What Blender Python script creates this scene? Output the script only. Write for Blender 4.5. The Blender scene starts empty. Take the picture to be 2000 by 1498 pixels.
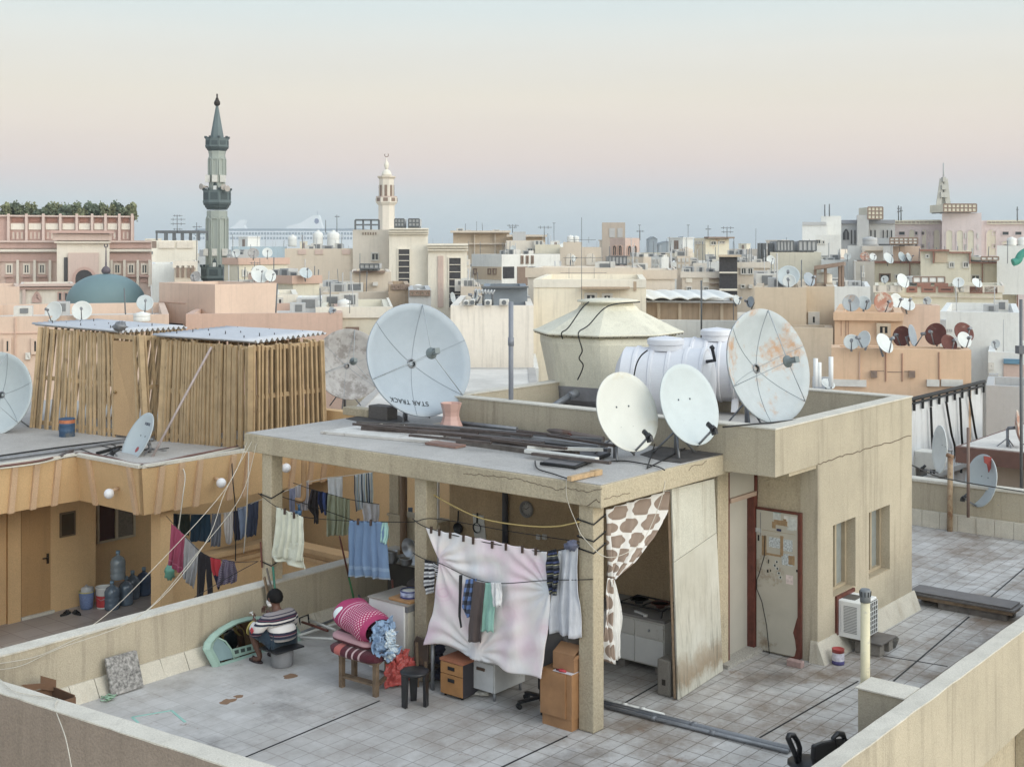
import bpy, bmesh, math, random
from mathutils import Vector as V, Matrix, noise as mn
random.seed(11)
sc = bpy.context.scene; COL = sc.collection
F = 2456.0; HX, HY, EYE = 1000.0, 480.0, 5.3
TH = math.atan(2011/2456.0)
U = V((math.sin(TH), math.cos(TH), 0)); W = V((-math.cos(TH), math.sin(TH), 0))
sin, cos, pi, rad = math.sin, math.cos, math.pi, math.radians
# ---- finding real places: a sight line met with a level, a depth or a wall plane ----
def G(px, py, z=0.0):
    Y = (EYE-z)*F/(py-HY); return V(((px-HX)/F*Y, Y, z))
def P(px, py, Y): return V(((px-HX)/F*Y, Y, EYE-(py-HY)/F*Y))
O = G(1159, 1433)
LF = Matrix(((U.x, W.x, 0, O.x), (U.y, W.y, 0, O.y), (0, 0, 1, 0), (0, 0, 0, 1)))
def L(a, b, z=0.0): return O + U*a + W*b + V((0, 0, z))
def PB(px, py, b):
    k = (px-HX)/F; Y = (b+O.x*W.x+O.y*W.y)/(k*W.x+W.y); return P(px, py, Y)
def PA(px, py, a):
    k = (px-HX)/F; Y = (a+O.x*U.x+O.y*U.y)/(k*U.x+U.y); return P(px, py, Y)
def loc(p):
    d = V(p)-O; return V((d.dot(U), d.dot(W), p[2]))
# ---- mesh collector ----
class MB:
    def __init__(s, M=None):
        s.v = []; s.f = []; s.mi = []; s.sm = []; s.M = M; s.k = 0; s.uv = None
    def P(s, p):
        p = V(p); s.v.append(s.M @ p if s.M else p); return len(s.v)-1
    def face(s, pts, sm=False, idx=False):
        ids = pts if idx else [s.P(p) for p in pts]
        s.f.append(ids); s.mi.append(s.k); s.sm.append(sm)
    def hexa(s, b, t):
        i = [s.P(p) for p in b]+[s.P(p) for p in t]; n = len(b)
        s.face(i[:n][::-1], idx=True); s.face(i[n:], idx=True)
        for j in range(n): s.face([i[j], i[(j+1) % n], i[n+(j+1) % n], i[n+j]], idx=True)
    def box(s, x0, x1, y0, y1, z0, z1):
        q = lambda z: [(x0, y0, z), (x1, y0, z), (x1, y1, z), (x0, y1, z)]
        s.hexa(q(z0), q(z1)); return s
    def prism(s, poly, d):
        d = V(d); s.hexa([V(p) for p in poly], [V(p)+d for p in poly]); return s
    def bar(s, p, q, w, h=None, up=(0, 0, 1)):
        p, q = V(p), V(q); h = h or w; d = (q-p).normalized(); up = V(up)
        if abs(d.dot(up)) > .98: up = V((1, 0, 0))
        x = d.cross(up).normalized()*w/2; y = x.cross(d).normalized()*h/2
        r = lambda c: [c-x-y, c+x-y, c+x+y, c-x+y]
        s.hexa(r(p), r(q)); return s
    def tube(s, pts, r, n=8, caps=True):
        pts = [V(p) for p in pts]; rings = []; m = len(pts)
        rr = r if isinstance(r, (list, tuple)) else [r]*m
        d0 = (pts[1]-pts[0]).normalized(); up = V((0, 0, 1)) if abs(d0.z) < .95 else V((1, 0, 0))
        x = d0.cross(up).normalized()
        for i, p in enumerate(pts):
            d = ((pts[min(i+1, m-1)]-pts[max(i-1, 0)])).normalized()
            x = (x-d*x.dot(d)).normalized(); y = d.cross(x)
            rings.append([s.P(p+(x*cos(2*pi*j/n)+y*sin(2*pi*j/n))*rr[i]) for j in range(n)])
        for a, b in zip(rings, rings[1:]):
            for j in range(n): s.face([a[j], a[(j+1) % n], b[(j+1) % n], b[j]], True, True)
        if caps: s.face(rings[0][::-1], idx=True); s.face(rings[-1], idx=True)
        return s
    def lathe(s, prof, n=24, c=(0, 0, 0), sm=True, ph=0.0, cap=True):
        c = V(c); rings = []
        for r, z in prof:
            rings.append([s.P(c+V((r*cos(2*pi*j/n+ph), r*sin(2*pi*j/n+ph), z))) for j in range(n)])
        for a, b in zip(rings, rings[1:]):
            for j in range(n): s.face([a[j], a[(j+1) % n], b[(j+1) % n], b[j]], sm, True)
        if cap: s.face(rings[0][::-1], idx=True); s.face(rings[-1], idx=True)
        return s
    def grid(s, fn, nu, nv, sm=True):
        ids = [[s.P(fn(i/nu, j/nv)) for i in range(nu+1)] for j in range(nv+1)]
        if s.uv is None: s.uv = {}
        for j in range(nv+1):
            for i in range(nu+1): s.uv[ids[j][i]] = (i/nu, j/nv)
        for j in range(nv):
            for i in range(nu): s.face([ids[j][i], ids[j][i+1], ids[j+1][i+1], ids[j+1][i]], sm, True)
        return s
    def blob(s, c, r, n=14, m=9, amp=0.0, sc=2.0, seed=0):
        c = V(c); r = V(r) if not isinstance(r, (int, float)) else V((r, r, r)); rings = []
        for j in range(1, m):
            t = pi*j/m; ring = []
            for i in range(n):
                d = V((sin(t)*cos(2*pi*i/n), sin(t)*sin(2*pi*i/n), cos(t)))
                k = 1+amp*mn.noise(d*sc+V((seed*7.1, seed*3.3, seed)))
                ring.append(s.P(c+V((d.x*r.x, d.y*r.y, d.z*r.z))*k))
            rings.append(ring)
        t0 = s.P(c+V((0, 0, r.z))); b0 = s.P(c-V((0, 0, r.z)))
        for i in range(n):
            s.face([t0, rings[0][i], rings[0][(i+1) % n]], True, True)
            s.face([b0, rings[-1][(i+1) % n], rings[-1][i]], True, True)
        for a, b in zip(rings, rings[1:]):
            for i in range(n): s.face([a[i], b[i], b[(i+1) % n], a[(i+1) % n]], True, True)
        return s
ORG = {}
def link(mb, name, mats, origin, thick=0.0, bevel=0.0, sub=0):
    me = bpy.data.meshes.new(name)
    me.from_pydata([v-origin for v in mb.v], [], mb.f)
    if not isinstance(mats, (list, tuple)): mats = [mats]
    for m in mats: me.materials.append(m)
    me.polygons.foreach_set('material_index', mb.mi); me.polygons.foreach_set('use_smooth', mb.sm)
    if mb.uv:
        ul = me.uv_layers.new(name='UVMap')
        for lp in me.loops:
            ul.data[lp.index].uv = mb.uv.get(lp.vertex_index, (0, 0))
    me.update()
    bm = bmesh.new(); bm.from_mesh(me)
    bmesh.ops.recalc_face_normals(bm, faces=bm.faces); bm.to_mesh(me); bm.free()
    o = bpy.data.objects.new(name, me); COL.objects.link(o)
    if thick:
        md = o.modifiers.new('s', 'SOLIDIFY'); md.thickness = thick; md.offset = 0
    if bevel:
        md = o.modifiers.new('b', 'BEVEL'); md.width = bevel; md.segments = 2; md.limit_method = 'ANGLE'; md.angle_limit = rad(40)
    if sub:
        md = o.modifiers.new('u', 'SUBSURF'); md.levels = sub; md.render_levels = sub
    return o
def tag(o, label, cat, group=None, kind=None):
    if label: o['label'] = label
    if cat: o['category'] = cat
    if group: o['group'] = group
    if kind: o['kind'] = kind
    return o
def thing(name, label, cat, at, group=None):
    o = bpy.data.objects.new(name, None); COL.objects.link(o); o.location = V(at); o.empty_display_size = .2
    ORG[o.name] = V(at); return tag(o, label, cat, group)
def part(mb, name, mats, parent, label=None, **k):
    o = link(mb, name, mats, ORG[parent.name], **k); o.parent = parent; ORG[o.name] = ORG[parent.name]
    if label: o['label'] = label
    return o
def solo(mb, name, mats, label, cat, group=None, kind=None, **k):
    lo = V((min(v.x for v in mb.v), min(v.y for v in mb.v), min(v.z for v in mb.v)))
    hi = V((max(v.x for v in mb.v), max(v.y for v in mb.v), max(v.z for v in mb.v)))
    at = V(((lo.x+hi.x)/2, (lo.y+hi.y)/2, lo.z))
    o = link(mb, name, mats, at, **k); o.location = at; ORG[o.name] = at
    return tag(o, label, cat, group, kind)
# ---- materials ----
def lin(c):
    f = lambda x: (x/255/12.92 if x/255 <= .04045 else ((x/255+.055)/1.055)**2.4)
    return tuple(f(x) for x in c)
def srgb(c, k=1.0):
    l = lin(c); g = .3*l[0]+.59*l[1]+.11*l[2]; d = .2
    return tuple(min(.9, (x*(1-d)+g*d)*k) for x in l)+(1,)
_m = {}
def nodes(name):
    m = bpy.data.materials.new(name); m.use_nodes = True; n = m.node_tree
    return m, n, n.nodes['Principled BSDF']
def N(nt, t, **k):
    n = nt.nodes.new(t)
    for a, b in k.items():
        if a in n.inputs: n.inputs[a].default_value = b
        else: setattr(n, a, b)
    return n
def ramp(nt, src, stops, interp='LINEAR'):
    r = nt.nodes.new('ShaderNodeValToRGB'); r.color_ramp.interpolation = interp
    el = r.color_ramp.elements
    while len(el) < len(stops): el.new(0.5)
    for e, (p, c) in zip(el, stops): e.position = p; e.color = c if len(c) == 4 else tuple(c)+(1,)
    nt.links.new(src, r.inputs[0]); return r.outputs[0]
def mixc(nt, f, a, b, mode='MIX'):
    x = nt.nodes.new('ShaderNodeMix'); x.data_type = 'RGBA'; x.blend_type = mode
    for s, i in ((f, 0), (a, 6), (b, 7)):
        if hasattr(s, 'is_linked') or isinstance(s, bpy.types.NodeSocket): nt.links.new(s, x.inputs[i])
        else: x.inputs[i].default_value = s
    return x.outputs[2]
def noise_fac(nt, scale, detail=4, rough=.6, stretch=None, seed=0.0, coord='Object', dist=0.0):
    tc = nt.nodes.new('ShaderNodeTexCoord'); mp = nt.nodes.new('ShaderNodeMapping')
    mp.inputs['Location'].default_value = (seed*3.7, seed*1.9, seed*5.3)
    if stretch: mp.inputs['Scale'].default_value = stretch
    nt.links.new(tc.outputs[coord], mp.inputs[0])
    t = N(nt, 'ShaderNodeTexNoise', Scale=scale, Detail=detail, Roughness=rough, Distortion=dist)
    nt.links.new(mp.outputs[0], t.inputs['Vector']); return t.outputs['Fac']
def bumpit(nt, bs, fac, strength=.3, distance=.01, prev=None):
    b = N(nt, 'ShaderNodeBump', Strength=strength, Distance=distance); nt.links.new(fac, b.inputs['Height'])
    if prev is not None: nt.links.new(prev, b.inputs['Normal'])
    nt.links.new(b.outputs[0], bs.inputs['Normal']); return b.outputs[0]
def plaster(name, c, k=1.0, amt=.14, scale=.8, bump=.35, fine=70, streak=.25, dirt=(88, 78, 66), rough=.92, dirtamt=.5, grain=.16):
    if name in _m: return _m[name]
    m, nt, bs = nodes(name); base = srgb(c, k)
    lo = tuple(x*(1-amt) for x in base[:3]); hi = tuple(min(.95, x*(1+amt)) for x in base[:3])
    c1 = ramp(nt, noise_fac(nt, scale, 6, .65), [(.3, lo), (.7, hi)])
    c2 = mixc(nt, ramp(nt, noise_fac(nt, 1.0, 5, .7, (6, 6, .35), 3), [(.52, (0, 0, 0)), (.8, (streak,)*3)]), c1, srgb(dirt, .9))
    c3 = mixc(nt, ramp(nt, noise_fac(nt, .35, 8, .7, None, 8), [(.56, (0, 0, 0)), (.75, (dirtamt*.5,)*3)]), c2, srgb(dirt, 1.2))
    g = noise_fac(nt, fine, 3, .6, None, 5)
    c4 = mixc(nt, 1.0, c3, ramp(nt, g, [(.3, (1-grain,)*3), (.7, (1+grain*.7,)*3)]), 'MULTIPLY')
    nt.links.new(c4, bs.inputs['Base Color']); bs.inputs['Roughness'].default_value = rough
    bs.inputs['Specular IOR Level'].default_value = .2
    if bump: bumpit(nt, bs, g, bump, .012)
    _m[name] = m; return m
def plain(name, c, k=1.0, rough=.6, metal=0.0, amt=.1, scale=6, bump=0.0, spec=.4, dirt=None, dscale=2.0, dlo=.55):
    if name in _m: return _m[name]
    m, nt, bs = nodes(name); base = srgb(c, k)
    col = ramp(nt, noise_fac(nt, scale, 5, .6), [(.3, tuple(x*(1-amt) for x in base[:3])), (.7, tuple(min(.95, x*(1+amt)) for x in base[:3]))])
    if dirt: col = mixc(nt, ramp(nt, noise_fac(nt, dscale, 8, .72, None, 4), [(dlo, (0, 0, 0)), (dlo+.1, (.8,)*3)]), col, srgb(dirt))
    nt.links.new(col, bs.inputs['Base Color'])
    bs.inputs['Roughness'].default_value = rough; bs.inputs['Metallic'].default_value = metal
    bs.inputs['Specular IOR Level'].default_value = spec
    if bump: bumpit(nt, bs, noise_fac(nt, scale*8, 4, .6), bump, .01)
    _m[name] = m; return m
def fabric(name, stops=None, c=None, axis=0, rep=1.0, k=1.0, rough=.9, kind='stripe', c2=None):
    """cloth: plain, striped or checked along its own UV"""
    if name in _m: return _m[name]
    m, nt, bs = nodes(name)
    tc = nt.nodes.new('ShaderNodeTexCoord'); sp = nt.nodes.new('ShaderNodeSeparateXYZ'); nt.links.new(tc.outputs['UV'], sp.inputs[0])
    def rp(i, r):
        a = N(nt, 'ShaderNodeMath', operation='MULTIPLY'); nt.links.new(sp.outputs[i], a.inputs[0]); a.inputs[1].default_value = r
        b = N(nt, 'ShaderNodeMath', operation='FRACT'); nt.links.new(a.outputs[0], b.inputs[0]); return b.outputs[0]
    if stops and kind == 'stripe':
        col = ramp(nt, rp(axis, rep), [(p, srgb(x, k)) for p, x in stops], 'CONSTANT')
    elif kind == 'check':
        f1 = ramp(nt, rp(0, rep), [(0, (0, 0, 0)), (.5, (1, 1, 1))], 'CONSTANT'); f2 = ramp(nt, rp(1, rep*2), [(0, (0, 0, 0)), (.5, (1, 1, 1))], 'CONSTANT')
        x = N(nt, 'ShaderNodeMath', operation='ADD'); nt.links.new(f1, x.inputs[0]); nt.links.new(f2, x.inputs[1])
        h = N(nt, 'ShaderNodeMath', operation='MULTIPLY'); nt.links.new(x.outputs[0], h.inputs[0]); h.inputs[1].default_value = .5
        col = ramp(nt, h.outputs[0], [(0, srgb(stops[0], k)), (.4, srgb(stops[1], k)), (.9, srgb(stops[2], k))], 'CONSTANT')
    else:
        b = srgb(c, k)
        col = ramp(nt, noise_fac(nt, 5, 5, .6), [(.3, tuple(x*.88 for x in b[:3])), (.7, tuple(min(.9, x*1.1) for x in b[:3]))])
    nt.links.new(col, bs.inputs['Base Color']); bs.inputs['Roughness'].default_value = rough
    bs.inputs['Specular IOR Level'].default_value = .15; bs.inputs['Sheen Weight'].default_value = .15
    g = noise_fac(nt, 9, 5, .7, (1, 1, .5), 2); bumpit(nt, bs, g, .5, .03)
    _m[name] = m; return m
# ================= camera, sky, light =================
cam = bpy.data.cameras.new('Camera'); co = bpy.data.objects.new('Camera', cam); COL.objects.link(co)
co.location = (0, 0, EYE); co.rotation_euler = (pi/2, 0, 0)
cam.lens = 36*F/2000; cam.sensor_width = 36; cam.shift_y = -(749-HY)/2000; cam.clip_end = 30000; cam.clip_start = .1
sc.camera = co
sc.view_settings.view_transform = 'Standard'; sc.view_settings.look = 'None'; sc.view_settings.exposure = 0.5; sc.view_settings.gamma = 1
SUN_AZ, SUN_EL = rad(128), rad(24)          # glow of the set sun, behind the camera to the right (azimuth clockwise from +Y)
wd = bpy.data.worlds.new('World'); sc.world = wd; wd.use_nodes = True; nt = wd.node_tree
bg = nt.nodes['Background']; bg.inputs['Strength'].default_value = 0.1
sky = nt.nodes.new('ShaderNodeTexSky'); sky.sky_type = 'NISHITA'; sky.sun_disc = False
sky.sun_elevation = rad(4); sky.sun_rotation = SUN_AZ; sky.dust_density = 2.5; sky.ozone_density = 2
tc = nt.nodes.new('ShaderNodeTexCoord'); sp = nt.nodes.new('ShaderNodeSeparateXYZ'); nt.links.new(tc.outputs['Generated'], sp.inputs[0])
HAZE = .00032
def sk(c, k=8.7): return tuple(x*k for x in lin(c))+(1,)
# dusk sky opposite the sunset by sine of elevation: slate shadow band, pink belt, cream, pale blue above
mr = N(nt, 'ShaderNodeMapRange'); nt.links.new(sp.outputs[2], mr.inputs[0]); mr.inputs[1].default_value = -.02; mr.inputs[2].default_value = .38
e = lambda s: (s+.02)/.40
col = ramp(nt, mr.outputs[0], [(e(-.02), sk((190, 206, 213))), (e(.012), sk((193, 207, 213))), (e(.034), sk((202, 210, 213))), (e(.052), sk((216, 207, 206))), (e(.067), sk((225, 210, 203))),
    (e(.088), sk((228, 215, 204))), (e(.118), sk((228, 220, 206))), (e(.15), sk((223, 221, 213))), (e(.185), sk((214, 223, 222))), (e(.25), sk((196, 212, 224))), (e(.37), sk((188, 204, 224)))], 'LINEAR')
cl = nt.nodes.new('ShaderNodeMapping'); cl.inputs['Scale'].default_value = (1.2, 1.2, 16); nt.links.new(tc.outputs['Generated'], cl.inputs[0])
cn = N(nt, 'ShaderNodeTexNoise', Scale=1.6, Detail=4, Roughness=.5); nt.links.new(cl.outputs[0], cn.inputs['Vector'])
col = mixc(nt, 1.0, col, ramp(nt, cn.outputs['Fac'], [(.3, (.975, .98, .985)), (.7, (1.025, 1.02, 1.015))]), 'MULTIPLY')
# brighter, warmer half of the sky on the sunset side
dp = N(nt, 'ShaderNodeVectorMath', operation='DOT_PRODUCT'); nt.links.new(tc.outputs['Generated'], dp.inputs[0])
dp.inputs[1].default_value = (sin(SUN_AZ)*cos(.3), cos(SUN_AZ)*cos(.3), sin(.3))
gl = ramp(nt, dp.outputs['Value'], [(.0, (1, 1, 1)), (.85, (3.2, 2.95, 2.5))])
gl.node.color_ramp.interpolation = 'EASE'
col = mixc(nt, 1.0, col, gl, 'MULTIPLY')
col = mixc(nt, .12, col, sky.outputs[0])
nt.links.new(col, bg.inputs['Color'])
sun = bpy.data.lights.new('Sun', 'SUN'); sun.energy = 0.7; sun.angle = rad(35); sun.color = (1, .93, .82)
so = bpy.data.objects.new('Sun', sun); COL.objects.link(so)
d = V((sin(SUN_AZ)*cos(SUN_EL), cos(SUN_AZ)*cos(SUN_EL), sin(SUN_EL)))
so.rotation_euler = d.to_track_quat('Z', 'Y').to_euler()
sc.cycles.max_bounces = 8; sc.cycles.diffuse_bounces = 6; sc.cycles.use_denoising = True; sc.cycles.volume_bounces = 0

# ================= materials of the near roof =================
STUC = plaster('beige_stucco', (188, 172, 142), .92, bump=.9, fine=42, amt=.14, scale=.5, dirtamt=.8, streak=.35)
STUC2 = plaster('beige_stucco_smooth', (192, 178, 152), .84, bump=.35, fine=70, amt=.14, scale=.5, streak=.5, dirtamt=.9)
KIT = plaster('kitchen_wall_stucco', (180, 152, 112), 1.05, bump=.8, fine=45, amt=.16, streak=.35)
CAP = plaster('worn_cement', (205, 198, 184), .95, bump=.3, fine=60, amt=.1, scale=2)
TAUPE = plaster('taupe_stucco', (150, 133, 118), .95, bump=.9, fine=40, amt=.1)
ROOFC = plaster('grey_roof_cement', (192, 187, 182), .8, bump=.2, fine=50, amt=.12, dirt=(120, 112, 104), scale=1.2)
MARB = plaster('marble_skirting', (205, 196, 178), .9, bump=.05, amt=.1, scale=3, dirt=(150, 120, 80), streak=.4)
REDW = plain('red_brown_wood', (104, 47, 32), .9, rough=.5, amt=.25, scale=12)
GREYP = plain('grey_paint_panel', (176, 170, 158), .9, amt=.06, scale=2)
GLASS = plain('dark_glass', (52, 60, 66), .8, rough=.12, amt=.15, scale=1.5, spec=.6)
DARK = plain('dark_interior', (52, 46, 40), .8, amt=.2)
BLACK = plain('black_rubber', (30, 30, 32), .9, rough=.6)
BLKP = plain('black_plastic', (34, 34, 38), .9, rough=.4, spec=.5)
STEEL = plain('brushed_steel', (170, 172, 174), .9, rough=.3, metal=.9, amt=.15)
GALV = plain('galvanised_pipe', (150, 152, 158), .7, rough=.45, metal=.3, amt=.2, scale=9)
WHITEP = plain('white_paint', (226, 226, 224), .95, rough=.4, amt=.05, scale=3)
WHITED = plain('dirty_white_paint', (214, 212, 206), .9, rough=.5, amt=.06, dirt=(140, 122, 98), dscale=3, dlo=.58)
WOOD = plain('weathered_wood', (128, 104, 78), .9, rough=.8, amt=.3, scale=9, bump=.3)
WOODG = plain('grey_weathered_wood', (112, 104, 98), .85, rough=.85, amt=.35, scale=7, bump=.3)
CARD = plain('cardboard', (170, 122, 76), .85, rough=.85, amt=.12)
WIREB = plain('black_cable', (26, 24, 24), .9, rough=.5)
WIREW = plain('white_cable', (206, 198, 182), .85, rough=.5)
CRACK = plain('crack_shadow_gap', (112, 96, 76), .8, rough=1)

# ================= the roof terrace floor =================
def tile_mat():
    m, nt, bs = nodes('terrace_tiles')
    tc = nt.nodes.new('ShaderNodeTexCoord')
    b = nt.nodes.new('ShaderNodeTexBrick'); nt.links.new(tc.outputs['Object'], b.inputs['Vector'])
    b.offset = 0; b.squash = 1
    b.inputs['Scale'].default_value = 1; b.inputs['Brick Width'].default_value = .255; b.inputs['Row Height'].default_value = .2
    b.inputs['Mortar Size'].default_value = .0075; b.inputs['Mortar Smooth'].default_value = .35; b.inputs['Bias'].default_value = 0
    b.inputs['Color1'].default_value = srgb((206, 203, 200), .78); b.inputs['Color2'].default_value = srgb((200, 196, 192), .76)
    sx = nt.nodes.new('ShaderNodeSeparateXYZ'); nt.links.new(tc.outputs['Object'], sx.inputs[0])
    # joints are worn away on the open left part of the terrace
    rightness = ramp(nt, N_map(nt, sx.outputs[1], 3.6, -.6), [(0, (0, 0, 0)), (1, (1, 1, 1))])
    wn = ramp(nt, noise_fac(nt, .9, 5, .7, None, 2), [(.35, (.0,)*3), (.62, (1,)*3)])
    jm = mixc(nt, rightness, mixc(nt, wn, srgb((203, 199, 195), .77), srgb((190, 185, 180), .73)), srgb((134, 128, 123), .85))
    nt.links.new(jm, b.inputs['Mortar'])
    c = mixc(nt, 1.0, b.outputs['Color'], ramp(nt, noise_fac(nt, 2.2, 7, .7, None, 6), [(.28, (.78, .77, .76)), (.68, (1.12, 1.12, 1.13))]), 'MULTIPLY')
    s1 = mixc(nt, rightness, ramp(nt, noise_fac(nt, .8, 9, .74, None, 9), [(.54, (0, 0, 0)), (.7, (.45,)*3)]), ramp(nt, noise_fac(nt, .9, 9, .74, None, 9), [(.43, (0, 0, 0)), (.64, (.85,)*3)]))
    c = mixc(nt, s1, c, srgb((122, 98, 72), .8))
    c = mixc(nt, ramp(nt, noise_fac(nt, 2.6, 8, .75, None, 14), [(.61, (0, 0, 0)), (.7, (.75,)*3)]), c, srgb((128, 92, 62), .85))
    c = mixc(nt, ramp(nt, noise_fac(nt, .45, 8, .72, None, 21), [(.56, (0, 0, 0)), (.68, (.5,)*3)]), c, srgb((84, 80, 80), .85))
    nt.links.new(c, bs.inputs['Base Color'])
    nt.links.new(ramp(nt, noise_fac(nt, 1.1, 4, .6, None, 4), [(.3, (.42,)*3), (.7, (.8,)*3)]), bs.inputs['Roughness'])
    bs.inputs['Specular IOR Level'].default_value = .35
    bumpit(nt, bs, noise_fac(nt, 22, 4, .6), .15, .006)
    return m
def N_map(nt, src, a, b):
    x = N(nt, 'ShaderNodeMapRange'); nt.links.new(src, x.inputs[0]); x.inputs[1].default_value = a; x.inputs[2].default_value = b; return x.outputs[0]
TILE = tile_mat()
mb = MB()
x0, x1, y0, y1 = -4.62, 12.2, -3.32, 5.24
mb.box(x0, x1, y0, y1, -.3, 0)
floor = link(mb, 'terrace_floor', TILE, V((0, 0, 0))); floor.matrix_world = LF; floor['kind'] = 'structure'
ORG[floor.name] = V((0, 0, 0))
def strip(p, q, w, z=.003):
    p, q = loc(p), loc(q); d = (q-p).normalized(); n = V((-d.y, d.x, 0))*w/2; m = MB()
    m.prism([V((*(p+n).xy, .0)), V((*(p-n).xy, .0)), V((*(q-n).xy, .0)), V((*(q+n).xy, .0))], (0, 0, z))
    o = link(m, 'expansion_joint', BLACK, V((0, 0, 0))); o.parent = floor
for a, b in (((475, 1480), (742, 1368)), ((975, 1500), (1108, 1437)), ((1484, 1440), (1676, 1330)), ((1745, 1330), (1893, 1204)), ((1722, 1280), (1851, 1301)), ((1205, 1381), (1285, 1335)), ((1930, 1170), (2000, 1110))):
    strip(G(*a), G(*b), .022)
# paint overspray marks and stains left on the floor
gp = plain('green_spray_paint', (140, 196, 182), .9, amt=.1)
mb = MB()
for a, b in (((258, 1392), (330, 1392)),): pass
def floor_mark(pts, w, mat, name):
    m = MB()
    for p, q in zip(pts, pts[1:]):
        p, q = loc(G(*p)), loc(G(*q)); d = (q-p).normalized(); n = V((-d.y, d.x, 0))*w/2
        m.prism([(p+n), (p-n), (q-n), (q+n)], (0, 0, .003))
    o = link(m, name, mat, V((0, 0, 0))); o.parent = floor
floor_mark([(270, 1411), (258, 1400), (335, 1387), (362, 1410)], .03, gp, 'paint_mark')
def stain(px, py, rx, mat, seed):
    c = loc(G(px, py)); m = MB(); pts = []
    for i in range(18):
        t = 2*pi*i/18; r = rx*(.75+.5*mn.noise(V((cos(t)*1.5, sin(t)*1.5, seed))))
        pts.append((c.x+cos(t)*r, c.y+sin(t)*r*.8, 0))
    m.prism(pts, (0, 0, .0025)); o = link(m, 'rust_stain', mat, V((0, 0, 0))); o.parent = floor
rs = plain('rust_stain', (150, 112, 78), .8, rough=.7, amt=.15)
stain(568, 1320, .13, rs, 1); stain(443, 1370, .13, rs, 4); stain(466, 1360, .08, rs, 5)
# the storeys under the terrace
mb = MB(LF); mb.box(-4.5, 12.6, -3.25, 5.2, -14, -.31)
apt = thing('apartment_block', 'taupe stucco block below the roof terrace at the lower edge', 'building', L(-4, 0, -14))
part(mb, 'wall', TAUPE, apt)

# ================= parapets of the terrace =================
mb = MB()
bl = [G(-60, 1312, .9), G(-60, 1333, .9)]
i0, i1 = G(0, 1328, .9), G(497, 1483, .9); o0, o1 = G(0, 1352, .9), G(450, 1498, .9)
ia, ib = i0-(i1-i0)*.5, i0+(i1-i0)*2.4; oa, ob = o0-(o1-o0)*.5, o0+(o1-o0)*2.4
t = thing('parapet_wall', 'taupe stucco parapet wall across the lower left corner with pale cap', 'wall', (ia+ob)/2-V((0, 0, 3)))
z = lambda p, h: V((p.x, p.y, h))
mb.hexa([z(oa, -3.5), z(ob, -3.5), z(ib, -3.5), z(ia, -3.5)], [z(oa, .885), z(ob, .885), z(ib, .885), z(ia, .885)])
part(mb, 'wall', TAUPE, t)
n = 60; mb = MB()
def wob(i, s): return .012*mn.noise(V((i*.35, s, 0)))+.008*mn.noise(V((i*1.3, s, 5)))
for i in range(n):
    f0, f1 = i/n, (i+1)/n; w = lambda f, k: V((0, 0, 0))
    a0, a1 = oa.lerp(ob, f0), oa.lerp(ob, f1); c0, c1 = ia.lerp(ib, f0), ia.lerp(ib, f1)
    dn = V((-.7, -.7, 0))
    mb.hexa([z(a0+dn*wob(i, 1), .886), z(a1+dn*wob(i+1, 1), .886), z(c1-dn*wob(i+1, 2), .886), z(c0-dn*wob(i, 2), .886)], [z(a0+dn*wob(i, 1), .9+wob(i, 7)*.4), z(a1+dn*wob(i+1, 1), .9+wob(i+1, 7)*.4), z(c1-dn*wob(i+1, 2), .9), z(c0-dn*wob(i, 2), .9)])
part(mb, 'cap', CAP, t)

t = thing('parapet_wall', 'low beige stucco wall with white marble skirting behind the seated man', 'wall', L(-1, 5.3, 0))
mb = MB(LF); mb.box(-6.5, 2.5, 5.25, 5.47, -1.3, .74); part(mb, 'wall', STUC2, t)
mb = MB(LF)
for i in range(40):
    a0, a1 = -6.5+i*.225, -6.5+(i+1)*.225
    h = lambda a, s: mn.noise(V((a*2.1, s, 0)))*.012
    mb.hexa([(a0, 5.24+h(a0, 1), .741), (a1, 5.24+h(a1, 1), .741), (a1, 5.48, .741), (a0, 5.48, .741)], [(a0, 5.24+h(a0, 1), .76+h(a0, 3)), (a1, 5.24+h(a1, 1), .76+h(a1, 3)), (a1, 5.48, .76), (a0, 5.48, .76)])
part(mb, 'cap', CAP, t)
mb = MB(LF); a = -4.4
while a < 2.4:
    w = random.uniform(.28, .36); mb.prism([(a, 5.1+random.uniform(-.008, .008), 0), (a, 5.249, 0), (a, 5.249, .2), (a, 5.22, .2)], (w-.008, 0, 0)); a += w
part(mb, 'skirting', MARB, t)

t = thing('parapet_wall', 'wide beige stucco parapet running up the lower right corner', 'wall', L(2, -3.4, 0))
mb = MB(LF); mb.box(-3, 9, -3.48, -3.31, -.1, .985); mb.box(-3, 9, -3.32, -3.31, -.1, .9)
mb.box(.5, .84, -3.308, -2.81, .0, .985); part(mb, 'wall', STUC2, t)
mb = MB(LF)
for i in range(60):
    a0, a1 = -3+i*.2, -3+(i+1)*.2; h = lambda a, s: mn.noise(V((a*2.3, s, 0)))*.014+mn.noise(V((a*7, s, 2)))*.006
    mb.hexa([(a0, -3.485+h(a0, 1), .986), (a1, -3.485+h(a1, 1), .986), (a1, -3.3+h(a1, 2), .986), (a0, -3.3+h(a0, 2), .986)], [(a0, -3.485+h(a0, 1), 1.0), (a1, -3.485+h(a1, 1), 1.0), (a1, -3.3+h(a1, 2), 1.0), (a0, -3.3+h(a0, 2), 1.0)])
mb.box(.48, .86, -3.285, -2.79, .986, 1.0)
part(mb, 'cap', CAP, t)
mb = MB(LF); mb.box(-3, 9, -3.34, -3.2, -3, -.11)
for k in range(4): mb.box(3.55-k*1.9, 3.75-k*1.9, -3.46, -3.345, -3, -.12)
part(mb, 'pilaster', STUC, t)

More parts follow.
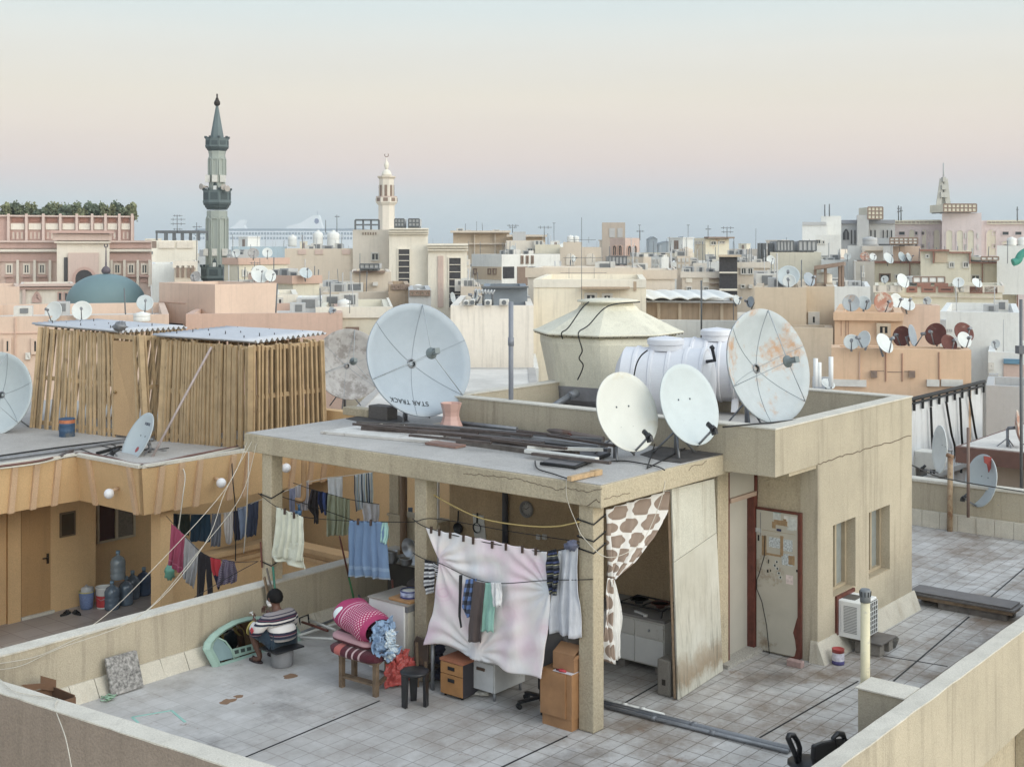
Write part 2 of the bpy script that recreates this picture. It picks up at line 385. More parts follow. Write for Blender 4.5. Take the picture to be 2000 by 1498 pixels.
far = 12.2
bt = loc(PA(1783, 940, far)).z
t = thing('parapet_wall', 'beige stucco wall with tile skirting at the far end of the terrace', 'wall', L(far, 0, 0))
mb = MB(LF); mb.box(far+.06, far+.3, -4.5, 5.2, -.3, bt); part(mb, 'wall', STUC2, t)
mb = MB(LF); mb.box(far+.03, far+.33, -4.5, 5.2, bt+.002, bt+.05); part(mb, 'cap', CAP, t)
mb = MB(LF); b = -3.3
while b < 5: mb.box(far-.04, far+.055, b, b+.33, .002, .3); b += .338
part(mb, 'skirting', MARB, t)

# ================= the house on the roof =================
BW = -.85
A0 = loc(PB(1597, 1000, BW)).x; A1 = loc(PB(1781, 1000, BW)).x
ZP0 = loc(PB(1515, 932, BW)).z; ZP1 = loc(PB(1513, 837, BW)).z; AP = loc(PB(1514, 880, BW)).x
house = thing('rooftop_house', 'beige stucco rooftop house with a flat canopy on square pillars', 'house', L(3, 1.5, 0))
mb = MB(LF)
def wr(px, py): q = loc(PB(px, py, BW)); return q.x, q.z
w1 = (*[wr(1627, 1100)[0], wr(1671, 1100)[0]], wr(1671, 1145)[1], wr(1671, 1009)[1])
w2 = (*[wr(1697, 1100)[0], wr(1738, 1100)[0]], wr(1738, 1112)[1], wr(1738, 985)[1])
T = .24
for a0, a1, z0, z1 in ((A0, w1[0], 0, ZP0), (w1[0], w1[1], 0, w1[2]), (w1[0], w1[1], w1[3], ZP0), (w1[1], w2[0], 0, ZP0), (w2[0], w2[1], 0, w2[2]), (w2[0], w2[1], w2[3], ZP0), (w2[1], A1, 0, ZP0)):
    mb.box(a0, a1, BW, BW+T, z0, z1)
part(mb, 'wall', STUC2, house)
mb = MB(LF)
mb.box(A0+.004, A0+.2, BW+T, .0, 0, ZP0-.003)         # wall the open door leans on
mb.box(2.66, 2.93, -.0, .2, 0, ZP0-.002)              # pier beside the doorway
mb.box(A1-.2, A1-.003, BW+T, 4.5, 0, ZP0); mb.box(2.95, A1, 4.3, 4.5, 0, ZP0)
part(mb, 'wall', STUC, house)
mb = MB(LF); mb.box(2.7, 2.9, .201, 4.55, 0, 2.466); part(mb, 'kitchen_wall', KIT, house)
mb = MB(LF); mb.box(2.5, 2.72, 4.56, 5.62, 0, 1.2); mb.box(2.46, 2.76, 4.56, 5.62, 1.202, 1.235); part(mb, 'sill_wall', STUC, house)
mb = MB(LF); mb.box(-.05, 2.9, -.14, 5.88, 2.47, 2.715); part(mb, 'canopy', STUC, house, bevel=.012)
mb = MB(LF); mb.box(-.03, 2.9, -.12, 5.86, 2.717, 2.724); cr = part(mb, 'canopy_top', ROOFC, house)
for a, b in ((0, 0), (0, 2.485), (0, 5.36), (2.5, 5.41)):
    mb = MB(LF); mb.box(a, a+.2, b, b+.2, (1.236 if a > 2 else 0), 2.469); part(mb, 'pillar', STUC, house, bevel=.012)
# parapet of the house roof
mb = MB(LF); pt = ZP1-.02
mb.box(AP, AP+.2, BW, 4.53, ZP0, pt); mb.box(AP+.2, A1, BW, BW+.2, ZP0, pt)
mb.box(A1-.2, A1, BW+.2, 4.33, ZP0, pt); mb.box(AP+.2, A1, 4.33, 4.53, ZP0, pt)
par = part(mb, 'parapet', STUC2, house)
mb = MB(LF); g = .012
for a0, a1, b0, b1 in ((AP-g, AP+.2+g, BW-g, 4.53+g), (AP+.2+g, A1+g, BW-g, BW+.2+g), (A1-.2-g, A1+g, BW+.2+g, 4.33-g), (AP+.2+g, A1+g, 4.33-g, 4.53+g)):
    mb.box(a0, a1, b0, b1, pt+.001, pt+.02)
part(mb, 'parapet_cap', CAP, house)
mb = MB(LF); mb.box(AP+.2, A1-.2, BW+.2, 4.33, ZP0, ZP0+.12); part(mb, 'roof', ROOFC, house)
mb = MB(LF); mb.box(A0, 2.95, BW+.02, 0.0, ZP0-.05, ZP0-.003); part(mb, 'soffit', STUC, house)
# skirting flaring out at the foot
mb = MB(LF); mb.prism([(A0-.05, BW-.12, 0), (A0-.05, BW-.001, 0), (A0-.05, BW-.001, .26), (A0-.05, BW-.02, .26)], (A1-A0+.1, 0, 0))
mb.prism([(A0-.12, BW+.02, 0), (A0+.002, BW+.02, 0), (A0+.002, BW+.02, .27), (A0-.02, BW+.02, .27)], (0, .0, 0)) if 0 else None
mb.prism([(A0-.06, BW-.01, 0), (A0+.002, BW-.01, 0), (A0+.002, BW-.01, .27), (A0-.02, BW-.01, .27)], (0, .1, 0))
part(mb, 'skirting', MARB, house)
# windows
for (a0, a1, z0, z1), k in ((w1, 0), (w2, 1)):
    bi = BW+.17; mb = MB(LF)
    fr = plain('beige_window_frame', (176, 158, 128), .85, amt=.08)
    mb.box(a0, a0+.05, bi-.04, bi+.05, z0, z1); mb.box(a1-.05, a1, bi-.04, bi+.05, z0, z1)
    mb.box(a0+.05, a1-.05, bi-.04, bi+.05, z1-.05, z1); mb.box(a0+.05, a1-.05, bi-.04, bi+.05, z0, z0+.05); m_ = (a0+a1)/2; mb.box(m_-.025, m_+.025, bi-.045, bi+.05, z0+.05, z1-.05)
    mb.box(a0+.01, a1-.01, BW+.01, bi-.04, z0-.001, z0+.012)
    wn = part(mb, 'window', fr, house)
    mb = MB(LF); mb.box(a0+.05, m_-.025, bi+.0, bi+.02, z0+.05, z1-.05); mb.box(m_+.025, a1-.05, bi+.012, bi+.03, z0+.05, z1-.05)
    part(mb, 'pane', plain('milky_pane', (170, 178, 176) if k == 0 else (150, 138, 120), .6, rough=.2, spec=.6), wn)
# doorway, transom, red jambs, and the open door
mb = MB(LF); mb.box(A0-.1, A0-.005, .0, .1, 0, 2.04); mb.box(2.935, 2.965, .0, .1, 0, ZP0-.06); mb.box(A0-.06, A0-.005, .0, .1, 2.04, ZP0-.06)
mb.box(2.965, A0-.06, .0, .1, ZP0-.1, ZP0-.06)
fr = part(mb, 'door_frame', REDW, house)
mb = MB(LF); mb.box(2.966, A0-.06, .02, .06, 2.09, ZP0-.1); part(mb, 'transom_panel', GREYP, house)
mb = MB(LF); mb.box(2.966, A0-.06, -.02, .08, 2.035, 2.09); part(mb, 'lintel', plain('pinkish_wood', (178, 150, 130), .85), house)
mb = MB(LF); mb.box(2.97, A0-.1, .1, .13, 0.03, 2.03); part(mb, 'inner_wall', GREYP, house)
mb = MB(LF); mb.box(2.75, A0-.02, -.1, .3, 0, .05)
spk = plain('terrazzo_threshold', (176, 170, 160), .8, amt=.5, scale=60); part(mb, 'threshold', spk, house)
dz = loc(PA(1470, 993, A0-.05)).z
DOORM = plain('soiled_door_panel', (188, 181, 165), .85, amt=.1, scale=2, dirt=(128, 106, 78), dscale=1.6, dlo=.55)
mb = MB(LF); mb.box(A0-.055, A0-.015, -.6, -.012, .03, dz)
door = part(mb, 'door', DOORM, house)
mb = MB(LF); mb.box(A0-.06, A0-.008, -.645, -.601, .02, dz+.03); mb.box(A0-.06, A0-.008, -.6, -.012, dz+.001, dz+.03)
part(mb, 'door_edge', REDW, door)
def dq(x0, y0, x1, y1, name, mat, pr=.002):
    p, q = loc(PA(x0, y0, A0-.055)), loc(PA(x1, y1, A0-.055)); m = MB(LF)
    m.box(A0-.0555-pr, A0-.0549, min(p.y, q.y), max(p.y, q.y), min(p.z, q.z), max(p.z, q.z)); return part(m, name, mat, door)
PAP1 = plain('faded_paper', (196, 200, 196), .9, amt=.2, scale=22); PAP2 = plain('brown_tape', (170, 136, 92), .8, amt=.25, scale=14)
PAP3 = plain('printed_notice', (188, 196, 200), .85, amt=.5, scale=50)
dq(1510, 1000, 1525, 1016, 'sticker', PAP1); dq(1540, 1012, 1556, 1036, 'sticker', PAP1); dq(1502, 1048, 1530, 1072, 'sticker', PAP3)
dq(1527, 1052, 1548, 1078, 'sticker', PAP3); dq(1535, 1122, 1549, 1142, 'sticker', plain('pink_white_sticker', (214, 196, 192), .9, amt=.2, scale=30))
dq(1487, 1034, 1553, 1044, 'tape', PAP2); dq(1488, 1045, 1497, 1085, 'tape', PAP2); dq(1497, 1079, 1526, 1088, 'tape', PAP2); dq(1524, 1046, 1530, 1086, 'tape', PAP2, .003); dq(1512, 1014, 1538, 1028, 'tape', PAP2)
for x, y in ((1514, 1094), (1510, 1101), (1515, 1107), (1518, 1116), (1521, 1124)): dq(x, y, x+6, y+6, 'number_sticker', PAP1, .003); dq(x+2, y+1, x+5, y+5, 'number_mark', BLACK, .004)
for x0, y0, x1, y1, mt, pr in ((1476, 1030, 1487, 1040, PAP1, .002), (1531, 1006, 1557, 1030, plain('torn_white_paper', (206, 204, 196), .9, amt=.25, scale=9), .0015), (1527, 1080, 1548, 1106, PAP3, .002), (1540, 1084, 1552, 1104, PAP2, .0025), (1499, 1044, 1531, 1049, PAP2, .0035), (1537, 1030, 1550, 1037, PAP1, .003), (1530, 1013, 1536, 1027, PAP2, .003), (1508, 1018, 1515, 1032, PAP2, .0022), (1500, 1092, 1502, 1100, BLACK, .002), (1504, 1112, 1506, 1116, BLACK, .002), (1498, 1112, 1501, 1118, BLACK, .002), (1480, 1044, 1483, 1056, BLACK, .002), (1555, 1112, 1562, 1118, BLACK, .003), (1485, 1000, 1486, 1046, GALV, .003), (1512, 1000, 1526, 1003, plain('teal_sticker', (110, 160, 160), .9), .003)):
    dq(x0, y0, x1, y1, 'sticker', mt, pr)
dq(1517, 1032, 1526, 1038, 'sticker', plain('navy_sticker', (44, 48, 92), .9), .003)
m = MB(LF); pk = [(1563, 1190), (1556, 1210), (1549, 1235), (1553, 1250), (1555, 1268), (1552, 1281), (1540, 1284), (1520, 1281), (1497, 1277), (1498, 1281), (1530, 1290), (1563, 1297)]
m.prism([loc(PA(x, y, A0-.0555)) for x, y in pk], (-.002, 0, 0)); part(m, 'peeled_patch', REDW, door)
m = MB(LF); m.tube([loc(PA(x, y, A0-.062)) for x, y in ((1494, 1045), (1493, 1085), (1482, 1122), (1478, 1132), (1478, 1150), (1488, 1175), (1497, 1220), (1503, 1278))], .005, 6); part(m, 'door_cable', WIREB, door)
# cracks in the concrete edge
def crack(pts, fn, nrm, w=.006):
    m = MB(); q = []
    for (xa, ya), (xb, yb) in zip(pts, pts[1:]):
        k = max(2, int(abs(xb-xa)/5))
        for i in range(k): q.append((xa+(xb-xa)*i/k, ya+(yb-ya)*i/k+random.uniform(-1.8, 1.8)))
    q.append(pts[-1])
    for a, b in zip(q, q[1:]):
        m.prism([fn(a[0], a[1]), fn(b[0], b[1]), fn(b[0], b[1])+V((0, 0, w)), fn(a[0], a[1])+V((0, 0, w))], nrm*.003)
    part(m, 'crack', CRACK, house)
fa = lambda x, y: PA(x, y, -.0505); fb = lambda x, y: PB(x, y, -.1405); fc = lambda x, y: PB(x, y, BW-.0005)
crack([(905, 925), (960, 930), (1010, 936), (1045, 945), (1090, 957), (1105, 953), (1150, 962), (1176, 955)], fa, -U)
crack([(1146, 990), (1165, 976), (1172, 982)], fa, -U, .01); crack([(1180, 975), (1200, 970), (1230, 963)], fb, -W)
crack([(1345, 918), (1356, 907), (1372, 908), (1380, 900)], fb, -W); crack([(1597, 908), (1640, 893), (1700, 876), (1779, 852)], fc, -W, .012)
# patches of weathered bitumen on the canopy
mb = MB(LF)
def patch(pts, h=.006):
    mb.prism([V((*loc(G(x, y, 2.725)).xy, 2.725)) for x, y in pts], (0, 0, h))
patch([(1250, 888), (1290, 872), (1380, 876), (1416, 886), (1330, 905), (1290, 900)]); patch([(675, 818), (720, 808), (780, 812), (800, 824), (720, 828)], .005); patch([(880, 822), (990, 832), (1160, 848), (1160, 856), (980, 842), (880, 832)], .004)
part(mb, 'bitumen_patch', plain('bitumen', (84, 78, 74), .85, rough=.9, amt=.35, scale=5), house)
# ================= helpers for cloth and lines =================
def polyat(pts, v):
    d = [0]
    for a, b in zip(pts, pts[1:]): d.append(d[-1]+math.hypot(b[0]-a[0], b[1]-a[1]))
    t = v*d[-1]
    for i in range(len(pts)-1):
        if t <= d[i+1]+1e-9:
            k = (t-d[i])/max(1e-9, d[i+1]-d[i]); return (pts[i][0]+(pts[i+1][0]-pts[i][0])*k, pts[i][1]+(pts[i+1][1]-pts[i][1])*k)
    return pts[-1]
def cloth_grid(mb, plane, left, right, amp, nf, nu, nv, seed, flare=.25, hem=.02, sag=0.0, pegs=0, pinch=None):
    n = None
    def fn(u, v):
        l, r = polyat(left, v), polyat(right, v)
        x, y = l[0]+(r[0]-l[0])*u, l[1]+(r[1]-l[1])*u
        w = plane(x, y, v)
        q = plane(x+3, y, v); tx = (q-w); tx.z = 0; nn = V((tx.y, -tx.x, 0)).normalized()
        if nn.y > 0: nn = -nn
        ph = u*nf*2*pi+1.3*mn.noise(V((u*3, v*1.6, seed)))*2
        k = flare+(1-flare)*v
        d = amp*k*(sin(ph)+.5*sin(ph*1.7+seed))+amp*1.2*mn.noise(V((u*2.2, v*2.5, seed+9)))*v+.22*amp*mn.noise(V((u*nf*2.3, v*7, seed+21)))+.3*amp*abs(mn.noise(V(((u+v*.6)*5, (v-u*.4)*3, seed+31))))
        if pinch:
            for pu, pv, a_ in ((pinch[0], pinch[1], .03), (1.0, .3, .02), (.42, .95, .022)):
                hy = math.hypot(u-pu, (v-pv)*1.2); d += a_*sin(math.atan2(v-pv, u-pu)*15+3*mn.noise(V((u*3, v*3, 7))))*math.exp(-2.6*hy)*min(1, hy*6)
            d += .05*mn.noise(V((u*1.6+3, v*2.1, 5)))*v
        z = hem*v*v*mn.noise(V((u*3.1, seed*2.0, 4)))-sag*sin(pi*u)*(1-v)-(.010*abs(sin(pegs*pi*u))*(1-v)**4 if pegs else 0)
        return w+nn*d+V((0, 0, z))
    mb.grid(fn, nu, nv)
def drape(name, label, cat, plane, left, right, mat, amp=.025, nf=4, nu=36, nv=22, group=None, seed=None, thick=.008, hem=.03, sag=0.0, extra=None, flare=.25, pegs=0, pinch=None):
    seed = len(bpy.data.objects)*.37 if seed is None else seed
    mb = MB(); cloth_grid(mb, plane, left, right, amp, nf, nu, nv, seed, flare, hem, sag, pegs, pinch)
    for l, r in (extra or []): cloth_grid(mb, plane, l, r, amp, max(1, nf//2), max(8, nu//2), nv, seed+3, flare, hem)
    return solo(mb, name, mat, label, cat, group, thick=thick)
A_ = lambda a, k=0.0: (lambda x, y, v=0: PA(x, y, a+k*v))
Y_ = lambda Y, k=0.0: (lambda x, y, v=0: P(x, y, Y+k*v))
def smooth(pts, n=6):
    out = []; m = len(pts)
    for i in range(m-1):
        p0, p1, p2, p3 = pts[max(i-1, 0)], pts[i], pts[i+1], pts[min(i+2, m-1)]
        for k in range(n):
            t = k/n; out.append(.5*((2*p1)+(p2-p0)*t+(2*p0-5*p1+4*p2-p3)*t*t+(3*p1-p0-3*p2+p3)*t*t*t))
    return out+[pts[-1]]
def line(name, label, cat, pts, r, mat, group=None, n=5):
    mb = MB(); mb.tube(smooth([V(p) for p in pts]), r, n); return solo(mb, name, mat, label, cat, group)
def qbox(mb, p, a0, a1, b0, b1, z0, z1):
    mb.box(p[0]+a0, p[0]+a1, p[1]+b0, p[1]+b1, z0, z1)
# ---- cloth materials ----
def rose_mat():
    m, nt, bs = nodes('rose_print_sheet')
    tc = nt.nodes.new('ShaderNodeTexCoord'); mp = nt.nodes.new('ShaderNodeMapping'); mp.inputs['Scale'].default_value = (3.6, 4.0, 1); nt.links.new(tc.outputs['UV'], mp.inputs[0])
    v = nt.nodes.new('ShaderNodeTexVoronoi'); v.inputs['Scale'].default_value = 1.0; v.inputs['Randomness'].default_value = .7; nt.links.new(mp.outputs[0], v.inputs['Vector'])
    m1 = N(nt, 'ShaderNodeMath', operation='MULTIPLY'); nt.links.new(v.outputs['Distance'], m1.inputs[0]); m1.inputs[1].default_value = 48
    s = N(nt, 'ShaderNodeMath', operation='SINE'); nt.links.new(m1.outputs[0], s.inputs[0])
    rings = ramp(nt, s.outputs[0], [(-.2 if 0 else .0, (.02,)*3), (.95, (.3,)*3)])
    mask = ramp(nt, v.outputs['Distance'], [(.15, (1,)*3), (.5, (0,)*3)])
    k = mixc(nt, 1.0, rings, mask, 'MULTIPLY'); k2 = mixc(nt, 1.0, k, ramp(nt, noise_fac(nt, 1.6, 3, .5, None, 3), [(.35, (.2,)*3), (.65, (1,)*3)]), 'MULTIPLY')
    soft = mixc(nt, 1.0, mask, (.55, .55, .55, 1), 'MULTIPLY')
    base = ramp(nt, noise_fac(nt, 1.4, 4, .5, None, 7), [(.3, srgb((206, 212, 220), 1.0)), (.5, srgb((222, 214, 212), 1.0)), (.7, srgb((226, 196, 210), 1.0))])
    c = mixc(nt, k2, mixc(nt, soft, base, srgb((224, 186, 204), 1.0)), srgb((206, 138, 176), 1.0))
    nt.links.new(c, bs.inputs['Base Color']); bs.inputs['Roughness'].default_value = .9; bs.inputs['Specular IOR Level'].default_value = .1
    bumpit(nt, bs, noise_fac(nt, 5, 4, .6, (1, 1, .4), 2), .5, .03); return m
def dots_mat():
    m, nt, bs = nodes('brown_dot_curtain')
    tc = nt.nodes.new('ShaderNodeTexCoord'); sx = nt.nodes.new('ShaderNodeSeparateXYZ'); nt.links.new(tc.outputs['UV'], sx.inputs[0])
    def M_(op, a, b=None, c=None):
        x = nt.nodes.new('ShaderNodeMath'); x.operation = op
        for i, v in enumerate((a, b, c)):
            if v is None: continue
            if isinstance(v, (int, float)): x.inputs[i].default_value = v
            else: nt.links.new(v, x.inputs[i])
        return x.outputs[0]
    vy = M_('MULTIPLY', sx.outputs[1], 5.2); x = M_('ADD', M_('MULTIPLY', sx.outputs[0], 2.6), M_('MULTIPLY', M_('FLOOR', vy), .45))
    fx = M_('SUBTRACT', M_('FRACT', x), .5); fy = M_('SUBTRACT', M_('FRACT', vy), .5); d = M_('SQRT', M_('ADD', M_('MULTIPLY', fx, fx), M_('MULTIPLY', fy, fy)))
    c = ramp(nt, d, [(0, srgb((150, 128, 112), .88)), (.3, srgb((144, 122, 106), .88)), (.462, srgb((216, 212, 208), .95))], 'CONSTANT')
    nt.links.new(c, bs.inputs['Base Color']); bs.inputs['Roughness'].default_value = .9; return m
ROSE, DOTS = rose_mat(), dots_mat()
bw = fabric('black_white_stripe_cloth', [(0, (40, 40, 46)), (.33, (205, 205, 208)), (.55, (120, 120, 126)), (.8, (200, 200, 204))], axis=1, rep=4)
navy = fabric('navy_yellow_stripe_cloth', [(0, (30, 32, 40)), (.3, (62, 72, 110)), (.5, (28, 28, 34)), (.66, (176, 172, 130)), (.72, (70, 72, 80))], axis=1, rep=5)
chk = fabric('blue_grey_check_cloth', [(96, 128, 188), (74, 82, 104), (50, 50, 56)], kind='check', rep=2.2)
# ---- washing on the lines between the pillars ----
drape('bed_sheet', 'large pale sheet with faded pink roses pegged between the two front pillars', 'sheet', A_(-.05, -.13),
      [(834, 1030), (858, 1092), (852, 1140), (843, 1200), (829, 1258)], [(1069, 1077), (1070, 1132), (1075, 1160), (1068, 1240), (1060, 1324)], ROSE, pegs=9, amp=.017, nf=3, nu=110, nv=80, seed=2.2, hem=.12, flare=.3, pinch=(0, .28))
drape('bed_sheet', 'plain grey-white sheet hanging beside the nearest pillar', 'sheet', A_(-.04, -.04), [(1091, 1076), (1080, 1130), (1074, 1190), (1074, 1237)], [(1128, 1066), (1129, 1130), (1132, 1180), (1133, 1246)], fabric('grey_white_cotton', c=(190, 192, 200)), amp=.03, nf=3, seed=5)
drape('shirt', 'navy striped shirt with thin yellow lines hung over the sheet corner', 'shirt', A_(-.11), [(1072, 1075), (1066, 1100), (1071, 1140), (1077, 1160)], [(1086, 1072), (1092, 1100), (1091, 1135), (1083, 1163)], navy, amp=.03, nf=2, nu=14)
drape('shirt', 'black white and grey striped shirt on the line beside the middle pillar', 'shirt', A_(-.08), [(830, 1093), (827, 1120), (831, 1146), (834, 1160)], [(846, 1096), (849, 1125), (848, 1150), (848, 1155)], bw, amp=.025, nf=2, nu=14,
      extra=[([(846, 1096), (850, 1115), (856, 1130)], [(860, 1105), (861, 1118), (858, 1134)])])
drape('belt', 'black leather belt dangling from the line before the rose sheet', 'belt', A_(-.2), [(897, 1123), (896, 1160), (896, 1203), (900, 1226)], [(903, 1122), (901, 1160), (900, 1203), (903, 1224)], BLKP, amp=.006, nf=1, nu=4, hem=0)
drape('shirt', 'blue and grey checked shirt before the rose sheet', 'shirt', A_(-.2), [(911, 1131), (904, 1165), (904, 1185), (912, 1202)], [(931, 1130), (929, 1155), (924, 1180), (918, 1205)], chk, amp=.03, nf=2, nu=16)
drape('trousers', 'dark brown trousers folded over the line before the rose sheet', 'trousers', A_(-.23), [(926, 1134), (922, 1180), (917, 1220), (915, 1252)], [(947, 1138), (944, 1180), (941, 1220), (938, 1255)], fabric('brown_twill', c=(88, 76, 74)), amp=.02, nf=1, nu=16)
drape('shorts', 'mint green shorts hanging before the rose sheet', 'shorts', A_(-.21), [(947, 1138), (945, 1180), (940, 1231)], [(964, 1138), (966, 1180), (963, 1237)], fabric('mint_cotton', c=(134, 186, 172)), amp=.022, nf=2, nu=16)
drape('cloth', 'small white rag knotted on the line beside the mint shorts', 'cloth', A_(-.23), [(959, 1137), (962, 1155), (966, 1180)], [(978, 1138), (979, 1165), (978, 1186)], fabric('white_rag', c=(212, 212, 214)), amp=.03, nf=2, nu=14)
mb = MB(); mb.blob(PA(1117, 1065, -.06), (.07, .06, .055), amp=.7, sc=3, seed=3, n=18, m=12); solo(mb, 'cloth', fabric('blue_grey_rag', c=(96, 100, 124)), 'crumpled blue grey rag stuffed on the line at the nearest pillar', 'cloth')
drape('towel', 'pale cream towel on the line beside the left corner pillar', 'towel', A_(-.03, -.02), [(541, 990), (538, 1040), (531, 1087)], [(592, 1009), (593, 1060), (593, 1096)], fabric('cream_terry', c=(204, 204, 184)), amp=.03, nf=5, seed=1.1,
      extra=[([(536, 1060), (533, 1085), (534, 1094)], [(592, 1060), (594, 1090), (596, 1112)])])
drape('towel', 'blue towel with a woven band hanging above the brooms', 'towel', A_(-.03, -.02), [(683, 1016), (681, 1070), (679, 1124)], [(747, 1019), (755, 1075), (760, 1132)],
      fabric('blue_terry', [(0, (100, 128, 164)), (.80, (122, 148, 178)), (.86, (104, 132, 166)), (.97, (150, 170, 190))], axis=1, rep=1.0), amp=.03, nf=5, seed=3.3)
drape('plastic_bag', 'thin turquoise plastic bag hanging beside the blue towel', 'bag', A_(-.02), [(748, 1020), (746, 1045), (747, 1058)], [(757, 1020), (758, 1042), (757, 1060)], fabric('turquoise_film', c=(146, 190, 184)), amp=.03, nf=2, nu=12)
yp = Y_(19.0); yq = Y_(20.0)
drape('towel', 'sage green towel on the rear line between pillars', 'towel', yp, [(640, 964), (639, 1000), (638, 1046)], [(683, 975), (683, 1010), (680, 1044)], fabric('sage_terry', c=(158, 164, 136)), amp=.03, nf=4)
drape('jacket', 'dark brown jacket hung upside down on the rear line', 'jacket', yp, [(608, 956), (603, 975), (601, 990), (612, 1005), (613, 1020)], [(623, 959), (622, 985), (623, 1000), (622, 1010), (622, 1022)], fabric('dark_brown_cloth', c=(54, 46, 48)), amp=.04, nf=2, nu=16)
drape('jacket', 'navy jacket with a blue lining on the rear line', 'jacket', yp, [(622, 958), (621, 980), (627, 998)], [(641, 963), (641, 990), (639, 1006)], fabric('navy_blue_cloth', [(0, (40, 48, 84)), (.45, (66, 88, 148)), (.75, (38, 42, 66))], axis=0), amp=.04, nf=2, nu=16)
drape('towel', 'small white towel on the far line at the yellow wall', 'towel', yq, [(640, 934), (641, 950), (642, 975)], [(669, 931), (669, 950), (668, 975)], fabric('white_terry', c=(206, 208, 210)), amp=.02, nf=3, nu=18)
drape('towel', 'long towel with blue black and cream stripes on the far line', 'towel', yq, [(692, 928), (692, 960), (696, 998)], [(728, 922), (729, 960), (729, 984)], fabric('multi_stripe', [(0, (60, 66, 84)), (.12, (196, 200, 200)), (.35, (150, 172, 190)), (.5, (206, 204, 180)), (.62, (48, 50, 58)), (.72, (200, 204, 206)), (.9, (120, 140, 160))], axis=0, rep=2.6), amp=.025, nf=4)
drape('shirt', 'white undershirt on the rear line beside the striped towel', 'shirt', yp, [(709, 981), (708, 1000), (711, 1018)], [(741, 985), (741, 1000), (739, 1019)], fabric('white_jersey', c=(206, 206, 214)), amp=.03, nf=3, nu=18)
drape('towel', 'magenta cloth glimpsed between the rear pillars', 'cloth', yq, [(774, 990), (774, 1015), (775, 1032)], [(779, 990), (779, 1015), (781, 1040)], fabric('magenta_cloth', c=(150, 44, 92)), amp=.01, nf=1, nu=6)
drape('trousers', 'grey blue trousers glimpsed behind the brown drain pipe', 'trousers', yq, [(797, 991), (797, 1020), (796, 1046)], [(806, 991), (806, 1020), (806, 1048)], fabric('grey_blue_cloth', c=(92, 104, 120)), amp=.01, nf=1, nu=8)
lg = 'clotheslines'
line('clothesline', 'black clothesline sagging from the left corner pillar over cream and blue towels', 'line', [PA(504, 963, -.06), PA(541, 990, -.03), PA(592, 1009, -.03), PA(680, 1017, -.03), PA(750, 1019, -.03), PA(806, 1019, -.04), PA(852, 1013, -.04), PA(1000, 1038, -.03), PA(1132, 1058, -.02)], .0052, WIREB, lg)
line('clothesline', 'black clothesline along the pegged top of the rose sheet', 'line', [PA(806, 1013, -.04), PA(834, 1030, -.05), PA(920, 1053, -.05), PA(1000, 1068, -.05), PA(1070, 1077, -.05), PA(1132, 1064, -.05)], .006, WIREB, lg)
line('clothesline', 'black clothesline crossing in front of the rose sheet', 'line', [PA(807, 1080, -.03), PA(830, 1092, -.08), PA(862, 1101, -.16), PA(920, 1128, -.2), PA(975, 1139, -.2), PA(1068, 1133, -.15), PA(1130, 1132, -.04), PA(1158, 1131, -.03)], .0052, WIREB, lg)
line('clothesline', 'thin black line running behind the left corner pillar to the sage towel', 'line', [PA(540, 967, .22), P(600, 985, 17.8), P(690, 1016, 17.6)], .006, WIREB, lg)
line('clothesline', 'rear line carrying the jackets and sage towel', 'line', [P(573, 943, 19.4), P(608, 955, 19), P(640, 964, 19), P(683, 975, 19), P(741, 985, 19)], .006, WIREB, lg)
line('clothesline', 'pale far line carrying the white and striped towels', 'line', [P(600, 942, 20.3), P(640, 933, 20), P(670, 930, 20), P(730, 922, 20)], .006, WIREW, lg)
line('cord', 'yellow cord sagging below the canopy between two pillars', 'cord', [PA(832, 957, .15), PA(880, 985, .12), PA(940, 1012, .1), PA(1020, 1026, .1), PA(1085, 1028, .05), PA(1131, 1019, -.02)], .009, plain('yellow_cord', (196, 168, 88), .95))
# wires wound round the pillars
def wrap(px, a, b, y, lbl, w=.2):
    p = loc(PA(px, y, a)); m = MB(LF); z = p.z; e = .012
    m.tube([(a-e, b+w+e, z+.01), (a-e, b-e, z-.02), (a+w+e, b-e, z+.05), (a+w+e, b+w+e, z+.02), (a-e, b+w+e, z+.01)], .009, 5)
    solo(m, 'wire_tie', WIREB, lbl, 'wire', 'wires tied round the pillars')
wrap(1140, 0, 0, 1050, 'black wire tied round the nearest pillar at the level of the upper line')
wrap(1140, 0, 0, 1073, 'doubled black wire tied round the nearest pillar below the upper line'); wrap(1140, 0, 0, 1017, 'thin wire tied high round the nearest pillar at the yellow cord')
wrap(520, 0, 5.36, 968, 'black wire tied round the upper left corner pillar'); wrap(520, 0, 5.36, 1099, 'black wire tied low round the left corner pillar')
mb = MB()
PEG = plain('brown_peg', (78, 56, 44), .8)
for i, (x, y, a) in enumerate(((842, 1033, -.07), (858, 1038, -.07), (879, 1043, -.07), (905, 1049, -.07), (924, 1054, -.07), (961, 1062, -.07), (988, 1066, -.07), (1020, 1071, -.07), (1046, 1075, -.07), (556, 997, -.06), (574, 1005, -.06), (699, 1017, -.06), (724, 1019, -.06))):
    m = MB(); p = PA(x, y, a); m.bar(p+V((0, 0, .03)), p-V((0, 0, .05)), .018, .03); m.bar(p+V((.012, 0, .03)), p+V((.004, -.02, -.045)), .01, .02)
    at = ('first', 'second', 'third', 'fourth', 'fifth', 'sixth', 'seventh', 'eighth', 'ninth')
    solo(m, 'clothes_peg', PEG, (at[i]+' peg from the left on the top edge of the rose sheet') if i < 9 else ('left peg on the cream towel', 'right peg on the cream towel', 'left peg on the blue towel', 'right peg on the blue towel')[i-9], 'peg', 'clothes pegs on the lines')
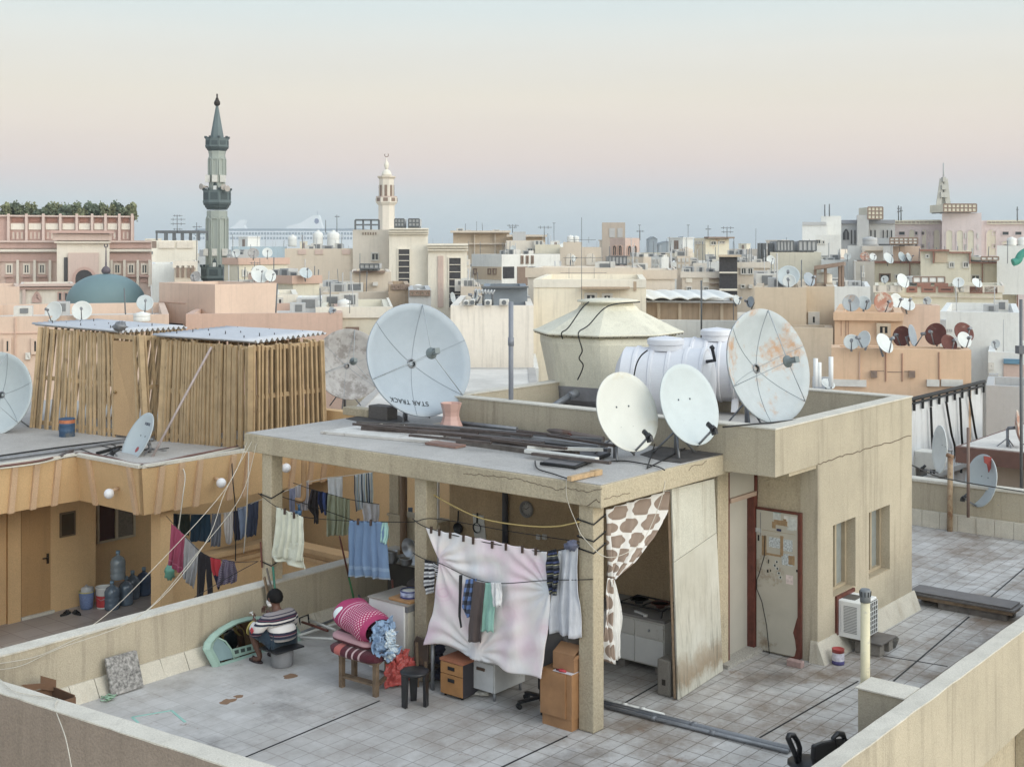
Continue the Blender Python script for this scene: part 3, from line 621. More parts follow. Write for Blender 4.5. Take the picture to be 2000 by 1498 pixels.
# ---- curtain ----
drape('curtain', 'white curtain with large brown dots tied back in the kitchen opening', 'curtain', (lambda x, y, v=0: PB(x, y, .02)), [(1184, 995), (1183, 1040), (1188, 1090), (1189, 1128)], [(1308, 957), (1300, 1000), (1275, 1050), (1240, 1095), (1199, 1130)], DOTS, amp=.03, nf=5, nu=60, nv=40, seed=4, hem=0, flare=.6,
      extra=[([(1186, 1128), (1181, 1160), (1181, 1230), (1184, 1292)], [(1198, 1128), (1200, 1160), (1200, 1230), (1197, 1296)]), ])
drape('curtain_tail', 'white hanging tail of the tied curtain', 'curtain', (lambda x, y, v=0: PB(x, y, -.0)), [(1192, 1130), (1198, 1160), (1197, 1290)], [(1199, 1129), (1211, 1185), (1212, 1282)], fabric('curtain_white', c=(214, 212, 208)), amp=.03, nf=2, nu=16)
# ---- white board closing the kitchen ----
mb = MB(); q = [G(1325, 1368), G(1412, 1311), PB(1395, 935, -.015), PB(1312, 955, -.015)]
def board_mat():
    m, nt, bs = nodes('grimy_white_board'); tc = nt.nodes.new('ShaderNodeTexCoord'); sx = nt.nodes.new('ShaderNodeSeparateXYZ'); nt.links.new(tc.outputs['Object'], sx.inputs[0])
    nz = N(nt, 'ShaderNodeMath', operation='MULTIPLY_ADD'); nt.links.new(noise_fac(nt, 3.5, 6, .7), nz.inputs[0]); nz.inputs[1].default_value = .5; nt.links.new(sx.outputs[2], nz.inputs[2])
    c = ramp(nt, noise_fac(nt, 1.2, 6, .65), [(.3, srgb((186, 180, 162), .9)), (.7, srgb((210, 206, 192), .9))])
    band = ramp(nt, nz.outputs[0], [(.32, (0, 0, 0)), (.44, (.75,)*3), (.56, (.6,)*3), (.75, (0, 0, 0))]); c = mixc(nt, band, c, srgb((150, 118, 74), .85))
    st = mixc(nt, 1.0, ramp(nt, noise_fac(nt, 2.0, 7, .75, (9, 9, .8), 3), [(.5, (0, 0, 0)), (.66, (.8,)*3)]), ramp(nt, N_map(nt, sx.outputs[2], 1.7, .5), [(0, (0, 0, 0)), (1, (1, 1, 1))]), 'MULTIPLY'); c = mixc(nt, st, c, srgb((118, 110, 96), .85))
    nt.links.new(c, bs.inputs['Base Color']); bs.inputs['Roughness'].default_value = .7; return m
BOARD = plaster('stained_white_board', (204, 200, 184), .9, bump=.06, amt=.1, dirt=(128, 108, 80), streak=.8, scale=1.6, dirtamt=1.3)
mid = [q[0].lerp(q[3], .65), q[1].lerp(q[2], .72)]; t = thing('wall_board', 'tall stained white board standing beside the kitchen opening', 'board', q[0])
m = MB(); m.prism([q[0]+V((0, 0, .01)), q[1]+V((0, 0, .01)), mid[1], mid[0]], W*.02); part(m, 'lower_panel', board_mat(), t)
m = MB(); m.prism([mid[0]+V((0, 0, .008)), mid[1]+V((0, 0, .008)), q[2], q[3]], W*.02); part(m, 'upper_panel', BOARD, t)
m = MB(); m.bar(q[0]+W*.05+V((0, 0, .02)), q[3]+W*.05-V((0, 0, .02)), .028); part(m, 'batten', WOOD, t)
# ---- kitchen corner ----
ca = 2.02; zt = loc(PA(1205, 1192, ca)).z; bR = loc(PA(1298, 1250, ca)).y; bL = bR+1.15
t = thing('kitchen_cabinet', 'grey white kitchen cabinet with drawers under the gas stove', 'cabinet', L(ca, bR, 0))
m = MB(LF); m.box(ca, 2.68, bR, bL, .1, zt-.03); part(m, 'carcass', WHITED, t)
m = MB(LF); m.box(ca-.025, 2.69, bR-.015, bL+.02, zt-.03, zt); part(m, 'worktop', plain('grey_laminate', (150, 146, 144), .8, dirt=(96, 80, 66)), t)
fz = zt-.26
m = MB(LF); m.box(ca-.018, ca-.001, bR+.01, bR+.42, .12, fz); d1 = part(m, 'cabinet_door', WHITEP, t)
m = MB(LF); m.box(ca-.018, ca-.001, bR+.44, bL-.01, .12, fz); part(m, 'cabinet_door', WHITEP, t)
m = MB(LF); m.box(ca-.018, ca-.001, bR+.01, bR+.42, fz+.02, zt-.06); d2 = part(m, 'drawer', WHITED, t)
m = MB(LF); m.box(ca-.018, ca-.001, bR+.44, bL-.01, fz+.02, zt-.06); part(m, 'drawer', WHITED, t)
m = MB(LF); m.blob((ca-.03, bR+.21, (fz+zt)/2-.02), .017); part(m, 'knob', STEEL, d2)
for b in (bR+.05, bR+.6, bL-.08):
    m = MB(LF); m.box(ca+.02, 2.6, b, b+.1, 0, .1); part(m, 'brick_foot', plain('concrete_brick', (140, 132, 126), .8, amt=.2), t)
t = thing('gas_stove', 'black wire gas stove frame standing on the kitchen cabinet', 'stove', L(2.3, bR+.35, zt))
m = MB(LF); zc = zt+.09; a0, a1, b0, b1 = 2.1, 2.5, bR+.08, bR+.72
m.tube([(a0, b0, zc), (a1, b0, zc), (a1, b1, zc), (a0, b1, zc), (a0, b0, zc)], .012, 6)
for a, b in ((a0, b0), (a0, b1), (a1, b0), (a1, b1)): m.tube([(a, b, zc), (a-.03, b, zt+.005)], .011, 6)
m.tube([(a0, (b0+b1)/2, zc), (a1, (b0+b1)/2, zc)], .01, 6); part(m, 'frame', BLACK, t)
for b in (b0+.16, b1-.16):
    m = MB(LF); m.lathe([(.05, 0), (.06, .03), (.04, .045)], 14, (2.3, b, zc-.03)); m.lathe([(.12, .05), (.125, .06), (.11, .06), (.105, .05)], 18, (2.3, b, zc-.03)); part(m, 'burner', REDW if b < b0+.2 else BLACK, t)
m = MB(LF); m.bar((2.12, bR+.5, zt+.012), (2.06, bR+.3, zt+.012), .035, .02); m.bar((2.06, bR+.3, zt+.012), (2.02, bR+.28, zt+.012), .05, .022); solo(m, 'knife', WHITEP, 'white handled tool lying at the front of the stove', 'tool')
m = MB(LF); m.blob((ca+.2, bR-.09, zt-.2), (.12, .06, .24), amp=.35, sc=2.2, seed=5); solo(m, 'plastic_bag', plain('milky_bag', (190, 188, 190), .9, rough=.35), 'milky plastic bag hung on the side of the kitchen cabinet', 'bag')
p = loc(G(1310, 1362)); m = MB(LF); m.box(p.x-.02, p.x+.2, p.y+.0, p.y+.18, 0, .43); t = thing('concrete_block', 'upright hollow concrete block beside the white board', 'block', L(p.x, p.y))
part(m, 'body', plaster('rough_concrete', (140, 132, 122), .85, bump=.8), t, bevel=.02); m = MB(LF); m.box(p.x-.0215, p.x-.0201, p.y+.06, p.y+.11, .13, .2); part(m, 'hole', DARK, t)
# ---- things on the kitchen wall ----
wa = 2.7
def disc(px, py, r, th, mat, name, label, cat, handle=None):
    c = loc(PA(px, py, wa-.001)); t = thing(name, label, cat, L(c.x, c.y, c.z)); R = LF @ Matrix.Translation(c) @ Matrix.Rotation(-pi/2, 4, 'Y')
    m = MB(R); m.lathe([(r*.86, 0.0), (r, th), (r*.97, th), (r*.82, .012), (.001, .012)], 24); part(m, 'body', mat, t); return t, c
t, c = disc(897, 1031, .085, .04, BLKP, 'frying_pan', 'black frying pan with a worn centre on the brown kitchen wall', 'pan')
m = MB(LF); m.bar((c.x-.03, c.y, c.z+.08), (c.x-.03, c.y-.01, c.z+.26), .02, .012); part(m, 'handle', BLACK, t)
t, c = disc(934, 1030, .075, .04, plain('dark_nonstick', (40, 42, 48), .9, rough=.35), 'frying_pan', 'smaller dark frying pan hanging over the white chopping board', 'pan')
m = MB(LF); m.bar((c.x-.03, c.y, c.z+.07), (c.x-.03, c.y-.01, c.z+.22), .02, .012); part(m, 'handle', BLACK, t)
p, q = loc(PA(925, 1003, wa)), loc(PA(949, 1056, wa)); m = MB(LF); m.prism([(wa-.02, p.y, p.z), (wa-.02, q.y+.03, p.z-.0), (wa-.02, q.y-.02, q.z), (wa-.02, p.y-.03, q.z+.03)], (.015, 0, 0)); solo(m, 'chopping_board', WHITED, 'white chopping board on the wall behind the small pan', 'board')
c = loc(PA(1030, 994, wa)); t = thing('wall_clock', 'round grey wall clock under the canopy', 'clock', L(c.x, c.y, c.z)); R = LF @ Matrix.Translation(c+V((-.002, 0, 0))) @ Matrix.Rotation(-pi/2, 4, 'Y')
m = MB(R); m.lathe([(.112, 0), (.118, .03), (.1, .045), (.09, .02)], 32, cap=False); part(m, 'rim', plain('silver_plastic', (150, 148, 146), .8, rough=.35), t)
m = MB(R); m.lathe([(.095, .002), (.093, .016), (.001, .0165)], 32); fc_ = part(m, 'face', plain('clock_face', (178, 174, 170), .85, amt=.03), t)
m = MB(LF)
for an, ln, w in ((rad(50), .07, .007), (rad(-80), .05, .009)):
    e = V((c.x-.022, c.y-sin(an)*ln, c.z+cos(an)*ln)); m.bar((c.x-.022, c.y, c.z), e, w, .004)
part(m, 'hands', BLACK, t)
m = MB(LF)
for i in range(12):
    an = i*pi/6; m.bar((c.x-.0205, c.y-sin(an)*.074, c.z+cos(an)*.074), (c.x-.0205, c.y-sin(an)*.085, c.z+cos(an)*.085), .007, .003)
part(m, 'hour_marks', BLACK, t)
p = loc(PA(991, 965, wa)); m = MB(LF); m.tube([(wa-.05, p.y, .1), (wa-.05, p.y, 2.46)], .045, 14); solo(m, 'drain_pipe', plain('dark_grey_pipe', (60, 60, 70), .8, rough=.4), 'dark grey drain pipe on the kitchen wall beside the clock', 'pipe')
for x, l in ((1053, 'left white socket box beside the clock on the kitchen wall'), (1065, 'right white socket box on the kitchen wall')):
    p = loc(PA(x, 1048, wa)); m = MB(LF); m.box(wa-.03, wa-.001, p.y-.035, p.y+.035, p.z-.035, p.z+.035); m.box(wa-.036, wa-.0301, p.y-.015, p.y+.015, p.z-.012, p.z+.018); solo(m, 'socket_box', WHITED, l, 'socket', bevel=.006)
m = MB(LF); p = loc(PA(855, 1000, wa-.04)); m.box(wa-.06, wa-.02, p.y-.02, p.y+.02, .2, 2.46); solo(m, 'post', WHITEP, 'narrow white post at the left end of the kitchen wall', 'post')
p = PA(788, 1000, 2.42); m = MB(); m.tube([V((p.x, p.y, .0)), V((p.x, p.y, 2.46))], .055, 14); m.tube([V((p.x, p.y, 2.02)), V((p.x, p.y, 2.09))], .075, 14); m.tube([V((p.x, p.y, 2.13)), V((p.x, p.y, 2.16))], .07, 14); solo(m, 'drain_pipe', plain('brown_pipe', (136, 106, 78), .8, rough=.5, dirt=(90, 66, 48)), 'brown drain pipe with a collar beside the rear pillar', 'pipe')
# ---- sink counter with pots ----
zc = .92; p0, p1 = loc(G(757, 1090, zc)), loc(G(812, 1116, zc)); a0 = p0.x
t = thing('sink_counter', 'stainless steel sink counter behind the fridge', 'counter', L(a0, p1.y, 0))
m = MB(LF); m.box(a0-.05, a0+.6, p1.y-.6, p0.y+.02, zc-.03, zc); part(m, 'counter', STEEL, t)
m = MB(LF); m.box(a0, a0+.55, p1.y-.5, p0.y, .0, zc-.03); part(m, 'base', DARK, t)
sg = 'steel pots on the sink counter'
for x, y, r, h, l in ((766, 1092, .075, .16, 'tall steel pot at the left end of the sink counter'), (780, 1090, .05, .07, 'small steel cup in the middle of the sink counter'), (793, 1096, .09, .09, 'wide steel bowl at the right on the sink counter')):
    q = G(x, y+7, zc); m = MB(); m.lathe([(r*.8, .001), (r, h*.4), (r*.97, h), (r*1.05, h+.005), (r*.9, h-.01), (.001, h*.5)], 18, q); solo(m, 'cooking_pot', STEEL, l, 'pot', sg)
q = PA(804, 1068, 1.0); m = MB(LF); c = loc(q); R = LF @ Matrix.Translation(c) @ Matrix.Rotation(-pi/2, 4, 'Y'); m = MB(R); m.lathe([(.1, 0), (.13, .06), (.125, .06), (.09, .012), (.001, .012)], 22); solo(m, 'steel_pan', STEEL, 'round steel pan hanging behind the middle pillar', 'pan')
# ---- fridge ----
fa0, fb0 = -.1, 2.72; fz = loc(PA(779, 1178, fa0)).z; fbl = loc(PA(720, 1240, fa0)).y
t = thing('fridge', 'old white fridge with a stained wooden top beside the middle pillar', 'fridge', L(fa0, fb0, 0))
m = MB(LF); m.box(fa0, fa0+.6, fb0+.04, fbl, .04, fz-.02); part(m, 'body', WHITEP, t, bevel=.012)
m = MB(LF); m.box(fa0+.02, fa0+.6, fb0, fb0+.038, .06, fz-.1); part(m, 'door', plain('rotten_white_panel', (200, 194, 178), .88, dirt=(92, 76, 58), dscale=3.5, dlo=.54), t)
m = MB(LF); m.box(fa0+.01, fa0+.6, fb0-.004, fb0+.038, fz-.098, fz-.02); part(m, 'hinge_rail', GALV, t)
m = MB(LF); m.box(fa0-.01, fa0+.61, fb0-.01, fbl+.01, fz-.019, fz); part(m, 'top', plain('stained_top', (168, 160, 150), .85, dirt=(120, 84, 54), dscale=2), t)
m = MB(LF); m.box(fa0+.03, fa0+.5, fb0-.02, fb0+.34, fz+.001, fz+.035); solo(m, 'wooden_board', plain('honey_wood', (178, 128, 70), .9, amt=.2, scale=10), 'thick honey coloured wooden board on top of the fridge', 'board', bevel=.008)
tz = fz+.036; q = L(fa0+.2, fb0+.14, tz)
t = thing('biscuit_tin', 'round blue and white tin on the wooden board on the fridge', 'tin', q)
m = MB(); m.lathe([(.115, .001), (.118, .02), (.118, .075)], 28, q); part(m, 'side', plain('printed_tin', (150, 158, 190), .9, rough=.3, amt=.5, scale=16), t)
m = MB(); m.lathe([(.12, .075), (.122, .09), (.11, .088)], 28, q, cap=False); m.lathe([(.119, .0), (.119, .018)], 28, q, cap=False); part(m, 'rim', plain('blue_enamel', (56, 62, 128), .9, rough=.3), t)
m = MB(); m.lathe([(.11, .08), (.05, .084), (.001, .084)], 28, q); part(m, 'lid', WHITED, t)
q = L(fa0+.42, fb0+.02, tz); t = thing('jar', 'orange plastic jar with a green lid on the fridge', 'jar', q)
m = MB(); m.lathe([(.06, .0), (.065, .02), (.065, .14), (.06, .15)], 20, q); part(m, 'body', plain('orange_plastic', (226, 92, 44), .95, rough=.35), t)
m = MB(); m.lathe([(.064, .15), (.064, .175), (.05, .18)], 20, q); part(m, 'lid', plain('green_plastic', (64, 140, 72), .95, rough=.35), t)
q = L(fa0+.5, fb0+.3, fz+.002); m = MB(); m.blob(q+V((0, 0, .09)), (.13, .12, .09), amp=.15); solo(m, 'cloth_bundle', plain('dark_brown_bundle', (62, 52, 50), .8), 'dark bundle at the back of the fridge top', 'bundle')
# ---- bench with bedding ----
A, B, Cc = G(668, 1341), G(734, 1360), G(757, 1338); D = A+(Cc-B); h = .40
t = thing('wooden_bench', 'rough wooden bench carrying folded bedding', 'bench', A)
for p in (A, B, Cc, D):
    m = MB(); m.bar(p, p+V((0, 0, h-.03)), .055, .055, up=(U.x, U.y, 0)); part(m, 'leg', WOOD, t)
up = V((0, 0, 1)); m = MB(); ex = (B-A).normalized()*.04; ey = (D-A).normalized()*.04
m.prism([A-ex-ey+up*(h-.03), B+ex-ey+up*(h-.03), Cc+ex+ey+up*(h-.03), D-ex+ey+up*(h-.03)], (0, 0, .03)); part(m, 'top', WOOD, t)
m = MB(); m.bar(A.lerp(B, 0)+up*.13+ey*.8, B+up*.13+ey*.8, .1, .025); m.bar(B+up*.12, Cc+up*.12, .05, .03); part(m, 'stretcher', WOOD, t)
cen = (A+B+Cc+D)/4
def foldroll(mb, p, q, hw, hh, n=16, k=12, seed=0, amp=.04):
    d = (q-p).normalized(); s_ = V((0, 0, 1)).cross(d).normalized(); 
    def fn(u, v):
        an = v*2*pi; e = (abs(2*u-1))**8; sx = 1-.25*e
        r = V((0, 0, 0))+s_*(math.copysign(abs(cos(an))**.6, cos(an))*hw*sx)+up*(math.copysign(abs(sin(an))**.6, sin(an))*hh*sx)
        nn = 1+amp*mn.noise(V((u*4, v*6, seed)))*2
        return p.lerp(q, u)+r*nn
    mb.grid(fn, n, k*2)
    for u in (0, 1): mb.face([fn(u, j/(k*2)) for j in range(k*2)])
mar1 = fabric('maroon_pattern_blanket', [(0, (86, 30, 44)), (.16, (180, 88, 80)), (.3, (84, 28, 42)), (.42, (190, 160, 160)), (.46, (82, 28, 40)), (.56, (190, 160, 160)), (.6, (82, 28, 40)), (.7, (180, 150, 150)), (.74, (80, 26, 40))], axis=0)
mar2 = fabric('maroon_pink_blanket', [(0, (88, 36, 48)), (.3, (186, 140, 146)), (.5, (92, 34, 46)), (.7, (190, 100, 92)), (.8, (84, 34, 44))], axis=1)
dA = (B-A).normalized()
m = MB(); foldroll(m, cen-dA*.36+up*(h+.065)-ey*2, cen+dA*.36+up*(h+.05)-ey*2, .24, .065, seed=1); solo(m, 'blanket', mar1, 'maroon patterned blanket folded flat on the wooden bench', 'blanket')
m = MB(); foldroll(m, cen-dA*.38+up*(h+.185), cen+dA*.25+up*(h+.155), .22, .055, seed=2); solo(m, 'blanket', mar2, 'maroon and pink blanket folded on top of the patterned one', 'blanket')
def quilt_mat():
    m, nt, bs = nodes('magenta_quilt'); tc = nt.nodes.new('ShaderNodeTexCoord'); sx = nt.nodes.new('ShaderNodeSeparateXYZ'); nt.links.new(tc.outputs['UV'], sx.inputs[0])
    def wv(i, f):
        a = N(nt, 'ShaderNodeMath', operation='MULTIPLY'); nt.links.new(sx.outputs[i], a.inputs[0]); a.inputs[1].default_value = f
        s = N(nt, 'ShaderNodeMath', operation='SINE'); nt.links.new(a.outputs[0], s.inputs[0]); return s.outputs[0]
    x = N(nt, 'ShaderNodeMath', operation='MULTIPLY'); nt.links.new(wv(0, 130), x.inputs[0]); nt.links.new(wv(1, 150), x.inputs[1])
    dots = ramp(nt, x.outputs[0], [(0, (0,)*3), (.42, (1,)*3)], 'CONSTANT')
    reg = ramp(nt, sx.outputs[0], [(0, (0,)*3), (.42, (1,)*3), (.9, (0,)*3)], 'CONSTANT')
    lines = ramp(nt, sx.outputs[0], [(0, (0,)*3), (.34, (1,)*3), (.355, (0,)*3), (.40, (1,)*3), (.415, (0,)*3)], 'CONSTANT')
    c = mixc(nt, mixc(nt, 1.0, dots, reg, 'MULTIPLY'), srgb((172, 28, 96), .95), srgb((226, 190, 200), .9)); c = mixc(nt, lines, c, srgb((230, 190, 206), .9))
    nt.links.new(c, bs.inputs['Base Color']); bs.inputs['Roughness'].default_value = .85; bumpit(nt, bs, noise_fac(nt, 8, 3), .5, .03); return m
q0, q1 = cen-dA*.40+up*(h+.42)+ey*3, cen+dA*.26+up*(h+.33)-ey*1.5
t = thing('quilt', 'bright magenta quilt with white dots rolled up on the bedding', 'quilt', q0)
m = MB()
def qf(u, v):
    an = v*2*pi+1.2; p = q0.lerp(q1, u); d = (q1-q0).normalized(); s_ = up.cross(d).normalized(); tt = d.cross(s_)
    r = (.05+.95*min(1, (u/.16))**.5)*(1-.22*max(0, (u-.8)/.2)) if u < .16 else 1-.22*max(0, (u-.8)/.2)
    k = 1+.12*mn.noise(V((u*3, cos(an)*1.2, sin(an)*1.2)))
    return p+(s_*cos(an)*.25+tt*sin(an)*-.185)*r*k
m.grid(qf, 40, 32); part(m, 'cover', quilt_mat(), t)
m = MB(); cpt = qf(.12, .46); m.blob(q0.lerp(q1, .14)+V((-.06, -.2, .03)), (.11, .05, .1), n=20); part(m, 'white_patch', fabric('quilt_white', [(0, (206, 218, 222)), (.7, (180, 200, 208))], axis=1, rep=9), t)
def crumple(m, c, ex, ey, amp, seed, n=18):
    ex, ey = V(ex), V(ey); nn = ex.cross(ey).normalized()
    def fn(u, v):
        x, y = 2*u-1, 2*v-1; q = V((x*1.7, y*1.7, seed*3.1)); k = .5+.5*cos(min(1, math.hypot(x, y))*pi)
        fold = abs(mn.noise(q*1.3))*2-.5+.5*abs(mn.noise(q*2.9))
        return c+ex*x*(1+.25*mn.noise(q+V((9, 0, 0))))+ey*y*(1+.25*mn.noise(q+V((0, 9, 0))))+nn*(fold*amp+k*amp*.8)
    m.grid(fn, n, n)
bl = fabric('light_blue_denim', c=(132, 162, 198)); e = q1+dA*.04-V((0, 0, .04)); sd_ = up.cross(dA)
m = MB()
for i, (o, ex, ey) in enumerate(((V((0, 0, .06)), sd_*.15, up*.13+dA*.05), (dA*.06-up*.1, sd_*.16, up*.12+dA*.05), (dA*.02-up*.05-ey*1.5, sd_*.1+dA*.05, up*.17), (dA*.09-up*.2, sd_*.15, dA*.1+up*.04), (dA*.03+up*.1, sd_*.12, dA*.08+up*.03))): crumple(m, e+o, ex, ey, .07, i+2)
solo(m, 'clothes_bundle', bl, 'light blue clothes spilling from the open end of the quilt', 'clothes', thick=.006)
m = MB(); crumple(m, e+dA*.13-up*.02, sd_*.07, up*.1, .05, 11); crumple(m, e+dA*.15-up*.17, sd_*.07, up*.08+dA*.03, .05, 14); solo(m, 'cloth', fabric('pale_check_cloth', [(206, 214, 218), (176, 196, 212), (150, 172, 196)], kind='check', rep=5), 'pale check cloth stuffed in the end of the quilt', 'cloth', thick=.006)
# ---- stool, bag, chair ----
q = G(810, 1376); t = thing('plastic_stool', 'black three legged plastic stool before the desk', 'stool', q)
m = MB(); m.lathe([(.13, .36), (.165, .365), (.17, .39), (.155, .4), (.001, .4)], 28, q); part(m, 'seat', BLKP, t)
for k in range(3):
    an = rad(100+120*k); d = V((cos(an), sin(an), 0)); s_ = V((-d.y, d.x, 0)); m = MB(); c0 = q+d*.135
    m.hexa([c0-s_*.035-d*.012, c0+s_*.035-d*.012, c0+s_*.035+d*.025, c0-s_*.035+d*.025], [c0-s_*.055-d*.012+up*.37, c0+s_*.055-d*.012+up*.37, c0+s_*.055+d*.018+up*.37, c0-s_*.055+d*.018+up*.37]); part(m, 'leg', BLKP, t)
q = G(778, 1336); m = MB(); m.blob(q+up*.15, (.13, .12, .15), amp=.5, sc=5.5, seed=4, n=40, m=28); m.blob(q+V((.13, .02, .23)), (.09, .08, .08), amp=.6, sc=5, seed=6, n=30, m=20); crumple(m, q+V((.02, -.02, .3)), (.1, 0, .04), (0, .08, .08), .06, 5); crumple(m, q+V((-.03, -.1, .16)), (.12, .02, .02), (0, .05, .13), .05, 8); solo(m, 'plastic_bag', plain('red_film', (196, 70, 62), .95, rough=.3, amt=.2), 'crumpled red plastic bag on the floor beside the bench', 'bag')
q = G(822, 1338); t = thing('old_chair', 'small worn brown chair pushed against the middle pillar', 'chair', q)
CHB = plain('worn_brown_leather', (84, 68, 58), .85, rough=.6, amt=.2, dirt=(130, 92, 62))
b0 = PA(822, 1272, -.12); m = MB(LF); c = loc(b0); hw = .12
pts = [(c.x, c.y-hw*.9, c.z-.17), (c.x, c.y-hw, c.z+.1), (c.x, c.y-hw*.7, c.z+.15), (c.x, c.y+hw*.7, c.z+.17), (c.x, c.y+hw, c.z+.1), (c.x, c.y+hw, c.z-.16)]
m.prism(pts, (.03, 0, 0)); part(m, 'backrest', CHB, t, bevel=.012)
m = MB(LF); m.bar((c.x-.01, c.y+.06, c.z+.1), (c.x-.03, c.y+.02, .0), .03, .02); part(m, 'leg', WOOD, t)
m = MB(LF); m.bar((c.x-.01, c.y-.09, c.z-.1), (c.x-.02, c.y-.1, .0), .03, .02); part(m, 'leg', WOOD, t)
m = MB(LF); m.box(c.x-.02, c.x+.22, c.y-.12, c.y+.12, .2, .23); part(m, 'seat', CHB, t)
# ---- desk, drawer units, cupboard ----
t = thing('metal_desk', 'grey metal desk hidden behind the rose sheet with a white drawer pedestal', 'desk', L(.2, 1.7, 0))
m = MB(LF); m.box(.02, .62, .75, 2.42, .62, .65); part(m, 'top', GALV, t)
q = loc(G(845, 1347)); m = MB(LF); m.tube([(q.x, q.y, 0), (q.x, q.y, .62)], .022, 10); part(m, 'leg', GALV, t)
m = MB(LF); m.tube([(.58, 2.35, 0), (.58, 2.35, .62)], .022, 10); part(m, 'leg', GALV, t)
p, q = loc(G(916, 1357)), loc(G(969, 1371)); a0 = min(p.x, q.x); b1, b0 = p.y, q.y
RUSTW = plain('chipped_white_metal', (196, 196, 196), .9, rough=.45, dirt=(128, 120, 84), dscale=3, dlo=.6)
m = MB(LF); m.box(a0, a0+.56, b0, b1, .1, .618); ped = part(m, 'pedestal', RUSTW, t, bevel=.006)
m = MB(LF); m.box(a0-.012, a0-.001, b0+.012, b1-.012, .44, .61); dr = part(m, 'drawer', RUSTW, ped)
m = MB(LF); m.box(a0-.012, a0-.001, b0+.012, b1-.012, .11, .43); part(m, 'drawer', RUSTW, ped)
m = MB(LF)
for zz in (.52, .36): m.box(a0-.03, a0-.0125, (b0+b1)/2-.06, (b0+b1)/2+.06, zz-.02, zz+.012)
part(m, 'handle', plain('brown_plastic', (92, 72, 58), .9, rough=.4), ped)
m = MB(LF)
for aa in (a0+.04, a0+.52):
    for bb in (b0+.04, b1-.04): m.tube([(aa, bb, 0), (aa, bb, .1)], .018, 8)
part(m, 'feet', GALV, ped)
p, q = loc(G(860, 1357)), loc(G(908, 1368)); a0 = min(p.x, q.x); b1, b0 = p.y, q.y; hz = loc(PA(860, 1283, a0)).z
ORG_ = plain('orange_wood_laminate', (184, 126, 58), .9, rough=.45, amt=.15, scale=5)
t = thing('drawer_cabinet', 'orange brown drawer cabinet with black handles under the desk', 'cabinet', L(a0, b0, 0))
m = MB(LF); m.box(a0+.015, a0+.45, b0, b1, .03, hz-.03); part(m, 'body', plain('dark_side_panel', (62, 58, 64), .85), t)
m = MB(LF); m.box(a0-.005, a0+.46, b0-.006, b1+.006, hz-.03, hz); part(m, 'top', plain('red_brown_laminate', (176, 104, 66), .9), t)
for z0, z1 in ((hz*.62, hz-.035), (.04, hz*.61)):
    m = MB(LF); m.box(a0, a0+.014, b0+.004, b1-.004, z0, z1-.004); dr = part(m, 'drawer', ORG_, t)
    m = MB(LF); m.box(a0-.008, a0-.0005, (b0+b1)/2-.05, (b0+b1)/2+.05, z1-.085, z1-.045); part(m, 'handle', BLKP, dr)
m = MB(LF)
for bb in (b0+.04, b1-.04): m.tube([(a0+.05, bb, 0), (a0+.05, bb, .03)], .015, 8)
part(m, 'castors', BLACK, t)
q = G(938, 1362); m = MB()
for i in range(4): m.blob(q+V((.0+i*.03-.04, .05+random.uniform(-.03, .03), .025+i*.006)), (.07, .05, .025), amp=.6, sc=4, seed=i+7)
solo(m, 'rag_pile', fabric('grey_rag', c=(178, 172, 160)), 'crumpled grey rags under the white drawer pedestal', 'rags')
m = MB(); q = G(853, 1335)
for i in range(4): m.blob(q+V((.02, .1, .08+i*.1)), (.07, .06, .06), amp=.8, sc=3, seed=i+20)
solo(m, 'clothes_bundle', fabric('dark_mixed_cloth', [(0, (60, 60, 80)), (.4, (150, 150, 160)), (.6, (90, 60, 70))], axis=0, rep=3), 'dark mixed clothes stuffed under the desk beside the metal leg', 'clothes')
cz = .62
t = thing('wooden_cupboard', 'small orange brown cupboard with a split corner against the nearest pillar', 'cupboard', L(-.1, .4, 0))
OAK = plain('oak_laminate', (176, 124, 70), .85, rough=.5, amt=.22, scale=3)
m = MB(LF); m.box(-.115, .3, .205, .63, .12, cz); part(m, 'body', OAK, t, bevel=.006)
m = MB(LF); m.box(-.135, -.116, .285, .628, .13, cz-.004); part(m, 'door', OAK, t)
m = MB(LF); m.box(-.105, .29, .215, .62, 0, .12); part(m, 'plinth', OAK, t)
t = thing('cardboard_box', 'open cardboard box on top of the brown cupboard', 'box', L(0, .35, cz))
m = MB(LF); m.box(-.07, .25, .21, .5, cz+.012, cz+.19); part(m, 'body', CARD, t)
m = MB(LF); m.prism([(-.07, .21, cz+.191), (-.07, .5, cz+.191), (.08, .5, cz+.27), (.08, .21, cz+.27)], (0, 0, .006)); m.prism([(-.1, .2, cz+.16), (-.06, .2, cz+.195), (.1, .2, cz+.195), (.1, .2, cz+.15)], (0, -.006, 0)); part(m, 'flap', CARD, t)
m = MB(LF); m.prism([(-.12, .21, cz+.001), (-.125, .46, cz+.001), (.02, .46, cz+.001), (.02, .21, cz+.001)], (0, 0, .008)); solo(m, 'paper_stack', plain('white_paper', (206, 200, 206), .95), 'white papers under the cardboard box', 'paper')
m = MB(LF); m.tube([(-.1, .3, cz+.02), (-.13, .36, cz+.025), (-.11, .42, cz+.02), (-.08, .36, cz+.022), (-.1, .3, cz+.02)], .012, 6); solo(m, 'red_strap', plain('red_plastic', (184, 36, 52), .95), 'red strap lying on the papers on the brown cupboard', 'strap')
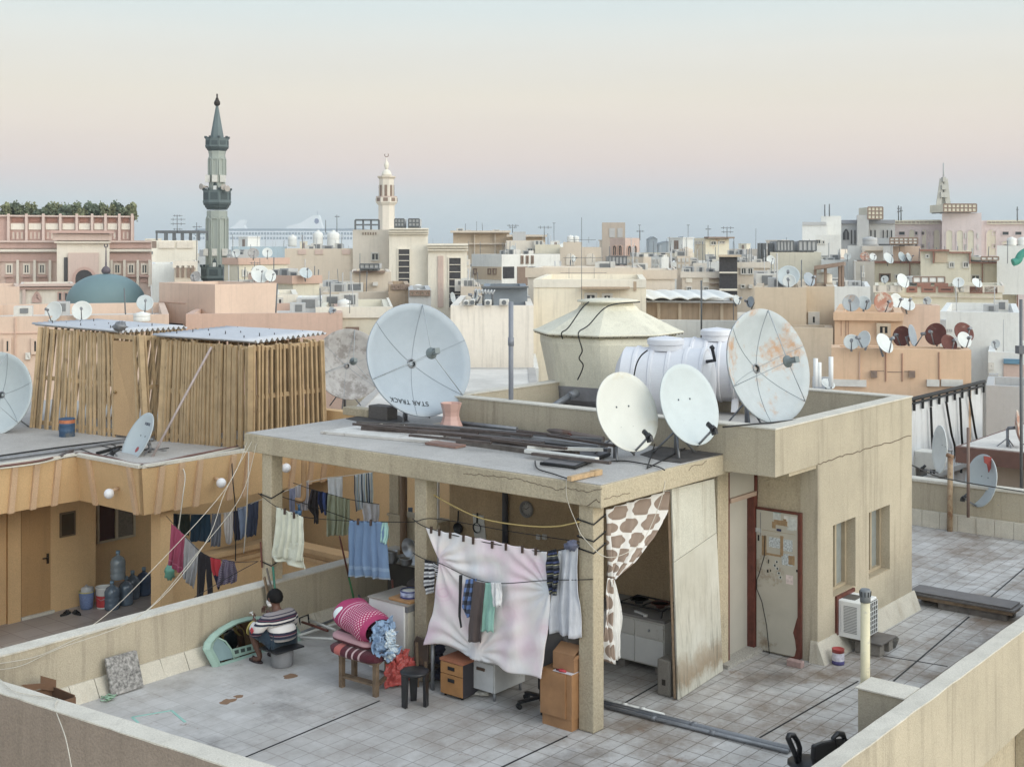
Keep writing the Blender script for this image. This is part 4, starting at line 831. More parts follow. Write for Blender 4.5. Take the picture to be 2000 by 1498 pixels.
# ---- office chairs ----
def office_base(t, q, h):
    m = MB(); m.tube([q+up*.06, q+up*h], .03, 10); m.tube([q+up*.2, q+up*.32], .045, 10); part(m, 'column', BLKP, t)
    for k in range(5):
        an = rad(72*k+200); d = V((cos(an), sin(an), 0)); m = MB(); m.bar(q+up*.11, q+d*.29+up*.075, .05, .03); lg_ = part(m, 'base_arm', BLKP, t)
        m = MB(); c = q+d*.28+up*.03; s_ = V((-d.y, d.x, 0)); m.tube([c-s_*.03, c+s_*.03], .03, 12); part(m, 'castor', BLACK, lg_)
q = G(1058, 1378); t = thing('office_chair', 'dark grey office chair on castors behind the rose sheet', 'chair', q); office_base(t, q, .45)
m = MB(); m.blob(q+up*.47, (.22, .22, .05)); part(m, 'seat', BLKP, t)
m = MB(); m.blob(PA(1079, 1268, .12), (.2, .05, .23)); part(m, 'backrest', plain('grey_vinyl', (92, 92, 98), .8, rough=.5), t)
q = G(1612, 1545); t = thing('office_chair', 'black office chair with loop armrests behind the right parapet', 'chair', q)
f = (U*.1-W*1.0).normalized(); rt = V((f.y, -f.x, 0)); zz = .1
seatM = Matrix(((rt.x, f.x, 0, q.x), (rt.y, f.y, 0, q.y), (0, 0, 1, 0), (0, 0, 0, 1)))
sd = lambda pts: pts
c1, c2 = PB(1612, 1470, -2.9), PB(1585, 1475, -2.9)
bp = [(1583, 1452), (1600, 1446), (1628, 1441), (1650, 1440), (1662, 1480), (1650, 1512), (1590, 1512), (1581, 1480)]
m = MB(); m.prism([PB(x, y, -2.72) for x, y in bp], -W*.05); part(m, 'backrest', BLKP, t, bevel=.02)
sp_ = [(1555, 1470), (1585, 1464), (1600, 1500), (1585, 1530), (1560, 1500)]
m = MB(); z0 = PB(1570, 1480, -2.62); m.blob(PB(1578, 1490, -2.55), (.2, .2, .05)); part(m, 'seat', BLKP, t)
for pts, b in (([(1560, 1492), (1552, 1470), (1539, 1440), (1541, 1435), (1550, 1435), (1558, 1448), (1562, 1460), (1560, 1492)], -2.5), ([(1632, 1470), (1628, 1440), (1636, 1432), (1646, 1433), (1650, 1445), (1648, 1470)], -2.75)):
    m = MB(); m.tube([PB(x, y, b) for x, y in pts], .026, 8); part(m, 'armrest', BLKP, t)
m = MB(); qq = PB(1562, 1492, -2.5); m.tube([V((qq.x, qq.y, .0)), qq], .02, 8); qq = PB(1600, 1500, -2.6); m.tube([V((qq.x, qq.y, 0)), qq], .05, 10); part(m, 'stem', BLKP, t)
# ---- along the low wall: slab, box, mirror, poles ----
def lean(px, py, b0=5.0, k=.32):
    kx, kz = (px-HX)/F, -(py-HY)/F; o = V((0, 0, EYE)); d = V((kx, 1, kz)); nrm = W-V((0, 0, k))
    t_ = (nrm.dot(O+W*b0)-nrm.dot(o))/nrm.dot(d); return o+d*t_
m = MB(); q = [lean(219, 1361), lean(282, 1341), lean(268, 1270), lean(207, 1287)]
m.prism(q, W*.05); solo(m, 'stone_slab', plain('speckled_terrazzo', (150, 146, 142), .8, amt=.75, scale=26, rough=.7), 'speckled grey stone slab leaning on the low wall', 'slab', bevel=.012)
m = MB(); q = G(208, 1368)
for i in range(5):
    m.tube(smooth([q+V((random.uniform(-.1, .1), random.uniform(-.08, .08), .015+random.uniform(0, .05))) for _ in range(5)]), .008, 5)
solo(m, 'rope', plain('pale_green_cord', (132, 168, 140), .95), 'tangle of pale green cord at the foot of the stone slab', 'cord')
t = thing('cardboard_box', 'open cardboard box behind the lower left parapet', 'box', L(-3.7, 4.9, 0))
cb = lambda a0, a1, b0, b1, z0, z1, nm: part(MB(LF).box(a0, a1, b0, b1, z0, z1), nm, CARD2, t)
CARD2 = plain('brown_box_board', (128, 92, 64), .8, rough=.9, amt=.15)
pa, pb = loc(PB(30, 1334, 5.05)), loc(PB(110, 1330, 5.0)); zt_ = loc(PB(110, 1345, 4.95)).z
cb(pa.x, pb.x, 5.06, 5.075, 0, zt_, 'side'); cb(pa.x, pb.x, 4.6, 4.615, 0, zt_-.02, 'side'); cb(pb.x-.015, pb.x, 4.616, 5.059, 0, zt_, 'side'); cb(pa.x, pa.x+.015, 4.616, 5.059, 0, zt_, 'side'); cb(pa.x+.016, pb.x-.016, 4.616, 5.059, 0.004, .02, 'bottom')
q = [loc(PB(x, y, 5.04)) for x, y in ((79, 1345), (109, 1350), (109, 1327), (79, 1319))]; m = MB(LF); m.prism(q, (0, -.008, 0)); part(m, 'flap', CARD2, t)
q = [loc(PB(x, y, 4.9)) for x, y in ((40, 1337), (88, 1333), (86, 1342), (60, 1349))]; m = MB(LF); m.prism(q, (0, -.008, 0)); part(m, 'flap', CARD2, t)
# mirror
t = thing('mirror', 'half round mirror in a pale green moulded frame leaning on the low wall', 'mirror', G(420, 1303))
outer = [(416, 1304), (397, 1268), (400, 1255), (412, 1240), (430, 1226), (455, 1212), (485, 1204), (520, 1203), (552, 1208), (580, 1221), (592, 1243), (588, 1252)]
def scl(pts, k, c=(500, 1256)): return [(c[0]+(x-c[0])*k, c[1]+(y-c[1])*k) for x, y in pts]
inn = scl(outer, .84, (500, 1250)); GRN = plain('pale_green_frame', (144, 176, 162), .95, rough=.45, amt=.1); GRB = plain('blue_green_panel', (120, 148, 152), .9, amt=.1)
m = MB()
for i in range(len(outer)):
    j = (i+1) % len(outer); a, b, c, d = outer[i], outer[j], inn[j], inn[i]; md1, md2 = ((a[0]+d[0])/2, (a[1]+d[1])/2), ((b[0]+c[0])/2, (b[1]+c[1])/2)
    ff = lambda p, o: lean(p[0], p[1], 4.97, .36)-W*o
    for (p0, o0), (p1, o1), q0, q1 in (((a, .0), (md1, .05), b, md2), ((md1, .05), (d, .02), md2, c)):
        m.hexa([ff(p0, -.02), ff(q0, -.02), ff(q1, -.02), ff(p1, -.02)], [ff(p0, o0), ff(q0, o0), ff(q1, o1), ff(p1, o1)])
part(m, 'frame', GRN, t)
m = MB(); m.prism([lean(x, y, 4.985, .36) for x, y in inn], W*.012); part(m, 'glass', plain('mirror_glass', (150, 140, 126), 1.0, rough=.03, metal=1.0, amt=.02), t)
m = MB(); m.prism([lean(x, y, 4.975, .36) for x, y in ((421, 1244), (436, 1252), (449, 1266), (456, 1284), (424, 1292), (412, 1266))], W*.008); part(m, 'side_panel', GRB, t)
m = MB(); m.prism([lean(x, y, 4.973, .36) for x, y in ((452, 1268), (505, 1254), (508, 1268), (457, 1284))], W*.008); bp_ = part(m, 'base_panel', GRN, t)
m = MB()
for i in range(4):
    x = 458+i*12; y = 1270-i*3; m.prism([lean(a, b, 4.97, .36) for a, b in ((x, y), (x+8, y-2), (x+9, y+5), (x+1, y+7))], W*.003)
part(m, 'fretwork', plain('dark_fret', (60, 74, 72), .9), bp_)
m = MB(); m.tube([lean(x, y, 4.972, .36) for x, y in ((421, 1243), (440, 1252), (452, 1268), (457, 1286))], .012, 6); m.tube([lean(x, y, 4.972, .36) for x, y in ((508, 1210), (506, 1230), (508, 1254))], .012, 6); part(m, 'bead', GRN, t)
# poles against the pillar
m = MB(); m.bar(PB(531, 1192, 5.12), PB(516, 1127, 5.2), .07, .02); solo(m, 'plank', WOOD, 'grey brown plank leaning on the left corner pillar', 'plank', 'planks leaning on the corner pillar')
m = MB(); m.bar(PB(540, 1190, 5.13), PB(521, 1110, 5.22), .06, .02); solo(m, 'plank', WOODG, 'thinner plank leaning behind the first at the corner pillar', 'plank', 'planks leaning on the corner pillar')
m = MB(); m.tube([PB(541, 1200, 5.05), PB(533, 1106, 5.2)], .016, 8); solo(m, 'pole', plain('green_pole', (38, 118, 96), .9, rough=.4), 'thin green pole leaning on the left corner pillar', 'pole')
m = MB(); m.bar(PA(509, 1058, -.02), PA(512, 1108, -.02), .02, .02); solo(m, 'rusty_rod', REDW, 'short rusty rod tied to the left corner pillar', 'rod')
t = thing('broom', 'long handled broom with a green head leaning under the blue towel', 'broom', G(700, 1215))
h0, h1 = G(696, 1212)+up*.15, PB(663, 1047, 5.0); hm = h0.lerp(h1, .45)
m = MB(); m.tube([h0, hm], .014, 8); part(m, 'handle', plain('green_handle', (40, 120, 66), .9), t); m = MB(); m.tube([hm, h1], .013, 8); part(m, 'grip', REDW, t)
m = MB(); m.hexa([h0+V((-.1, -.04, -.15)), h0+V((.1, -.04, -.15)), h0+V((.1, .05, -.15)), h0+V((-.1, .05, -.15))], [h0+V((-.03, -.02, .02)), h0+V((.03, -.02, .02)), h0+V((.03, .02, .02)), h0+V((-.03, .02, .02))]); part(m, 'brush_head', plain('green_bristles', (58, 138, 74), .9, amt=.3, scale=30), t)
q = G(716, 1222); t = thing('dustpan', 'grey dustpan standing beside the green broom', 'dustpan', q)
m = MB(); m.blob(q+up*.12, (.12, .05, .11)); part(m, 'pan', plain('grey_plastic', (86, 94, 100), .9), t); m = MB(); m.tube([q+up*.2, PB(700, 1162, 4.9)], .014, 8); part(m, 'handle', plain('grey_plastic', (86, 94, 100)), t)
q = PA(772, 1150, .6); m = MB(); m.tube([V((q.x, q.y, .3)), PA(766, 1132, .5)], .014, 8); solo(m, 'pole', REDW, 'thin red brown pole with a white tip behind the fridge', 'pole')
# old metal bed frame parts
bg_ = 'metal bed frame tubes lying beside the low wall'
for i, (a, b, l, mt) in enumerate((((583, 1246), (700, 1198), 'long dark tube of the dismantled bed frame against the wall', GALV), ((583, 1254), (720, 1210), 'pale tube of the dismantled bed frame along the wall', WHITED), ((586, 1262), (700, 1268), 'pale tube of the bed frame pointing at the bench', WHITED), ((605, 1232), (655, 1252), 'short pale cross tube of the bed frame', WHITED), ((590, 1240), (640, 1258), 'rusty cross tube of the bed frame', REDW))):
    m = MB(); m.tube([G(*a)+up*(.06+.03*i), G(*b)+up*(.06+.03*i)], .018, 8); solo(m, 'metal_tube', mt, l, 'tube', bg_)
m = MB(); m.box(-.03, .03, -.03, .03, 0, 0)
m = MB(); p = PB(588, 1222, 5.2); q = PB(600, 1204, 5.2); m.tube([PB(587, 1240, 5.15), PB(585, 1207, 5.2), PB(602, 1200, 5.2), PB(604, 1225, 5.15)], .012, 6); solo(m, 'wire_hook', BLACK, 'small bent iron bracket on the low wall beside the seated man', 'bracket')
# ---- right-hand side of the house ----
pg = 'grey conduit pipes laid across the terrace'
for i in range(4):
    o = (i-1.5)*.055; p, q = loc(G(1181, 1378)), loc(G(1546, 1468)); d = (q-p).normalized(); n_ = V((-d.y, d.x, 0))
    mt = (GALV, plain('blue_grey_conduit', (112, 116, 124), .8, rough=.4), GALV, WHITED)[i]
    m = MB(LF); s0 = p+n_*o; s1 = (q if i < 3 else p.lerp(q, .32))+n_*o; m.tube([s0-d*.3+V((0, 0, .03)), s1+V((0, 0, .03))], .021, 10)
    for k in (.3, .62) if i in (0, 3) else (.5,): c = s0.lerp(s1, k); m.tube([c-d*.03+V((0, 0, .03)), c+d*.03+V((0, 0, .03))], .028, 10)
    solo(m, 'conduit_pipe', mt, ('long grey conduit nearest the kitchen cabinet', 'blue grey conduit second in the row of pipes', 'grey conduit third in the row of pipes', 'short white conduit ending beside the nearest pillar')[3-i] if 0 else ('grey conduit lowest in the row of pipes on the floor', 'blue grey conduit second in the row of pipes on the floor', 'grey conduit third in the row of pipes on the floor', 'short white conduit at the upper side of the row of pipes')[i], 'pipe', pg)
p = loc(G(1230, 1392)); m = MB(LF); m.box(p.x-.05, p.x+.1, p.y-.1, p.y+.25, 0, .04); solo(m, 'cement_lump', plaster('cement_lump', (160, 150, 138), .8, bump=1), 'broken cement bedding under the pipes beside the nearest pillar', 'cement', bevel=.015)
# air conditioner
a0 = wr(1634, 1200)[0]; bF = loc(PA(1685, 1215, a0)).y; a1 = loc(PB(1714, 1200, bF)).x; z1, z0 = loc(PA(1686, 1180, a0)).z, loc(PA(1686, 1252, a0)).z
t = thing('air_conditioner', 'white window air conditioner sticking out under the nearer house window', 'air conditioner', L(a0, bF, z0))
m = MB(LF); m.box(a0, a1, bF+.01, BW-.001, z0, z1); part(m, 'casing', WHITEP, t, bevel=.012)
m = MB(LF); m.box(a0+.03, a1-.03, bF-.004, bF+.0095, z0+.03, z1-.03); part(m, 'coil', DARK, t)
m = MB(LF)
for i in range(8): a = a0+.03+(a1-a0-.06)*i/7; m.box(a-.004, a+.004, bF-.014, bF-.004, z0+.03, z1-.03)
for i in range(8): zz = z0+.03+(z1-z0-.06)*i/7; m.box(a0+.03, a1-.03, bF-.016, bF-.0141, zz-.004, zz+.004)
part(m, 'grille', WHITEP, t)
m = MB(LF)
for i in range(18): zz = z0+.07+i*(z1-z0-.12)/18; m.box(a0-.004, a0-.0005, bF+.08, bF+.26, zz, zz+.008); m.box(a0-.004, a0-.0005, bF+.3, BW-.06, zz, zz+.008)
part(m, 'side_louvres', GALV, t)
m = MB(LF); m.box(a0+.1, a0+.35, bF+.15, bF+.35, z1+.0005, z1+.004); part(m, 'top_vent', plain('dark_grille', (96, 90, 84), .8), t)
m = MB(LF); m.box(a0+.12, a0+.24, bF-.022, bF-.0165, z1-.09, z1-.045); part(m, 'name_plate', GALV, t)
m = MB(LF); m.box(a0-.05, a0-.001, BW-.03, BW-.001, z0-.06, z1+.05); m.box(a0-.001, a1+.04, BW-.03, BW-.001, z1+.002, z1+.05); part(m, 'surround', REDW, t)
p = loc(G(1690, 1292)); CONC = plaster('grey_block', (150, 142, 132), .8, bump=.6)
for i, (da, db, w, d_, l) in enumerate(((.05, -.12, .14, .3, 'left concrete block propping the air conditioner slab'), (.34, -.12, .14, .3, 'right concrete block propping the air conditioner slab'))):
    m = MB(LF); m.box(a0+da+.1, a0+da+.1+w, bF+db-.05, bF+db+d_, 0, .15); solo(m, 'concrete_block', CONC, l, 'block', bevel=.01)
m = MB(LF); m.box(a0+.12, a0+.62, bF-.2, bF+.2, .152, .18); solo(m, 'stone_slab', plain('dark_slab', (112, 104, 98), .8, amt=.2), 'dark slab on concrete blocks under the air conditioner', 'slab', bevel=.01)
q = G(1733, 1262); m = MB(); m.lathe([(.11, .0), (.15, .11), (.155, .115), (.14, .11), (.1, .02), (.001, .02)], 24, q); solo(m, 'basin', plain('grey_basin', (120, 116, 110), .8), 'grey round basin beside the air conditioner blocks', 'basin')
q = G(1637, 1296); t = thing('paint_can', 'white and purple paint can with a red rim at the house corner', 'can', q)
m = MB(); m.lathe([(.075, .0), (.077, .005), (.077, .05)], 24, q); part(m, 'base_band', plain('purple_print', (70, 64, 120), .9, amt=.3, scale=20), t)
m = MB(); m.lathe([(.077, .05), (.077, .15)], 24, q, cap=False); part(m, 'label_band', plain('white_print', (206, 200, 212), .9, amt=.3, scale=18), t)
m = MB(); m.lathe([(.077, .15), (.077, .19), (.08, .195), (.07, .195), (.066, .18), (.001, .18)], 24, q); part(m, 'rim', plain('red_rim', (176, 52, 48), .9, rough=.4, dirt=(150, 110, 70)), t)
p = loc(G(1550, 1303)); m = MB(LF); m.box(p.x, p.x+.1, p.y-.1, p.y+.1, 0, .08); solo(m, 'brick', plain('pink_brick', (172, 140, 134), .85, amt=.2, scale=20), 'single pinkish brick at the foot of the open door', 'brick', bevel=.008)
p = loc(G(1412, 1308)); m = MB(LF); m.bar((p.x-.05, p.y+.0, 0.0), (p.x+.0, p.y+.05, .26), .05, .02); solo(m, 'wood_offcut', WOOD, 'short wood offcut leaning at the bottom of the white board', 'wood')
q = L(.95, -2.74, 0); yq_ = q.y; zt_ = EYE-(1150-HY)/F*yq_; t = thing('vent_pipe', 'cream vent pipe with a slotted cap standing at the parapet pier', 'pipe', q)
qx = (1690-HX)/F*yq_; q = V((qx, yq_, 0))
m = MB(); m.tube([q, q+up*(zt_-.12)], .047, 16); m.tube([q+up*.75, q+up*.9], .056, 16); part(m, 'pipe', plain('cream_pipe', (206, 196, 160), .92, rough=.55, dirt=(150, 146, 140), dscale=5), t)
m = MB(); m.lathe([(.052, zt_-.13), (.052, zt_-.06), (.056, zt_-.02), (.045, zt_)], 16, q); part(m, 'cap', plain('grey_cap', (120, 124, 128), .85), t)
m = MB()
for k in range(10): an = k*pi/5; d = V((cos(an), sin(an), 0)); m.bar(q+d*.055+up*(zt_-.07), q+d*.058+up*(zt_-.02), .012, .006)
part(m, 'slots', BLACK, t)
# stack of boards by the far corner of the house
p0 = loc(G(1985, 1215)); p1 = loc(G(1787, 1172)); aa = p0.x
g_ = 'boards stacked on the terrace beyond the house'
for i, (z0, z1, da, w, b0, b1, mt, l) in enumerate(((.0, .09, .05, .1, p0.y+.12, -1.15, WOODG, 'left bottom timber under the board stack'), (.0, .09, .3, .1, p0.y+.1, -.8, WOODG, 'rear bottom timber under the board stack'), (.1, .15, .02, .4, p0.y+.04, -.75, WOOD, 'middle brown board of the stack'), (.155, .18, .0, .42, p0.y, -.7, plain('grey_board', (112, 106, 104), .85, amt=.15), 'upper grey board of the stack'), (.185, .205, .03, .4, p0.y+.05, -.72, plain('grey_board', (112, 106, 104)), 'topmost grey sheet of the board stack'))):
    m = MB(LF); m.box(aa-.1+da, aa-.1+da+w, b0, b1, z0, z1); solo(m, 'board', mt, l, 'board', g_)
# ================= satellite dishes =================
DW = plain('dish_white', (212, 216, 214), .92, rough=.5, amt=.04, dirt=(150, 146, 132), dscale=2.2, dlo=.66)
DB = plain('dish_blue_grey', (164, 176, 188), .85, rough=.45, amt=.04)
DP = plain('dish_pale_grey', (192, 202, 205), .86, rough=.5, amt=.04, dirt=(150, 152, 148), dscale=3.5, dlo=.66)
DR = plain('dish_rusty', (186, 194, 198), .85, rough=.6, amt=.05, dirt=(184, 128, 66), dscale=1.35, dlo=.535)
DO = plain('dish_orange_rust', (200, 190, 176), .9, rough=.7, dirt=(164, 84, 44), dscale=3.0, dlo=.44)
DRR = plain('dish_red_brown', (112, 58, 48), .85, rough=.7, amt=.15, dirt=(150, 120, 108), dscale=2.5, dlo=.62)
DM = plain('dish_mottled', (176, 172, 170), .85, rough=.75, amt=.14, dirt=(120, 112, 108), dscale=2.6, dlo=.5)
CREAMD = plain('dish_cream', (212, 212, 204), .86, rough=.45, amt=.03, dirt=(190, 180, 156), dscale=1.4, dlo=.56)
def dish(label, c, D, az, el, mat, style='prime', base=None, sy=1.0, roll=0.0, cat='satellite dish', group=None, seams=6, small=False, feed=True, name='satellite_dish'):
    c = V(c); az, el = rad(az), rad(el); n = V((sin(az)*cos(el), -cos(az)*cos(el), sin(el)))
    x = V((0, 0, 1)).cross(n).normalized(); y = n.cross(x)
    if roll: x, y = x*cos(roll)+y*sin(roll), y*cos(roll)-x*sin(roll)
    R = D/2; f = D*(.38 if style == 'prime' else .62); dep = R*R/(4*f)
    M = Matrix(((x.x, y.x*sy, n.x, c.x), (x.y, y.y*sy, n.y, c.y), (x.z, y.z*sy, n.z, c.z), (0, 0, 0, 1)))
    zz = lambda r: r*r/(4*f)-dep/2
    base = V(base) if base is not None else c-V((0, 0, R*1.1))
    t = thing(name, label, cat, base, group)
    nseg = 28 if small else 56; h0 = .001 if style != 'prime' else R*.07
    pr = [(h0+(R-h0)*i/8, zz(h0+(R-h0)*i/8)) for i in range(9)]; rim = max(.012, .016*D)
    pr += [(R*1.008, zz(R)-.2*rim), (R*1.008, zz(R)-rim)]+[(h0+(R-h0)*i/6, zz(h0+(R-h0)*i/6)-rim*.9) for i in range(6, -1, -1)]
    m = MB(M); m.lathe(pr, nseg, cap=False)
    m.lathe([(h0*1.1, zz(h0)-.02), (.0005, zz(h0)-.019)], 12)
    rf = part(m, 'reflector', mat, t)
    bk = M @ V((0, 0, zz(0)-rim))
    if small:
        m = MB(); m.tube([bk, bk-n*.12, V((bk.x, bk.y, base.z))], .03, 6); part(m, 'mount', GALV, t)
        if feed:
            m = MB(); q = c+n*(f-dep/2)*.9; m.tube([M @ V((0, -R*.97, zz(R))), q], .018, 5); m.tube([q-n*.06, q+n*.06], .045, 8); part(m, 'feed', GALV, t)
        return t
    if style == 'prime':
        m = MB(M)
        for k in range(seams):
            an = 2*pi*k/seams+.3; pts = [(cos(an)*r, sin(an)*r, zz(r)+.003) for r in [h0+(R-h0)*i/7 for i in range(8)]]
            for a, b in zip(pts, pts[1:]): m.bar(a, b, .006*D/1.7, .005, up=(0, 0, 1))
        part(m, 'panel_seam', plain('seam_grey', (142, 152, 162), .85), rf)
        m = MB(M); m.lathe([(h0*1.25, zz(h0)+.004), (h0*1.2, zz(h0)+.014), (h0*.95, zz(h0)+.014)], 16, cap=False); part(m, 'hub', GALV, t)
        ft = V((0, 0, f-dep/2)); m = MB(M)
        for k in range(3):
            an = 2*pi*k/3+1.35; m.tube([(cos(an)*R*.99, sin(an)*R*.99, zz(R)), ft], .005*D/1.7+.002, 6)
        part(m, 'strut', plain('pale_strut', (166, 174, 180), .85), t)
        m = MB(M); m.lathe([(.05, 0), (.085, .01), (.085, .03), (.04, .04), (.04, .16), (.03, .17)], 18, ft-V((0, 0, .03))); m.box(-.03, .05, -.04, .04, f-dep/2+.08, f-dep/2+.16); part(m, 'feed_horn', plain('feed_horn_grey', (120, 132, 134), .8, rough=.4), t)
    else:
        m = MB(M); a0 = V((0, -R*1.0, zz(R)-.01)); e = V((0, -R*.85/sy, f*.62))
        m.tube([a0-V((0, 0, .03)), e], .014, 8); part(m, 'feed_arm', GALV, t)
        m = MB(M); d = (V((0, 0, .0))-e).normalized(); m.tube([e, e+d*.1], .03, 10); m.tube([e-d*.02, e+d*.02], .04, 10); m.box(e.x-.02, e.x+.02, e.y-.06, e.y, e.z-.03, e.z+.05); part(m, 'feed_horn', BLKP, t)
        m = MB(M)
        for sx in (-1, 1):
            for s2 in (-1, 1): r_ = R*.26; m.blob((sx*r_*.8, s2*r_-.1*R, zz(r_)+.004), (.012, .012, .006), n=8, m=5)
        part(m, 'bolts', plain('bolt_grey', (96, 104, 110), .8), rf)
    m = MB(); m.tube([bk, bk-n*.16], .035, 10); k = bk-n*.16
    m.tube([k, V((k.x, k.y, base.z))], .03, 10); part(m, 'mount', GALV, t)
    for an in (.6, 2.7, 4.7):
        m = MB(); m.tube([V((k.x, k.y, base.z+(k.z-base.z)*.55)), V((k.x+cos(an)*.32*D**.5, k.y+sin(an)*.32*D**.5, base.z+.01))], .014, 6); part(m, 'leg', GALV, t)
    return t, M, zz, R
CT = 2.724
t, M, zz, R = dish('large blue grey dish on the canopy with STAR TRACK lettering near its lower rim', P(812, 706, 18.3), 1.67, 33, 18, DB, base=V((P(812, 700, 18.6).x, 18.6, CT)))
def text(s, M, h, mat, name, parent, z=0.0, cx=0, cy=0):
    cu = bpy.data.curves.new(name, 'FONT'); cu.body = s; cu.size = h; cu.align_x = 'CENTER'; cu.align_y = 'CENTER'; cu.extrude = .0015; cu.space_character = 1.08
    ob = bpy.data.objects.new(name, cu); COL.objects.link(ob); dg = bpy.context.evaluated_depsgraph_get(); me = bpy.data.meshes.new_from_object(ob.evaluated_get(dg)); bpy.data.objects.remove(ob)
    o = ORG[parent.name]
    for v in me.vertices: v.co = (M @ V((v.co.x+cx, v.co.y+cy, v.co.z+(z(v.co.x+cx, v.co.y+cy) if callable(z) else z))))-o
    me.materials.clear(); me.materials.append(mat); x = bpy.data.objects.new(name, me); COL.objects.link(x); x.parent = parent; ORG[x.name] = o; return x
# the lettering stands upside down at the bottom of the reflector
Mr = M @ Matrix.Rotation(pi-rad(9), 4, 'Z')
text('STAR TRACK', Mr, .105, BLACK, 'lettering', t, z=lambda x, y: zz(math.hypot(x, y))+.006, cx=.14, cy=R*.74)
dish('mottled weathered mesh dish on the neighbouring roof behind the slatted sheds', P(680, 713, 28), 1.58, 22, 15, DM, base=G(680, 787, 1.67))
dish('large pale dish cut off by the left edge of the view', P(-4, 770, 24.6), 1.62, -12, 12, DP, base=G(-4, 852, 1.67))
dish('cream offset dish with its arm pointing right on the canopy', P(1222, 805, 15.1), .88, 32, 20, CREAMD, 'offset', sy=1.1, base=G(1232, 884, CT))
dish('pale grey offset dish with a line across its lower part behind the cream one', P(1343, 791, 15.3), .89, 34, 20, DP, 'offset', sy=1.13, base=G(1332, 884, CT))
dish('large dish with orange rust patches at the house parapet', P(1490, 717, 17.6), 1.6, 36, 14, DR, base=V((P(1490, 720, 17.9).x, 17.9, 2.6)))
t, M, zz, R = dish('white offset dish with small lettering standing at the edge of the yellow roof', P(272, 858, 21.9), .86, -50, 28, DP, 'offset', sy=1.12, base=G(280, 905, 1.67))
text('FORTEC', M, .06, plain('navy_print', (60, 66, 92), .9), 'lettering', t, z=lambda x, y: zz(math.hypot(x, y))+.006, cx=.04, cy=R*.6)
m = MB(M); m.lathe([(.05, .004+zz(.16)), (.05, .008+zz(.16))], 16, (0.04, -.16, 0)); part(m, 'round_badge', plain('red_badge', (176, 70, 72), .9, amt=.4, scale=30), t)
dish('white dish with a torn red cloth tied over its top on the far terrace wall', P(1919, 939, 23.2), .88, -74, 12, DP, 'offset', sy=1.1, base=V((P(1925, 940, 23.6).x, 23.6, .55)))
m = MB(); q = P(1927, 901, 23.05); m.prism([q+V((-.06, 0, .1)), q+V((.08, 0, .08)), q+V((.07, 0, -.12)), q+V((.03, 0, -.2)), q+V((0, 0, -.05)), q+V((-.05, 0, -.02))], (0, -.03, 0)); solo(m, 'torn_cloth', plain('torn_red_cloth', (150, 50, 40), .9), 'torn red cloth draped on the top of the white dish', 'cloth')
dish('tall narrow white dish seen edge on before the white neighbouring house', P(1839, 878, 26.5), 1.0, -92, 3, DW, 'offset', base=V((P(1842, 900, 27).x, 27, -1.2)))
dish('rust edged dish seen edge on above the brown roof', P(1988, 835, 27), .75, 64, 8, DO, 'offset', base=V((P(1988, 835, 27).x, 27, .9)))
m = MB(); q = PA(1891, 1010, 11.9); q0 = PA(1891, 835, 11.9); m.tube([q, q0], .03, 8); solo(m, 'pole', plain('rusty_grey_pole', (128, 104, 92), .85), 'rusty grey pole carrying cables beside the dish with red cloth', 'pole')
m = MB(); m.tube([PA(1855, 1040, 12.1), PA(1856, 893, 12.1)], .05, 10); m.tube([PA(1849, 888, 12.1), PA(1862, 893, 12.1)], .04, 8); solo(m, 'pipe', plain('rusty_cream_pipe', (176, 148, 112), .9, dirt=(130, 86, 52), dscale=4, dlo=.5), 'rusty cream pipe rising against the far terrace wall', 'pipe')
# ================= things lying on the canopy =================
sg = 'old boards and rails piled on the canopy'
def cbar(a, b, w, h, z, mat, label, name='plank'):
    m = MB(); p, q = G(*a, CT+z), G(*b, CT+z); m.bar(p, q, w, h); return solo(m, name, mat, label, 'plank', sg)
DKW = plain('dark_plank', (92, 80, 76), .85, rough=.8, amt=.3, scale=8); GRM = plain('grey_rail', (112, 110, 112), .75, rough=.5, amt=.15)
q = [G(x, y, CT+.003) for x, y in ((626, 847), (700, 836), (880, 851), (838, 866))]; m = MB(); m.prism(q, (0, 0, .035)); solo(m, 'door_panel', plain('flaking_white_panel', (206, 202, 196), .9, dirt=(124, 106, 92), dscale=3, dlo=.56), 'flaking white panel lying at the left of the board pile on the canopy', 'panel', sg)
q = [G(x, y, CT+.003) for x, y in ((1060, 906), (1122, 914), (1188, 888), (1120, 878))]; m = MB(); m.prism(q, (0, 0, .03)); solo(m, 'board', plain('black_edged_board', (120, 116, 118), .8), 'grey board with a black rubber edge at the right end of the pile', 'board', sg)
m = MB(); m.tube([G(1056, 905, CT+.03), G(1122, 913, CT+.03), G(1190, 887, CT+.03)], .022, 6); solo(m, 'rubber_edge', BLACK, 'black rubber strip along the front of the grey board', 'rubber strip')
